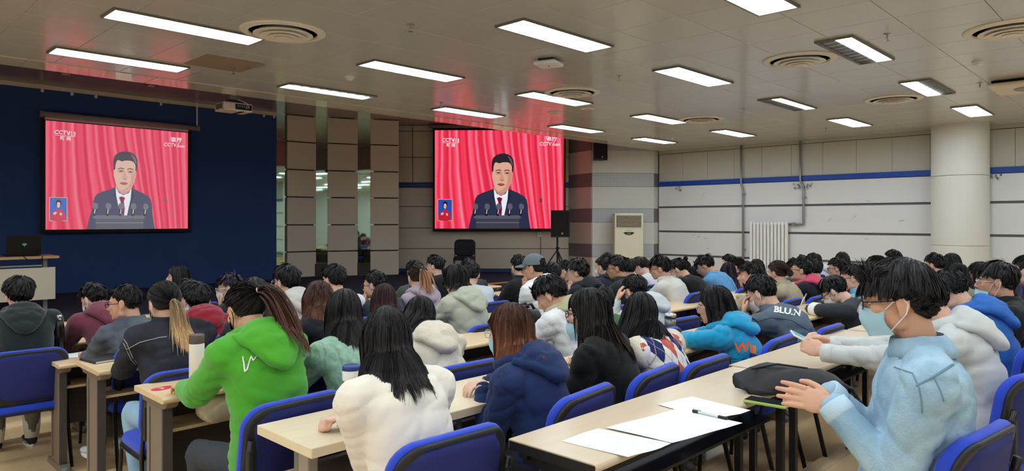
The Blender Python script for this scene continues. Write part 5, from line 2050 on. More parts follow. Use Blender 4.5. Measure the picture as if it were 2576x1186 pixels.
    # hood or collar
    if hood is not None:
        hm = mtop if hood is True else mat('cloth_hood_%d_%d_%d' % tuple(hood), hood, 0.88, bump=0.3, bscale=120, var=0.1, vscale=10)
        hb = MB()
        C0 = Nk + nd * 0.038
        qs = np.linspace(-2.3, 2.3, 15)
        loop = [C0 + rt * math.sin(q) * 0.094 - fwd * (math.cos(q) * 0.088 - 0.006) - up * (0.030 * (1 - math.cos(q))) for q in qs]
        hb.tube(loop, [0.020 + 0.017 * max(0, math.cos(q * 0.6)) for q in qs], 12)
        hw_ = lambda t: np.interp(t, tt, hdep) * sx

        def back(t, side=0.0, out=0.0):
            c = bez(t)
            tg = nrm(bez(t + 0.02) - bez(t - 0.02))
            dp = nrm(np.cross(tg, rt))
            dp = -dp if np.dot(dp, fwd) > 0 else dp
            wv = np.interp(t, tt, hwid) * sx
            return c + rt * side + dp * (hw_(t) * math.sqrt(max(0.1, 1 - (side / (wv + 0.02)) ** 2)) + out), tg, dp
        for t, ww, th_, hh_ in ((1.0, 0.100, 0.048, 0.045), (0.93, 0.122, 0.050, 0.05), (0.84, 0.112, 0.046, 0.055), (0.74, 0.075, 0.040, 0.05)):
            c, tg, dp = back(t, 0, 0.014)
            hb.ellipsoid(c, (ww, th_, hh_), np.stack([rt, -dp, tg], 1), 22, 12)
        # rolled rim: from the sides of the neck to a point low on the back
        rim = []
        for q in np.linspace(-1, 1, 15):
            t = 0.98 - 0.30 * (1 - abs(q) ** 1.5)
            c, tg, dp = back(t, 0.135 * math.copysign(abs(q) ** 0.8, q), 0.028)
            rim.append(c)
        hb.tube(rim, [0.017 + 0.010 * (1 - abs(q)) for q in np.linspace(-1, 1, 15)], 10)
        rim = []
        for q in np.linspace(-1, 1, 13):
            t = 1.0 - 0.14 * (1 - abs(q) ** 1.6)
            c, tg, dp = back(t, 0.10 * q, 0.052)
            rim.append(c)
        hb.tube(rim, 0.015, 10)
        add_garment('hood', hb, hm, root, rel0, vox * 0.8, (3, 2, 1)[lod], (0.013, 0.009, 0.006)[lod])
    elif collar is not None:
        cm = mtop if collar is True else mat('cloth_collar_%d_%d_%d' % tuple(collar), collar, 0.85, bump=0.15, bscale=150)
        cb = MB()
        rr = []
        for lev, ra, hh in ((0, 0.065, 0.046), (1, 0.069, 0.044), (2, 0.082, 0.012), (3, 0.092, -0.018), (4, 0.084, -0.020), (5, 0.071, 0.004), (6, 0.063, 0.012)):
            ra, hh = ra * (0.86 + 0.24 * bulk), hh + 0.010
            rr.append([Nk + nd * hh + rt * ra * math.cos(q) + fwd * (ra * 0.98 * math.sin(q) - 0.004) - up * 0.02 * max(0, math.sin(q)) for q in np.linspace(0, 2 * math.pi, 28, endpoint=False)])
        rr.append(rr[0])
        cb.loft(rr, cap=False)
        cb.build('collar', cm, root, rel=rel0, smooth=True)
    else:
        cb = MB()
        cb.tube([Nk + nd * 0.004 + rt * 0.070 * math.cos(q) + fwd * 0.068 * math.sin(q) - up * 0.012 * max(0, math.sin(q)) for q in np.linspace(0, 2 * math.pi, 25)], 0.011, 8, cap=False)
        cb.build('neckband', mtop, root, rel=rel0, smooth=True)
    if cuff is not None:
        for s in (-1, 1):
            E, W, hd, hu = arms[s]
            d = nrm(W - E)
            k = bulk * armw * (0.92 if sex == 'f' else 1.0)
            MB().tube([W - d * 0.045, W - d * 0.03, W + d * 0.008, W + d * 0.010], [0.040 * k, 0.043 * k, 0.041 * k, 0.034 * k], 18).build('cuff', mat('cuff_%d_%d_%d' % tuple(cuff), cuff, 0.85, bump=0.2, bscale=150), root, rel=rel0, smooth=True)
    # body: head, neck, shoulders under the cloth, forearms and hands in one skin mesh
    VV, FF = [], []
    cnt = 0

    def put(V, F):
        nonlocal cnt
        VV.append(V)
        FF.append(np.asarray(F, dtype=np.int32) + cnt)
        cnt += len(V)
    hv, hf = T['head%d' % lod]
    put((hv * fs) @ R.T + O, hf)
    nb = MB()
    sg = 20
    nb.loft([[c + rt * r * math.cos(q) + fwd * r * 0.96 * math.sin(q) for q in np.linspace(0, 2 * math.pi, sg, endpoint=False)] for c, r in
             ((skullbase + nd * 0.03, 0.046 * fs), (skullbase, 0.052 * fs), ((skullbase + Nk) / 2, 0.053 * fs), (Nk, 0.059 * fs), (Nk - tgN * 0.05, 0.085))], cap=False)
    put(np.array(nb.v), np.array(nb.f))
    hl = '0' if lod == 0 else '1'
    for s in (-1, 1):
        E, W, hd, hu = arms[s]
        if lod < 2 or not (isinstance(hands, str)):
            x = hd
            zc = nrm(hu - x * np.dot(hu, x))
            yc = np.cross(zc, x)
            Hm = np.stack([x, yc, zc], 1)
            V, F = T['hand_' + hstyle[0 if s < 0 else 1] + hl]
            V = V * (0.92 if sex == 'f' else 1.0)
            if s > 0:                      # template thumb is at +y: that is a left side for palm down, mirror for the other hand
                pass
            else:
                V = V * np.array([1, -1, 1])
                F = F[:, ::-1]
            put(V @ Hm.T + W + x * 0.012, F)
        fb = MB().tube([Nk - tgN * 0.04, sh[s], (sh[s] + E) / 2, E, (E + W) / 2, W + nrm(W - E) * 0.02], [0.05, 0.045, 0.04, 0.036, 0.033, 0.024], 12, cap=False)
        put(np.array(fb.v), np.array(fb.f))
    body = obj('body', quad_mesh('body', np.concatenate(VV) - rel0, np.concatenate(FF)), SKIN[skin], root)
    W2 = lambda p: R @ (np.array(p) * fs) + O - rel0
    if face or lod == 0 or abs(rel) > 55:
        for s in (-1, 1):
            eb = MB()
            eb.ellipsoid(W2((s * 0.030, 0.0795, 0.006)), (0.0135, 0.006, 0.0055), R, 12, 8)
            eb.build('eye', M_EYEW, root, smooth=True)
            MB().ellipsoid(W2((s * 0.030, 0.0835, 0.006)), (0.0058, 0.003, 0.0055), R, 10, 6).build('iris', M_EYE, root, smooth=True)
            MB().tube([W2((s * 0.014, 0.0905, 0.024)), W2((s * 0.032, 0.0885, 0.029)), W2((s * 0.049, 0.0745, 0.026))], [0.002, 0.0035, 0.0015], 6).build('eyebrow', M_BROW, root, smooth=True)
        if mask is None or maskpos < -0.02:
            MB().tube([W2((-0.018, 0.089, -0.058)), W2((0, 0.0965, -0.057)), W2((0.018, 0.089, -0.058))], [0.002, 0.005, 0.002], 6).build('lips', M_LIP, root, smooth=True)
    # mask
    if mask:
        mm = {'b': M_MASKB, 'w': M_MASKW, 'k': M_BLACK}[mask]
        dz_ = maskpos
        mb = MB()
        nu, nv = 15, 9
        V = []
        for layer in (0.0, 0.0022):
            for j in range(nv):
                t = j / (nv - 1)
                zc = -0.010 - 0.096 * t + dz_
                for i in range(nu):
                    a = (i / (nu - 1) - 0.5) * 2
                    half = 0.064 - 0.008 * abs(t - 0.5)
                    x = a * half
                    yf_ = 0.108 + 0.012 * math.sin(math.pi * min(1, t * 1.15)) - 0.016 * t
                    y = yf_ - 0.070 * abs(a) ** 2.3 + layer + 0.0012 * math.sin(t * 24)
                    z = zc + (0.010 * (1 - abs(a)) if t < 0.1 else 0) - (0.5 - t) * 0.02 * abs(a)
                    V.append(W2((x, y, z)))
        F = []
        k = nu * nv
        for j in range(nv - 1):
            for i in range(nu - 1):
                q = (j * nu + i, j * nu + i + 1, (j + 1) * nu + i + 1, (j + 1) * nu + i)
                F.append(q)
                F.append(tuple(x + k for x in q)[::-1])
        mb.add(V, F)
        mo = mb.build('face_mask', mm, root, smooth=True)
        for s in (-1, 1):
            MB().tube([W2((s * 0.062, 0.038, -0.016 + dz_)), W2((s * 0.074, 0.015, 0.008 + dz_ * 0.4)), W2((s * 0.081, -0.012, 0.024)), W2((s * 0.083, -0.026, 0.0)), W2((s * 0.078, -0.018, -0.03)), W2((s * 0.066, 0.03, -0.084 + dz_))], 0.0022 if lod < 2 else 0.003, 6).build('ear_loop', M_LOOP if mask != 'k' else M_BLACK, mo, smooth=True)
    if glasses:
        gm = {'k': M_GLASSK, 'c': M_GLASSC}[glasses]
        go = empty('glasses', (0, 0, 0))
        go.parent = root
        fr = MB()
        th = 0.0017 if lod == 0 else 0.0024
        for s in (-1, 1):
            pts = [W2((s * 0.033 + 0.024 * math.copysign(abs(math.cos(q)) ** 0.8, math.cos(q)), 0.103 - 0.004 * abs(math.cos(q)), 0.004 + 0.018 * math.sin(q))) for q in np.linspace(0, 2 * math.pi, 17)]
            fr.tube(pts, th, 6, cap=False)
            MB().add(pts[:-1], [tuple(range(16))]).build('lens', M_LENS, go)
            MB().tube([W2((s * 0.058, 0.099, 0.010)), W2((s * 0.074, 0.04, 0.011)), W2((s * 0.079, -0.005, 0.012)), W2((s * 0.079, -0.022, -0.004))], th * 1.1, 6).build('temple', gm, go, smooth=True)
        fr.tube([W2((-0.010, 0.104, 0.010)), W2((0, 0.108, 0.012)), W2((0.010, 0.104, 0.010))], th, 6)
        fr.build('rims', gm, go, smooth=True)
    # hair
    caps = [(skullbase, Nk, 0.062), (Nk, bez(0.72), 0.118 * sx), (bez(0.72), bez(0.25), 0.132 * sx), (sh[-1] * 0.8 + sh[1] * 0.2 - up * 0.01, sh[1] * 0.8 + sh[-1] * 0.2 - up * 0.01, 0.074 * bulk)]
    if hood is not None:
        caps.append((Nk - fwd * 0.10 - tgN * 0.04 - rt * 0.06, Nk - fwd * 0.10 - tgN * 0.04 + rt * 0.06, 0.085))
    kk = key or ('f' if sex == 'f' else 'm')
    st_ = 'short' if hair == 'cap' else hair
    L_ = hlen if hlen is not None else {'short': 0.05, 'long': 0.34, 'bob': 0.20, 'ponytail': 0.30, 'bun': 0.1, 'cap': 0.02}[hair]
    Vh, Fh, Mh = make_hair(st_, kk, R * fs if False else R, O, lod, rng, caps, L_, lift, part, wav, tie, (fringe if fringe is not None else sex == 'f'), density, fall)
    me = quad_mesh('hair', Vh - rel0, Fh)
    at = me.attributes.new('hairmix', 'FLOAT', 'POINT')
    at.data.foreach_set('value', Mh.astype(np.float32))
    obj('hair', me, hair_material(hcol, tip or tuple(min(255, int(c * 1.5 + 4)) for c in hcol)), root)
    if hair == 'ponytail':
        tv = nrm(np.array(tie if tie is not None else (0.0, -0.95, 0.05)))
        tw = R @ (HC + tv * (HR + 0.014)) + O - rel0
        ax1 = R @ nrm(np.cross(tv, [1, 0, 0.01]))
        ax2 = np.cross(R @ tv, ax1)
        MB().tube([tw + (ax1 * math.cos(q) + ax2 * math.sin(q)) * 0.014 for q in np.linspace(0, 2 * math.pi, 13)], 0.005, 6, cap=False).build('hair_tie', mat('hair_tie_pink', (222, 190, 200), 0.6), root, smooth=True)
    if hair == 'cap':
        cm = mat('cap_grey', (104, 116, 120), 0.9, bump=0.2, bscale=200, var=0.12, vscale=20)
        V = []
        F = []
        nu, nv = 32, 12
        for j in range(nv):
            e = math.radians(2 + 88 * j / (nv - 1))
            for i in range(nu):
                a = 2 * math.pi * i / nu
                V.append(W2(HC + np.array([math.cos(e) * math.sin(a), math.cos(e) * math.cos(a), math.sin(e)]) * (HR + np.array([0.013, 0.015, 0.022])) + np.array([0, 0, -0.002])))
        for j in range(nv - 1):
            for i in range(nu):
                if j < 4 and abs(i - nu // 2) <= 3 - (j > 2):
                    continue
                F.append((j * nu + i, j * nu + (i + 1) % nu, (j + 1) * nu + (i + 1) % nu, (j + 1) * nu + i))
        co_ = MB().add(V, F).build('baseball_cap', cm, root, smooth=True)
        bm_ = MB()
        V = []
        for lay in (0, 0.004):
            for i in range(13):
                a = math.radians(-62 + 124 * i / 12)
                for rr_ in (0.0, 0.5, 1.0):
                    base_ = np.array([math.sin(a) * 0.083, math.cos(a) * 0.108 - 0.012, 0.046])
                    V.append(W2(base_ + np.array([math.sin(a) * 0.01, math.cos(a) * 0.075 * math.cos(a * 0.6), -0.016 * rr_ + lay - 0.012 * abs(math.sin(a))]) * np.array([rr_, rr_, 1])))
        F = []
        for lay in (0, 39):
            for i in range(12):
                for k in range(2):
                    q = (lay + i * 3 + k, lay + i * 3 + k + 1, lay + (i + 1) * 3 + k + 1, lay + (i + 1) * 3 + k)
                    F.append(q if lay else q[::-1])
        bm_.add(V, F).build('cap_brim', cm, root, smooth=True)
        MB().ellipsoid(W2(HC + np.array([0, 0, HR[2] + 0.022])), (0.007, 0.007, 0.004), R, 8, 6).build('cap_button', cm, root)
    # trousers and shoes
    pm = mat('trousers_%d_%d_%d' % tuple(pants), pants, 0.85, bump=0.25, bscale=120, var=0.1, vscale=9)
    pb = MB()
    pb.ellipsoid(H + up * -0.01, (0.165, 0.14, 0.10), np.stack([rt, fwd, up], 1), 18, 12)
    feet = []
    for s in (-1, 1):
        hp = H + rt * s * 0.085 - up * 0.02
        kn = H + rt * s * 0.11 + fwd * 0.40
        kn[2] = z0 + 0.52
        an = kn - fwd * (0.06 if hx is None else hx)
        an[2] = z0 + 0.10
        pb.cap_chain([hp, (hp + kn) / 2, kn, (kn + an) / 2, an], [0.082, 0.076, 0.062, 0.058, 0.050], 12)
        feet.append(an)
    add_garment('trousers', pb, pm, root, rel0, (0.02, 0.03, 0.036)[lod], 2, 0.005)
    if lod < 2:
        for an in feet:
            sb = MB()
            c = an + fwd * 0.055
            ringsS = []
            for k, (yy, hw, hh) in enumerate(((-0.085, 0.020, 0.05), (-0.075, 0.034, 0.075), (-0.03, 0.037, 0.085), (0.02, 0.038, 0.068), (0.09, 0.045, 0.05), (0.14, 0.043, 0.042), (0.175, 0.028, 0.034), (0.185, 0.008, 0.02))):
                ringsS.append([np.array([c[0], c[1], z0]) + fwd * yy + rt * hw * math.cos(q) + up * (0.012 + (hh - 0.0) * 0.5 * (1 + math.sin(q))) for q in np.linspace(0, 2 * math.pi, 14, endpoint=False)])
            sb.loft(ringsS)
            shm = mat('shoe_%d_%d_%d' % tuple(shoes), shoes, 0.6)
            so_ = sb.build('shoe', shm, root, rel=rel0, smooth=True)
            MB().loft([[np.array([c[0], c[1], z0 + zq]) + fwd * (0.05 + 0.14 * math.cos(q)) + rt * 0.046 * math.sin(q) for q in np.linspace(0, 2 * math.pi, 16, endpoint=False)] for zq in (0.001, 0.022)]).build('sole', M_WHITE, so_, rel=rel0)
    tag(root, label, 'person', group)
    if chair_ok:
        ch = chair(H[0] + chairdx, H[1] + chairdy, by * 0.6 if chairrz is None else chairrz, 'blue chair of the person in ' + who, z0)
    info = dict(root=root, top=to, H=H, N=Nk, O=O, R=R, fwd=fwd, rt=rt, up=up, bez=bez, arms=arms, rel=rel0, lod=lod, label=label, sh=sh, tgN=tgN, feet=feet, z0=z0)
    PEOPLE.append(info)
    return info


def fold_noise(P, seed, lod=0):
    r = np.random.default_rng(seed + 11)
    out = np.zeros(len(P))
    for f, a in ((15, 0.8), (23, 0.8), (36, 0.55)):
        for sgn in (-1, 1):
            # long creases running obliquely over the body
            th, az = r.uniform(0.25, 1.1) * sgn, r.uniform(0, 3.14)
            k = np.array([math.cos(az) * math.sin(th), math.sin(az) * math.sin(th), math.cos(th)]) * f
            k2 = nrm(r.normal(0, 1, 3)) * 7.0
            k3 = nrm(r.normal(0, 1, 3)) * 9.0
            ph, ph2, ph3 = r.uniform(0, 6.28, 3)
            s = np.sin(P @ k + ph + 1.1 * np.sin(P @ k2 + ph2))
            mask = np.clip(0.5 + 0.9 * np.sin(P @ k3 + ph3), 0, 1)
            out += a * (0.25 - (1 - np.abs(s)) ** 3.0 * 1.3) * mask
    return out / 2.0


def finish_garments():
    dg = bpy.context.evaluated_depsgraph_get()
    new = []
    for o, amp, seed in GARMENTS:
        new.append(bpy.data.meshes.new_from_object(o.evaluated_get(dg)))
    for (o, amp, seed), me in zip(GARMENTS, new):
        old = o.data
        m_ = old.materials[0]
        o.modifiers.clear()
        o.data = me
        bpy.data.meshes.remove(old)
        if len(me.materials) == 0:
            me.materials.append(m_)
        n = len(me.vertices)
        V = np.empty(n * 3)
        Nn = np.empty(n * 3)
        me.vertices.foreach_get('co', V)
        me.vertices.foreach_get('normal', Nn)
        V, Nn = V.reshape(-1, 3), Nn.reshape(-1, 3)
        h = fold_noise(V, seed)
        for jp, jd, jr, jl in o_joints.get(o.name, []):
            q = V - jp
            dd = np.linalg.norm(q, axis=1)
            al = q @ jd
            warp = 0.9 * np.sin(V @ np.array([9.0, 13.0, 7.0]) + seed) + 0.35 * np.sin(V @ np.array([-21.0, 17.0, 19.0]))
            h = h + 0.5 * np.exp(-(dd / jr) ** 2) * (0.7 - 1.5 * (1 - np.abs(np.sin(al * math.pi / jl + warp))) ** 1.6)
        V = V + Nn * (amp * h)[:, None]
        me.vertices.foreach_set('co', V.astype(np.float32).ravel())
        me.polygons.foreach_set('use_smooth', np.ones(len(me.polygons), dtype=bool))
        me.update()


def on_cloth(info, pts2d, faces, centre_t, scale, m, name, off=0.003, side=0.0, slant=0.0, lift=0.0):
    """lay a flat print on the back of a garment: pts2d in metres (x to the wearer's right, y up), projected from behind"""
    me = info['top'].data
    V = np.empty(len(me.vertices) * 3)
    me.vertices.foreach_get('co', V)
    V = V.reshape(-1, 3)
    bvh = BVHTree.FromPolygons([Vector(v) for v in V], [tuple(p.vertices) for p in me.polygons])
    c = info['bez'](centre_t) - info['rel']
    tg = nrm(info['bez'](centre_t + 0.05) - info['bez'](centre_t - 0.05))
    rt = info['rt']
    dep = nrm(np.cross(tg, rt))                     # forwards or backwards
    if np.dot(dep, info['fwd']) < 0:
        dep = -dep
    out = []
    for x, y in pts2d:
        o = c + rt * (side + x * scale + y * scale * slant) + tg * (y * scale + lift) - dep * 0.6
        hit = bvh.ray_cast(Vector(o), Vector(dep))
        if hit[0] is None:
            out.append(o + dep * 0.45)
        else:
            out.append(np.array(hit[0]) - dep * off)
    return MB().add(out, faces).build(name, m, info['top'])


def cloth_line(info, pts2d, centre_t, rad, m, name, side=0.0, lift=0.0):
    me = info['top'].data
    V = np.empty(len(me.vertices) * 3)
    me.vertices.foreach_get('co', V)
    V = V.reshape(-1, 3)
    bvh = BVHTree.FromPolygons([Vector(v) for v in V], [tuple(p.vertices) for p in me.polygons])
    c = info['bez'](centre_t) - info['rel']
    tg = nrm(info['bez'](centre_t + 0.05) - info['bez'](centre_t - 0.05))
    rt = info['rt']
    dep = nrm(np.cross(tg, rt))
    if np.dot(dep, info['fwd']) < 0:
        dep = -dep
    # resample the polyline
    P = [np.array(p, float) for p in pts2d]
    Q = []
    for a, b in zip(P[:-1], P[1:]):
        n = max(2, int(np.linalg.norm(b - a) / 0.012))
        Q += [a + (b - a) * k / n for k in range(n)]
    Q.append(P[-1])
    out = []
    for x, y in Q:
        o = c + rt * (side + x) + tg * (y + lift) - dep * 0.6
        hit = bvh.ray_cast(Vector(o), Vector(dep))
        if hit[0] is not None:
            out.append(np.array(hit[0]) - dep * rad * 0.4)
    if len(out) > 2:
        return MB().tube(out, rad, 6).build(name, m, info['top'], smooth=True)


def cloth_bvh(info, part='top'):
    me = info[part].data
    V = np.empty(len(me.vertices) * 3)
    me.vertices.foreach_get('co', V)
    V = V.reshape(-1, 3) + info['rel']
    return BVHTree.FromPolygons([Vector(v) for v in V], [tuple(p.vertices) for p in me.polygons])


def seen_point(bvh, u, v, off=0.003):
    d = ray(u, v)
    d = d / np.linalg.norm(d)
    hit = bvh.ray_cast(Vector((0, 0, CAMZ)), Vector(d))
    return None if hit[0] is None else np.array(hit[0]) + np.array(hit[1]) * off * (1 if np.dot(np.array(hit[1]), d) < 0 else -1)


def seam(info, pts, rad, m, name='seam', off=0.001, step=7):
    """a stitched line over a garment through surface points given as picture coordinates"""
    bvh = cloth_bvh(info)
    Q = []
    for a, b in zip(pts[:-1], pts[1:]):
        a, b = np.array(a, float), np.array(b, float)
        n = max(1, int(np.linalg.norm(b - a) / step))
        Q += [a + (b - a) * k / n for k in range(n)]
    Q.append(np.array(pts[-1], float))
    P = [seen_point(bvh, q[0], q[1], off) for q in Q]
    P = [p - info['rel'] for p in P if p is not None]
    runs, cur = [], []
    for p in P:
        if cur and np.linalg.norm(p - cur[-1]) > 0.07:
            runs.append(cur)
            cur = []
        cur.append(p)
    runs.append(cur)
    best = max(runs, key=len)
    if len(best) > 2:
        return MB().tube(best, rad, 6).build(name, m, info['top'], smooth=True)


def print_patch(info, V2, F, m, name, off=0.004):
    """flat print over a garment, vertices given as picture coordinates"""
    bvh = cloth_bvh(info)
    out, ok = [], []
    for u, v in V2:
        p = seen_point(bvh, u, v, off)
        ok.append(p is not None)
        out.append((0, 0, 0) if p is None else p - info['rel'])
    F = [f for f in F if all(ok[i] for i in f)]
    if F:
        return MB().add(out, F).build(name, m, info['top'])


def lettering(info, s, c, size, ang, m, sx=1.0, bold=0.004, shear=0.0):
    V, F = text_mesh(s, 1.0, 0, bold * 10)
    ca, sa = math.cos(ang), math.sin(ang)
    V2 = [(c[0] + ((x * sx + y * shear) * ca + y * sa) * size, c[1] + ((x * sx + y * shear) * sa - y * ca) * size) for x, y, z in V]
    return print_patch(info, V2, F, m, 'lettering')


def grid_patch(pts, n=6):
    """quad corners (tl, tr, br, bl) to a grid of vertices and faces"""
    A, B, C, D = [np.array(p, float) for p in pts]
    V = [tuple((1 - a) * (1 - b) * A + a * (1 - b) * B + a * b * C + (1 - a) * b * D) for b in np.linspace(0, 1, n + 1) for a in np.linspace(0, 1, n + 1)]
    F = [(j * (n + 1) + i, j * (n + 1) + i + 1, (j + 1) * (n + 1) + i + 1, (j + 1) * (n + 1) + i) for j in range(n) for i in range(n)]
    return V, F
# ------------------------------------------------------------------ the crowd
def argyle():
    m = mat('argyle_vest', (228, 222, 210), 0.9, spec=0.15)
    nt = m.node_tree
    b = nt.nodes['Principled BSDF']
    tc = nt.nodes.new('ShaderNodeTexCoord')
    sep = nt.nodes.new('ShaderNodeSeparateXYZ')
    nt.links.new(tc.outputs['Object'], sep.inputs[0])

    def M(op, a, c=None):
        q = nt.nodes.new('ShaderNodeMath')
        q.operation = op
        for i, x in enumerate((a, c)):
            if x is None:
                continue
            if isinstance(x, (int, float)):
                q.inputs[i].default_value = x
            else:
                nt.links.new(x, q.inputs[i])
        return q.outputs[0]
    # across the back (x) and along the spine (z with a share of y, the back leans)
    X = M('DIVIDE', M('ADD', sep.outputs[0], 0.03), 0.085)
    Zc = M('DIVIDE', M('ADD', sep.outputs[2], M('MULTIPLY', sep.outputs[1], 0.35)), 0.20)
    a = M('ADD', X, Zc)
    c = M('SUBTRACT', X, Zc)
    fa, fc = M('FLOOR', a), M('FLOOR', c)
    par = M('MODULO', M('ABSOLUTE', M('ADD', fa, fc)), 2.0)     # lattice of diamonds
    colm = M('MODULO', M('ABSOLUTE', M('FLOOR', M('MULTIPLY', M('ADD', M('ADD', fa, fc), 1.0), 0.5))), 2.0)
    fr1 = M('ABSOLUTE', M('SUBTRACT', M('FRACT', M('ADD', a, 0.5)), 0.5))
    fr2 = M('ABSOLUTE', M('SUBTRACT', M('FRACT', M('ADD', c, 0.5)), 0.5))
    line = M('LESS_THAN', M('MINIMUM', M('ABSOLUTE', M('SUBTRACT', M('FRACT', a), 0.5)), M('ABSOLUTE', M('SUBTRACT', M('FRACT', c), 0.5))), 0.02)

    def mixc(f, A, B):
        q = nt.nodes.new('ShaderNodeMix')
        q.data_type = 'RGBA'
        nt.links.new(f, q.inputs[0])
        for i, x in ((6, A), (7, B)):
            if isinstance(x, tuple):
                q.inputs[i].default_value = x
            else:
                nt.links.new(x, q.inputs[i])
        return q.outputs[2]
    two = mixc(colm, srgb(196, 92, 78), srgb(44, 52, 104))
    base = mixc(par, srgb(228, 224, 214), two)
    fin = mixc(line, base, srgb(170, 150, 140))
    nt.links.new(fin, b.inputs['Base Color'])
    return m


def knit():
    m = mat('cable_knit_sage', (150, 186, 164), 0.95, spec=0.1, sheen=0.3)
    nt = m.node_tree
    b = nt.nodes['Principled BSDF']
    tc = nt.nodes.new('ShaderNodeTexCoord')
    mp = nt.nodes.new('ShaderNodeMapping')
    mp.inputs['Scale'].default_value = (1, 1, 0.6)
    vo = nt.nodes.new('ShaderNodeTexVoronoi')
    vo.inputs['Scale'].default_value = 42
    wv = nt.nodes.new('ShaderNodeTexWave')
    wv.inputs['Scale'].default_value = 7
    wv.inputs['Distortion'].default_value = 6
    wv.inputs['Detail Scale'].default_value = 3
    ad = nt.nodes.new('ShaderNodeMath')
    ad.operation = 'ADD'
    bp = nt.nodes.new('ShaderNodeBump')
    bp.inputs['Strength'].default_value = 0.55
    bp.inputs['Distance'].default_value = 0.008
    nt.links.new(tc.outputs['Object'], mp.inputs[0])
    nt.links.new(mp.outputs[0], vo.inputs['Vector'])
    nt.links.new(mp.outputs[0], wv.inputs['Vector'])
    nt.links.new(vo.outputs['Distance'], ad.inputs[0])
    nt.links.new(wv.outputs['Fac'], ad.inputs[1])
    nt.links.new(ad.outputs[0], bp.inputs['Height'])
    nt.links.new(bp.outputs[0], b.inputs['Normal'])
    return m


def denim(name, c, c2):
    m = mat(name, c, 0.85, spec=0.2, bump=0.3, bscale=160, var=0.0)
    nt = m.node_tree
    b = nt.nodes['Principled BSDF']
    tc = nt.nodes.new('ShaderNodeTexCoord')
    n = nt.nodes.new('ShaderNodeTexNoise')
    n.inputs['Scale'].default_value = 9
    n.inputs['Detail'].default_value = 7
    cr = nt.nodes.new('ShaderNodeValToRGB')
    cr.color_ramp.elements[0].position = 0.34
    cr.color_ramp.elements[1].position = 0.68
    cr.color_ramp.elements[0].color = srgb(*c2)
    cr.color_ramp.elements[1].color = srgb(*c)
    nt.links.new(tc.outputs['Object'], n.inputs['Vector'])
    nt.links.new(n.outputs['Fac'], cr.inputs[0])
    nt.links.new(cr.outputs[0], b.inputs['Base Color'])
    return m


def fleece(name, c):
    return mat(name, c, 0.95, spec=0.1, bump=0.10, bscale=160, sheen=0.3, var=0.03, vscale=14)


PC = {}
DENIM_L = denim('denim_light', (174, 204, 222), (138, 172, 196))
DENIM_K = denim('denim_black', (52, 54, 64), (36, 38, 46))
DENIM_G = denim('denim_grey', (98, 104, 114), (76, 82, 92))
BRN = (52, 34, 28)

# --- rearmost row
hL = atZ(2078, 990, Z1 + 0.06)
PC['denim'] = person('upright person in a light blue denim jacket with blue face mask and glasses', 2258, 643, 0.66, rel=92, pitch=6, hair='short', hlen=0.075, lift=0.022, key='fringe', top=('denim_jacket', (174, 204, 222)), tm=DENIM_L, collar=True,
                     byaw=22, lean=-0.05, mask='b', glasses='k', bulk=1.35, neck=0.085, pants=(176, 158, 126), skin=1, face=True, cuff=(186, 212, 228), who='the light denim jacket', fold=0.55, armlen=1.06, chairrz=-0.14, chairdx=0.05, chairdy=0.0,
                     hands={'L': ((2.29, 0.80, 0.945), (-0.30, 0.94, 0.16), (-0.85, -0.2, 0.5), (-0.05, -0.75, -0.75)), 'R': ((2.42, 0.86, 0.95), (-0.62, 0.78, 0.10), (0.3, 0.2, 0.9), (0.5, -0.5, -0.8))}, hstyle=('flat', 'relaxed'))
PC['grey'] = person('person in a pale grey hoodie holding a phone, mostly behind the denim jacket', 2322, 684, 0.86, rel=78, pitch=26, top=('hoodie', (196, 200, 200)), tm=fleece('fleece_grey', (200, 204, 204)), hood=True, bulk=1.12, lean=0.26, byaw=10, cuff=(206, 210, 210),
                    hands={'L': ((3.42, 1.30, Z1 + 0.075), (-0.05, 0.9, 0.3), (-0.9, 0, 0.4)), 'R': ((3.60, 1.30, Z1 + 0.09), (-0.3, 0.9, 0.35), (0.8, 0, 0.5))}, hstyle=('grip', 'grip'), who='the pale grey hoodie', chairrz=-0.25)
PC['bluej'] = person('person in a bright blue hooded windbreaker with cropped hair, head bowed', 2388, 676, 0.95, rel=70, pitch=28, top=('windbreaker', (42, 98, 176)), hood=(46, 104, 184), bulk=1.12, hlen=0.03, lift=0.009, glasses='c', lean=0.28, byaw=5, who='the bright blue windbreaker', hands='lap', chairrz=-0.2)
PC['blackg'] = person('person in black with clear glasses and a mask under the chin at frame edge', 2506, 655, 0.85, rel=88, pitch=2, top=('jacket', (26, 28, 32)), collar=True, glasses='c', mask='b', maskpos=-0.035, bulk=1.15, skin=1, lean=0.15, byaw=12, face=True, who='black with clear glasses', hands='lap', hlen=0.06)
PC['edge'] = person('dark clothed person with bun cut off by the frame edge', 2580, 642, 0.9, rel=75, pitch=5, sex='f', hair='bun', tie=(0, -0.5, 0.8), top=('jumper', (34, 36, 42)), lean=0.15, hands='lap', who='dark clothes at the frame edge')

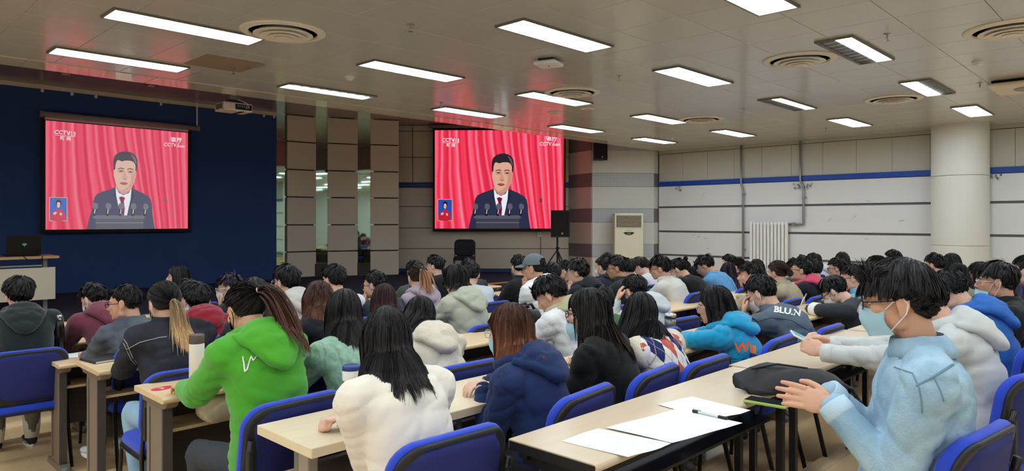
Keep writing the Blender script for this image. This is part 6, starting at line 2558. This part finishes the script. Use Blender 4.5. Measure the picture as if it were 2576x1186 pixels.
# --- second row from the back
PC['white'] = person('person with long black hair in a thick white sweater, fist on the birch desk', 972, 768, 2.12, rel=12, pitch=14, sex='f', hair='long', hlen=0.26, wav=0.06, top=('sweater', (232, 224, 210)), tm=fleece('fleece_cream', (236, 228, 214)), bulk=1.22, collar=None, byaw=-4, lean=0.30, fringe=False, density=1.15, armw=1.12, fold=0.45,
                      hands={'L': ((1.44, 2.25, 0.80), (-0.9, 0.35, -0.10), (0.1, 0.1, 1.0), (-0.15, -0.9, -0.45)), 'R': 'fold'}, hstyle=('fist', 'relaxed'), who='the white sweater', skin=2, lift=0.016, fall=(0.03, -0.05, 0))
PC['navy'] = person('person with auburn hair and mask in a navy blue rain jacket', 1283, 760, 2.12, rel=54, pitch=6, sex='f', hair='long', hlen=0.20, hcol=(44, 26, 22), tip=(158, 98, 68), top=('rain_jacket', (32, 48, 92)), hood=True, bulk=1.15, glasses='c', mask='b', byaw=12, lean=0.24, fringe=False, density=1.1, who='the navy rain jacket', skin=2, hands='fold', face=True, fold=0.8)
PC['coat'] = person('person with long black hair and glasses in a black coat, mask pulled down', 1478, 722, 2.12, rel=76, pitch=2, sex='f', hair='long', hlen=0.27, tip=(48, 36, 32), top=('coat', (20, 20, 22)), collar=True, bulk=1.16, glasses='k', mask='b', maskpos=-0.03, byaw=12, lean=0.22, fringe=True, face=True, who='the black coat with long hair', skin=2)
PC['argyle'] = person('person with long black hair in a white shirt and argyle knit vest', 1612, 733, 2.12, rel=20, pitch=16, sex='f', hair='long', hlen=0.24, top=('argyle_vest', (228, 222, 210)), tm=argyle(), collar=(236, 234, 230), bulk=1.05, byaw=2, lean=0.30, fringe=False, who='the argyle vest', skin=2, fall=(-0.25, 0.35, 0))
PC['cyan'] = person('person with wavy black hair and round glasses in a cyan printed hoodie', 1797, 716, 2.12, rel=74, pitch=8, sex='f', hair='long', hlen=0.26, wav=0.12, top=('hoodie', (36, 150, 196)), tm=fleece('fleece_cyan', (34, 152, 198)), hood=True, bulk=1.08, glasses='c', byaw=6, lean=0.30, fringe=False, who='the cyan hoodie', fall=(0.35, -0.25, 0), skin=1, face=True, lift=0.017)
PC['blu'] = person('person in a slate grey jacket with white letters, hand on forehead, white mask', 1915, 690, 2.12, rel=66, pitch=26, top=('jacket', (86, 100, 114)), tm=mat('cloth_slate', (88, 102, 116), 0.8, bump=0.2, bscale=120, var=0.06, vscale=6), collar=True, mask='w', bulk=1.28, byaw=2, lean=0.34, hands={'L': 'brow', 'R': 'desk'}, who='the slate lettered jacket', face=True, skin=0)
PC['stripe'] = person('person in a charcoal sweatshirt with white arm stripe, writing, white mask and glasses', 2098, 690, 2.1, rel=78, pitch=38, top=('sweatshirt', (52, 56, 62)), mask='w', glasses='k', bulk=1.05, byaw=6, lean=0.33, who='the striped sleeve sweatshirt', face=True, skin=2, hlen=0.07, lift=0.02, key='fringe')
PC['lblue'] = person('person in a light blue shirt with dark glasses behind the striped sleeve', 2146, 663, 2.2, rel=82, pitch=8, top=('shirt', (120, 176, 210)), collar=True, glasses='k', byaw=8, lean=0.24, who='the light blue shirt behind the stripes', face=True, skin=0, hands={'L': 'chin', 'R': 'desk'})
PC['tie2'] = person('person with tied back black hair, head only visible behind the fringe', 2205, 643, 2.1, rel=60, pitch=14, sex='f', hair='bun', top=('jumper', (60, 58, 62)), who='the tied back hair')
PC['tall2'] = person('person with spiky black hair behind the denim jacket head', 2246, 628, 2.95, rel=70, pitch=5, top=('jumper', (70, 72, 76)), who='the spiky hair')
PC['far1'] = person('short haired person in front of the round column', 2352, 637, 2.0, rel=60, pitch=8, top=('jumper', (66, 70, 78)), who='short hair by the column')
PC['far2'] = person('person with straight long black hair against the round column', 2393, 636, 2.05, rel=40, pitch=8, sex='f', hair='long', top=('jumper', (50, 50, 54)), fringe=False, who='straight hair by the column')
PC['far3'] = person('person with long dark hair in a washed olive shirt', 2408, 661, 1.65, rel=35, pitch=8, sex='f', hair='long', hlen=0.22, top=('shirt', (146, 146, 126)), fringe=False, collar=True, who='the washed olive shirt')
PC['far5'] = person('person with bobbed black hair beside the clear glasses', 2462, 657, 1.75, rel=65, pitch=10, sex='f', hair='bob', hlen=0.17, top=('jumper', (40, 42, 48)), who='bobbed hair beside the glasses')

# --- row of the green hoodie
PC['green'] = person('person in a bright green hoodie with a brown ponytail, head bowed', 618, 708, 3.02, rel=32, pitch=22, sex='f', hair='ponytail', hlen=0.36, hcol=(26, 20, 20), tip=(96, 58, 42), tie=(0.16, -0.93, 0.22), top=('hoodie', (76, 160, 46)), tm=fleece('fleece_green', (80, 166, 48)), hood=True, bulk=1.32, byaw=6, lean=0.24, mask='k', who='the bright green hoodie', skin=1, fall=(0.22, -0.1, 0), pants=(58, 62, 70), lift=0.012)
PC['sage'] = person('person with long black hair in a sage green cable knit sweater', 866, 725, 3.05, rel=8, pitch=12, sex='f', hair='long', hlen=0.24, top=('knit_sweater', (150, 186, 164)), tm=knit(), bulk=1.12, byaw=-2, lean=0.28, fringe=False, who='the sage knit sweater', skin=2)
PC['cream'] = person('person in a cream hooded windbreaker bending low over the desk', 1058, 743, 3.08, rel=10, pitch=30, sex='f', hair='long', hlen=0.26, top=('windbreaker', (206, 196, 178)), tm=mat('cloth_cream', (212, 202, 184), 0.7, bump=0.3, bscale=60, var=0.05), hood=True, bulk=1.15, byaw=-2, lean=0.34, fringe=False, who='the cream windbreaker', fall=(-0.9, 0.3, 0), fold=1.5)
PC['wman'] = person('person with black hair in a white sweatshirt, head bowed down', 1386, 688, 2.98, rel=72, pitch=34, top=('sweatshirt', (224, 226, 228)), hood=(176, 172, 140), bulk=1.18, byaw=4, lean=0.34, who='the white sweatshirt with bowed head', face=True, skin=1, hlen=0.06, lift=0.02)
PC['gjack'] = person('person in an olive green jacket half hidden by the black coat', 1512, 716, 2.95, rel=40, pitch=20, top=('jacket', (66, 98, 62)), collar=True, bulk=1.15, byaw=0, lean=0.33, hipdx=0.1, who='the olive green jacket')
PC['lgrey'] = person('person in a light grey hoodie with a hand on the head', 1598, 690, 3.15, rel=40, pitch=28, top=('hoodie', (190, 198, 198)), tm=fleece('fleece_lgrey', (192, 200, 200)), hood=True, bulk=1.12, byaw=-4, lean=0.34, hands={'L': 'crown', 'R': 'desk'}, who='the light grey hoodie')
PC['tan'] = person('person in a tan jacket looking up in profile, short black hair', 1886, 661, 3.0, rel=88, pitch=-2, top=('jacket', (176, 160, 136)), collar=True, bulk=1.1, byaw=6, lean=0.28, face=True, skin=1, who='the tan jacket', hlen=0.055)
PC['khaki'] = person('person with a low brown bun in a khaki coat', 1955, 655, 2.92, rel=58, pitch=8, sex='f', hair='bun', tie=(0, -0.85, -0.35), hcol=BRN, top=('coat', (178, 166, 138)), collar=True, byaw=4, who='the khaki coat')
PC['pink'] = person('person with glasses in a black jacket with a pink hood, chin raised', 2014, 649, 2.92, rel=86, pitch=-6, top=('jacket', (32, 32, 38)), hood=(216, 82, 116), glasses='k', bulk=1.2, byaw=6, lean=0.20, face=True, skin=0, who='the black jacket with pink hood')
PC['gblue'] = person('person in a grey blue jumper behind the pink hood', 2046, 650, 3.1, rel=40, pitch=5, top=('jumper', (120, 136, 156)), byaw=0, who='the grey blue jumper')
PC['far6'] = person('person with glasses and long dark sideburn hair before the wall gap', 2106, 648, 3.0, rel=78, pitch=5, glasses='k', top=('jumper', (60, 62, 70)), face=True, who='dark clothes with glasses near the socket')
PC['far7'] = person('person with long black hair, highest head before the wall gap', 2118, 633, 3.7, rel=30, pitch=5, sex='f', hair='long', top=('jumper', (50, 50, 56)), who='long hair near the socket')

# --- row of the blonde ponytail
PC['pony'] = person('person with a black to blonde ponytail in a black denim jacket', 412, 706, 4.15, rel=26, pitch=10, sex='f', hair='ponytail', hlen=0.30, hcol=(30, 28, 30), tip=(206, 166, 118), tie=(0.0, -0.86, -0.35), top=('denim_jacket', (52, 54, 64)), tm=DENIM_K, collar=True, bulk=1.35, byaw=-2, lean=0.26, mask='b', pants=(150, 186, 212), shoes=(226, 224, 220), who='the black denim jacket', hx=0.16, skin=1, lift=0.012)
PC['busi'] = person('person with black hair in a dark jacket with white lettering on the back', 640, 696, 4.1, rel=10, pitch=10, sex='f', hair='bob', hlen=0.2, top=('varsity_jacket', (44, 46, 58)), bulk=1.15, byaw=-6, lean=0.30, hipdx=0.20, who='the white lettered dark jacket', fringe=False)
PC['curly'] = person('person with wavy brown hair in a plain black coat', 802, 704, 4.2, rel=8, pitch=14, sex='f', hair='bob', hlen=0.22, wav=0.3, hcol=(40, 24, 20), tip=(122, 76, 58), top=('coat', (24, 28, 34)), bulk=1.2, byaw=-4, lean=0.30, hipdx=0.12, who='the plain black coat', fringe=False, lift=0.024)
PC['dbrown'] = person('person with dark reddish brown long hair in a dark top', 966, 712, 4.2, rel=8, pitch=14, sex='f', hair='long', hlen=0.24, hcol=(30, 20, 22), tip=(96, 48, 50), top=('jumper', (46, 46, 56)), byaw=0, lean=0.3, who='the dark top with reddish hair', fringe=False)
PC['sageh'] = person('person with a short black tied bob in a pale sage hoodie', 1146, 663, 4.15, rel=48, pitch=10, sex='f', hair='bob', hlen=0.09, top=('hoodie', (176, 180, 162)), tm=fleece('fleece_sage', (178, 182, 164)), hood=True, bulk=1.25, byaw=2, lean=0.26, who='the pale sage hoodie', skin=2, glasses='k', lift=0.02, key='fringe')
PC['cap'] = person('person wearing a grey baseball cap and white hoodie, hand at mouth', 1342, 641, 4.05, rel=68, pitch=4, hair='cap', top=('hoodie', (230, 232, 234)), tm=fleece('fleece_white', (232, 234, 236)), hood=True, bulk=1.25, byaw=6, lean=0.22, hands={'L': 'chin', 'R': 'desk'}, hstyle=('fist', 'relaxed'), who='the grey cap and white hoodie', skin=3, face=True)
PC['bhood'] = person('person in a black hoodie with glasses, hand raised to mouth', 1452, 649, 4.1, rel=74, pitch=8, top=('hoodie', (30, 34, 42)), hood=True, glasses='c', bulk=1.15, byaw=6, lean=0.26, hands={'L': 'chin', 'R': 'desk'}, hstyle=('fist', 'relaxed'), who='the black hoodie with hand at mouth', face=True, skin=0, hlen=0.06, lift=0.02)
PC['gman'] = person('person with black framed glasses in a dark charcoal jacket in profile', 1553, 641, 4.1, rel=78, pitch=8, top=('jacket', (40, 44, 50)), collar=True, glasses='k', bulk=1.15, byaw=6, lean=0.26, face=True, skin=3, who='the charcoal jacket with black glasses')
PC['wover'] = person('person with glasses in an off white overshirt in profile', 1660, 642, 3.95, rel=82, pitch=10, top=('overshirt', (212, 208, 200)), collar=True, glasses='k', bulk=1.15, byaw=6, lean=0.30, face=True, skin=1, who='the off white overshirt', hlen=0.06, lift=0.02)
PC['bcoat'] = person('person in a black coat bowed low with a white mask', 1706, 649, 4.2, rel=74, pitch=34, top=('coat', (24, 24, 28)), mask='w', bulk=1.25, byaw=2, lean=0.36, who='the black coat bowed low', hlen=0.06)
PC['bshirt'] = person('person in a sky blue shirt bowed over the desk', 1775, 640, 4.1, rel=76, pitch=34, top=('shirt', (98, 158, 206)), collar=True, glasses='c', bulk=1.22, byaw=4, lean=0.36, who='the sky blue shirt', face=True, skin=1, hlen=0.06, lift=0.02)
PC['far8'] = person('person with short hair in a white jacket with dark yoke', 2046, 636, 3.9, rel=55, pitch=4, top=('jacket', (220, 220, 222)), hood=(216, 216, 220), who='the white jacket with dark yoke')
PC['far9'] = person('person whose dark hair top shows before the radiator end', 2020, 641, 4.4, rel=40, pitch=20, top=('jumper', (70, 70, 76)), who='dark hair by the radiator end')
PC['far10'] = person('person with dark brown hair and a white scrunchie', 1992, 655, 3.9, rel=20, pitch=6, sex='f', hair='bun', tie=(-0.1, -0.6, 0.75), hcol=BRN, top=('jumper', (96, 84, 74)), who='brown hair with a scrunchie')
PC['far11'] = person('person with long dark hair before the radiator', 1903, 651, 4.2, rel=30, pitch=8, sex='f', hair='long', hcol=(28, 22, 22), top=('jumper', (52, 48, 54)), who='long hair before the radiator', fringe=False)
PC['far12'] = person('person with purple black hair beside the sky blue shirt', 1832, 659, 4.25, rel=25, pitch=10, sex='f', hair='long', hlen=0.25, hcol=(30, 22, 34), top=('jumper', (60, 40, 60)), who='purple black hair', fringe=False)
PC['far13'] = person('person with glasses in a red and purple plaid shirt', 1857, 650, 4.6, rel=60, pitch=8, sex='f', hair='bun', glasses='c', top=('plaid_shirt', (120, 30, 60)), collar=True, who='the plaid shirt')

# --- row of the charcoal jacket
PC['charc'] = person('person with cropped black hair and glasses in a charcoal jacket in profile', 314, 714, 5.12, rel=68, pitch=4, top=('jacket', (88, 92, 100)), tm=DENIM_G, collar=True, glasses='k', bulk=1.12, byaw=8, lean=0.24, pants=(26, 26, 30), shoes=(196, 202, 206), skin=1, face=True, who='the charcoal jacket', hlen=0.035, lift=0.013)
PC['redh'] = person('person in a dark red hoodie resting the chin on a hand', 497, 708, 5.1, rel=4, pitch=14, top=('hoodie', (136, 30, 44)), tm=fleece('fleece_red', (138, 30, 46)), hood=True, bulk=1.15, byaw=2, lean=0.30, hands={'L': 'cheek', 'R': 'desk'}, hstyle=('fist', 'relaxed'), who='the dark red hoodie', skin=0, hlen=0.06, lift=0.02)
PC['lgh'] = person('person in a light stone hoodie with white mask and glasses', 720, 664, 5.05, rel=42, pitch=4, top=('hoodie', (194, 192, 184)), tm=fleece('fleece_stone', (196, 194, 186)), hood=True, mask='w', glasses='c', bulk=1.15, byaw=6, lean=0.22, who='the light stone hoodie', hlen=0.06, lift=0.02)
PC['wsh'] = person('person with short spiky hair in a white shirt', 839, 664, 5.1, rel=42, pitch=4, top=('shirt', (226, 228, 232)), byaw=4, lean=0.24, who='the white shirt with spiky hair', hlen=0.05)
PC['dkhand'] = person('person in a dark jacket raising a hand near the face', 942, 679, 5.1, rel=62, pitch=8, top=('jacket', (50, 56, 66)), collar=True, glasses='k', byaw=4, lean=0.28, hands={'L': 'chin', 'R': 'desk'}, who='the dark jacket with raised hand', face=True, hlen=0.03)
PC['lilac'] = person('person with a light brown ponytail in a lilac hoodie', 1047, 665, 5.1, rel=22, pitch=6, sex='f', hair='ponytail', hlen=0.26, hcol=(64, 48, 40), tip=(170, 118, 82), tie=(0.1, -0.95, 0.25), top=('hoodie', (176, 160, 172)), hood=True, mask='b', byaw=2, lean=0.26, who='the lilac hoodie')
PC['gtee'] = person('person with cropped hair in a pale grey shirt seen from behind', 1186, 657, 5.1, rel=-8, pitch=5, top=('shirt', (200, 208, 216)), bulk=1.12, byaw=-2, lean=0.24, who='the pale grey shirt', hlen=0.03)
PC['bzip'] = person('person in a black zip jacket looking ahead with a mask', 1305, 640, 5.1, rel=28, pitch=0, top=('jacket', (28, 28, 32)), collar=True, mask='w', bulk=1.12, byaw=2, lean=0.2, who='the black zip jacket', hlen=0.04)
PC['m1'] = person('person with smooth black hair behind the white hoodie', 1393, 660, 5.2, rel=20, pitch=14, top=('jumper', (44, 46, 54)), who='smooth black hair in the middle')
PC['m2'] = person('person with curly dark hair, glasses and white mask', 1422, 655, 5.7, rel=78, pitch=4, glasses='c', mask='w', top=('jumper', (60, 62, 70)), who='curly hair and white mask', hlen=0.06)
PC['m3'] = person('person with cropped hair in a navy hoodie and mask', 1517, 645, 5.1, rel=58, pitch=4, hlen=0.03, mask='w', top=('hoodie', (40, 46, 60)), hood=True, who='the navy hoodie with cropped hair')
PC['m4'] = person('person with a brown bowl cut in a white shirt looking down', 1612, 645, 5.1, rel=58, pitch=26, hcol=(42, 30, 26), hlen=0.075, top=('shirt', (222, 224, 228)), who='the brown bowl cut', skin=2, face=True)
PC['m5'] = person('small looking person with glasses between two taller heads', 1640, 657, 5.65, rel=84, pitch=8, glasses='c', top=('jumper', (70, 80, 110)), who='glasses between two heads', face=True)
PC['m6'] = person('person with a high bun and white patterned top', 1722, 656, 5.2, rel=50, pitch=25, sex='f', hair='bun', tie=(0, -0.55, 0.8), top=('shirt', (206, 204, 212)), who='the high bun')
PC['m7'] = person('person with drooping black hair beside the sky blue shirt front', 1750, 667, 4.9, rel=70, pitch=30, sex='f', hair='bob', hlen=0.15, top=('jumper', (200, 196, 192)), who='drooping hair')
PC['m8'] = person('person with spiky black hair highest before the wall pipe', 1834, 639, 5.0, rel=60, pitch=5, top=('jumper', (64, 66, 74)), who='spiky hair by the pipe')
PC['m9'] = person('person whose round black hair shows behind the charcoal jacket', 1580, 650, 5.0, rel=30, pitch=5, top=('jumper', (60, 62, 68)), who='round black hair')

# --- farther rows towards the stage
PC['dark'] = person('person with thick black hair and glasses in a black green hoodie', 48, 692, 6.05, rel=16, pitch=8, top=('hoodie', (36, 44, 46)), tm=fleece('fleece_dark', (38, 46, 48)), hood=True, glasses='c', bulk=1.28, byaw=-4, lean=0.16, pants=(110, 106, 98), shoes=(34, 34, 38), who='the black green hoodie', hlen=0.06, lift=0.024, hx=-0.05, chairdy=-0.02)
PC['maroon'] = person('person in a maroon hoodie leaning forward with a mask', 236, 710, 6.2, rel=42, pitch=24, top=('hoodie', (112, 56, 72)), tm=fleece('fleece_maroon', (116, 58, 74)), hood=True, mask='w', bulk=1.2, byaw=2, lean=0.34, hipdx=0.1, who='the maroon hoodie', hlen=0.05)
PC['lb2'] = person('person in a light blue top behind the dark red hoodie', 470, 699, 6.1, rel=40, pitch=5, mask='w', top=('jumper', (140, 164, 190)), who='the light blue top', hlen=0.04)
PC['stand'] = person('person with long black hair near the stage, face in profile', 446, 667, 7.9, rel=80, pitch=0, sex='f', hair='long', hlen=0.25, top=('jumper', (60, 62, 74)), fringe=False, face=True, who='long hair near the stage', skin=2)
PC['bmask'] = person('person in a black jacket with white mask, cheek on hand', 577, 687, 6.1, rel=74, pitch=6, glasses='c', mask='w', top=('jacket', (30, 36, 44)), collar=True, hands={'L': 'chin', 'R': 'desk'}, who='the black jacket with white mask', hcol=(34, 26, 40))
PC['dgreen'] = person('person in a dark green jacket behind the light brown ponytail', 1043, 655, 6.0, rel=20, pitch=5, top=('jacket', (66, 78, 66)), bulk=1.15, who='the dark green jacket')
PC['btee'] = person('person with glasses in a black T shirt before the pilasters', 1094, 642, 6.6, rel=62, pitch=0, glasses='c', top=('tshirt', (26, 26, 30)), hands='desk', face=True, who='the black T shirt', skin=2, hlen=0.06)
PC['m10'] = person('person whose dark hair top shows before the stage chair', 1177, 650, 6.3, rel=10, pitch=5, top=('jumper', (50, 52, 58)), who='dark hair before the stage chair')
PC['m11'] = person('person whose black hair shows before the banded pier', 1526, 636, 6.1, rel=30, pitch=5, top=('jumper', (50, 52, 60)), who='black hair before the pier')

finish_garments()

# ------------------------------------------------------------------ prints, seams and things in the hands
M_PRINTW = mat('print_white', (236, 236, 232), 0.7)
lettering(PC['blu'], 'BLU.N', (1980, 785), 20, 0.16, M_PRINTW, 1.25)
lettering(PC['busi'], 'Business', (728, 790), 15, 0.12, M_PRINTW, 0.85)
V, F = grid_patch([(706, 798), (752, 800), (752, 826), (716, 822)])
print_patch(PC['busi'], V, F, M_PRINTW, 'back_print')
for ln in ([(712, 806), (730, 812), (748, 804)], [(720, 820), (735, 806), (748, 822)], [(728, 824), (740, 814), (750, 815)]):
    seam(PC['busi'], ln, 0.003, M_BLACK, 'print_line', 0.005, 4)
seam(PC['busi'], [(690, 775), (715, 768), (745, 776), (765, 792)], 0.006, mat('piping_slate', (90, 96, 116), 0.7), 'shoulder_piping', 0.002)
# white cord embroidery on the green hoodie
seam(PC['green'], [(611, 897), (616, 936), (622, 930), (632, 897), (637, 908), (645, 898)], 0.0032, M_PRINTW, 'embroidery', 0.002, 3)
seam(PC['green'], [(726, 862), (716, 866), (712, 876), (718, 880), (724, 870), (722, 862)], 0.003, M_PRINTW, 'embroidery', 0.002, 3)
# cyan hoodie graphic
for pts, c in (([(1884, 866), (1902, 872), (1900, 892), (1886, 888)], (222, 130, 70)), ([(1886, 890), (1904, 894), (1900, 926), (1882, 922)], (40, 54, 100))):
    V, F = grid_patch(pts, 4)
    print_patch(PC['cyan'], V, F, mat('print_%d_%d_%d' % c, c, 0.7), 'back_print')
for k in range(4):
    seam(PC['cyan'], [(1840 + 5 * j - 2 * k, 902 + 7 * k + 3 * (j % 2)) for j in range(9)], 0.0015, mat('print_navy', (30, 60, 110), 0.7), 'script_line', 0.002, 3)
lettering(PC['cyan'], 'W', (1866, 876), 34, -0.1, mat('print_orange', (226, 96, 48), 0.7))
# seams of the denim jackets, yokes and pockets
M_STITCH = mat('stitch_pale', (176, 178, 186), 0.7)
M_SEAMD = mat('seam_denim', (112, 146, 170), 0.8)
M_BUTTON = mat('button_steel', (150, 152, 152), 0.4, metal=0.7)
for ln in ([(300, 845), (314, 870), (330, 905), (347, 925), (352, 960)], [(318, 880), (352, 862), (400, 850), (420, 848)], [(304, 842), (320, 866), (334, 900), (350, 922), (356, 958)]):
    seam(PC['pony'], ln, 0.0020, M_STITCH, 'stitching', 0.001)
for ln in ([(2268, 905), (2276, 880), (2290, 850), (2310, 838)], [(2250, 925), (2296, 940), (2312, 975), (2318, 1010), (2320, 1040)], [(2304, 972), (2340, 955), (2400, 918)], [(2350, 952), (2366, 985), (2374, 1010)],
           [(2262, 905), (2270, 880), (2284, 850), (2304, 836)], [(2310, 968), (2344, 950), (2402, 913)], [(2050, 1025), (2075, 1000), (2098, 1000)]):
    seam(PC['denim'], ln, 0.0022, M_SEAMD, 'stitching', 0.001)
for ln in ([(1790, 688), (1830, 682), (1850, 700)], [(1820, 684), (1860, 740), (1880, 790)]):
    seam(PC['bshirt'], ln, 0.003, mat('seam_sky', (70, 126, 176), 0.8), 'stitching', 0.001)
for ln in ([(1900, 812), (1940, 800), (1990, 806), (2030, 830)], [(1905, 830), (1915, 850), (1945, 862)], [(1960, 905), (1990, 895), (2010, 897)]):
    seam(PC['blu'], ln, 0.0024, mat('seam_slate', (58, 70, 82), 0.8), 'stitching', 0.001)
seam(PC['white'], [(930, 930), (948, 922), (970, 921)], 0.006, mat('lining_magenta', (176, 60, 120), 0.8), 'collar_lining', 0.002)
seam(PC['coat'], [(1430, 850), (1445, 838), (1462, 832)], 0.006, mat('epaulette_black', (30, 30, 33), 0.8), 'epaulette', 0.004)
for u_, v_ in ((1440, 842),):
    p_ = seen_point(cloth_bvh(PC['coat']), u_, v_, 0.004)
    if p_ is not None:
        MB().ellipsoid(p_ - PC['coat']['rel'], (0.012, 0.012, 0.008), None, 14, 8).build('coat_button', M_BLACK, PC['coat']['top'], smooth=True)
seam(PC['cream'], [(1045, 855), (1075, 838), (1110, 822)], 0.003, mat('zip_taupe', (120, 108, 96), 0.7), 'hood_zip', 0.002)


def sleeve_band(info, s, t0, t1, rad, m, name):
    E, W = info['arms'][s][:2]
    S = info['sh'][s]
    a, b = (S + (E - S) * t0, S + (E - S) * t1) if t1 <= 1 else (E + (W - E) * (t0 - 1), E + (W - E) * (t1 - 1))
    MB().tube([a, a + (b - a) * 0.1, a + (b - a) * 0.9, b], [rad * 0.94, rad, rad, rad * 0.94], 20).build(name, m, info['top'], rel=info['rel'], smooth=True)


for s in (-1, 1):
    sleeve_band(PC['stripe'], s, 1.10, 1.62, 0.0575, M_PRINTW, 'sleeve_stripe')
for s in (-1, 1):
    E, W = PC['argyle']['arms'][s][:2]
    S = PC['argyle']['sh'][s]
    k = 1.05 * 0.92
    MB().cap_chain([S - (S - E) * 0.0, (S + E) / 2, E, (E + W) / 2, W], [0.0745 * k, 0.070 * k, 0.063 * k, 0.056 * k, 0.046 * k], 20).build('shirt_sleeve', mat('shirt_white', (234, 232, 228), 0.85, bump=0.3, bscale=40), PC['argyle']['root'], rel=PC['argyle']['rel'], smooth=True)
    d = nrm(E - S)
    MB().tube([S - d * 0.035, S - d * 0.01, S + d * 0.02, S + d * 0.024], [0.086 * k, 0.089 * k, 0.086 * k, 0.07 * k], 24).build('armhole_ribbing', mat('ribbing_cream', (226, 218, 196), 0.95, bump=0.5, bscale=80), PC['argyle']['root'], rel=PC['argyle']['rel'], smooth=True)

# phone in the hands of the grey hoodie, pen in the writer's hand
aL, aR = PC['grey']['arms'][-1], PC['grey']['arms'][1]
pc_ = (aL[1] + aR[1]) / 2 + np.array([-0.03, 0.13, 0.05])
r = empty('phone', tuple(pc_), 0.25)
r.rotation_euler = (0.45, 0, 0.5)
MB().box((0, 0, 0), (0.15, 0.075, 0.009), ch=0.003).build('case', M_WHITE, r)
MB().box((0, 0, 0.005), (0.14, 0.067, 0.002)).build('screen', mat('phone_screen_on', (120, 180, 190), 0.1, emit=(130, 190, 200), estr=0.5), r)
tag(r, 'white phone with a lit teal screen held over the desk', 'phone')
W = PC['stripe']['arms'][-1][1]
hd = PC['stripe']['arms'][-1][2]
pb_ = W + hd * 0.10 + np.array([0, 0, 0.02])
r = empty('pen', tuple(pb_))
MB().tube([(-0.02, 0.02, -0.05), (0.01, -0.005, 0.03), (0.03, -0.03, 0.09)], [0.002, 0.005, 0.005], 8).build('barrel', M_WHITE, r, smooth=True)
MB().tube([(0.022, -0.02, 0.07), (0.032, -0.032, 0.096)], 0.0058, 8).build('cap', M_STEEL, r)
tag(r, 'white pen in the hand of the writer with striped sleeves', 'pen')

# pale socks over rolled trousers of the person by the aisle
for an in PC['dark']['feet']:
    q0 = np.array([an[0], an[1], PC['dark']['z0'] + 0.07])
    MB().tube([q0, q0 + np.array([0, 0.004, 0.1]), q0 + np.array([0, 0.012, 0.21])], [0.046, 0.058, 0.062], 16).build('sock', mat('sock_white', (222, 220, 214), 0.9, bump=0.2, bscale=200), PC['dark']['root'], rel=PC['dark']['rel'], smooth=True)
# clear crumpled plastic bag beside the dark red hoodie
p = atZ(532, 838, dz(4.7))
mb = MB()
rg = np.random.default_rng(4)
mb.ellipsoid((0, 0, 0.04), (0.10, 0.06, 0.045), None, 18, 10)
mb.v = [tuple(np.array(q) * (1 + 0.18 * math.sin(31 * q[0] + 47 * q[1] + 60 * q[2]) + rg.uniform(-0.08, 0.08))) for q in mb.v]
mb.v = [(q[0], q[1], max(q[2], 0.001)) for q in mb.v]
pm_ = mat('clear_plastic', (232, 234, 238), 0.12, trans=0.7, spec=0.6)
tag(mb.build('plastic_bag', pm_, None, (2.02, 4.66, dz(4.7))), 'crumpled clear plastic bag on the desk behind the green hoodie', 'plastic bag')
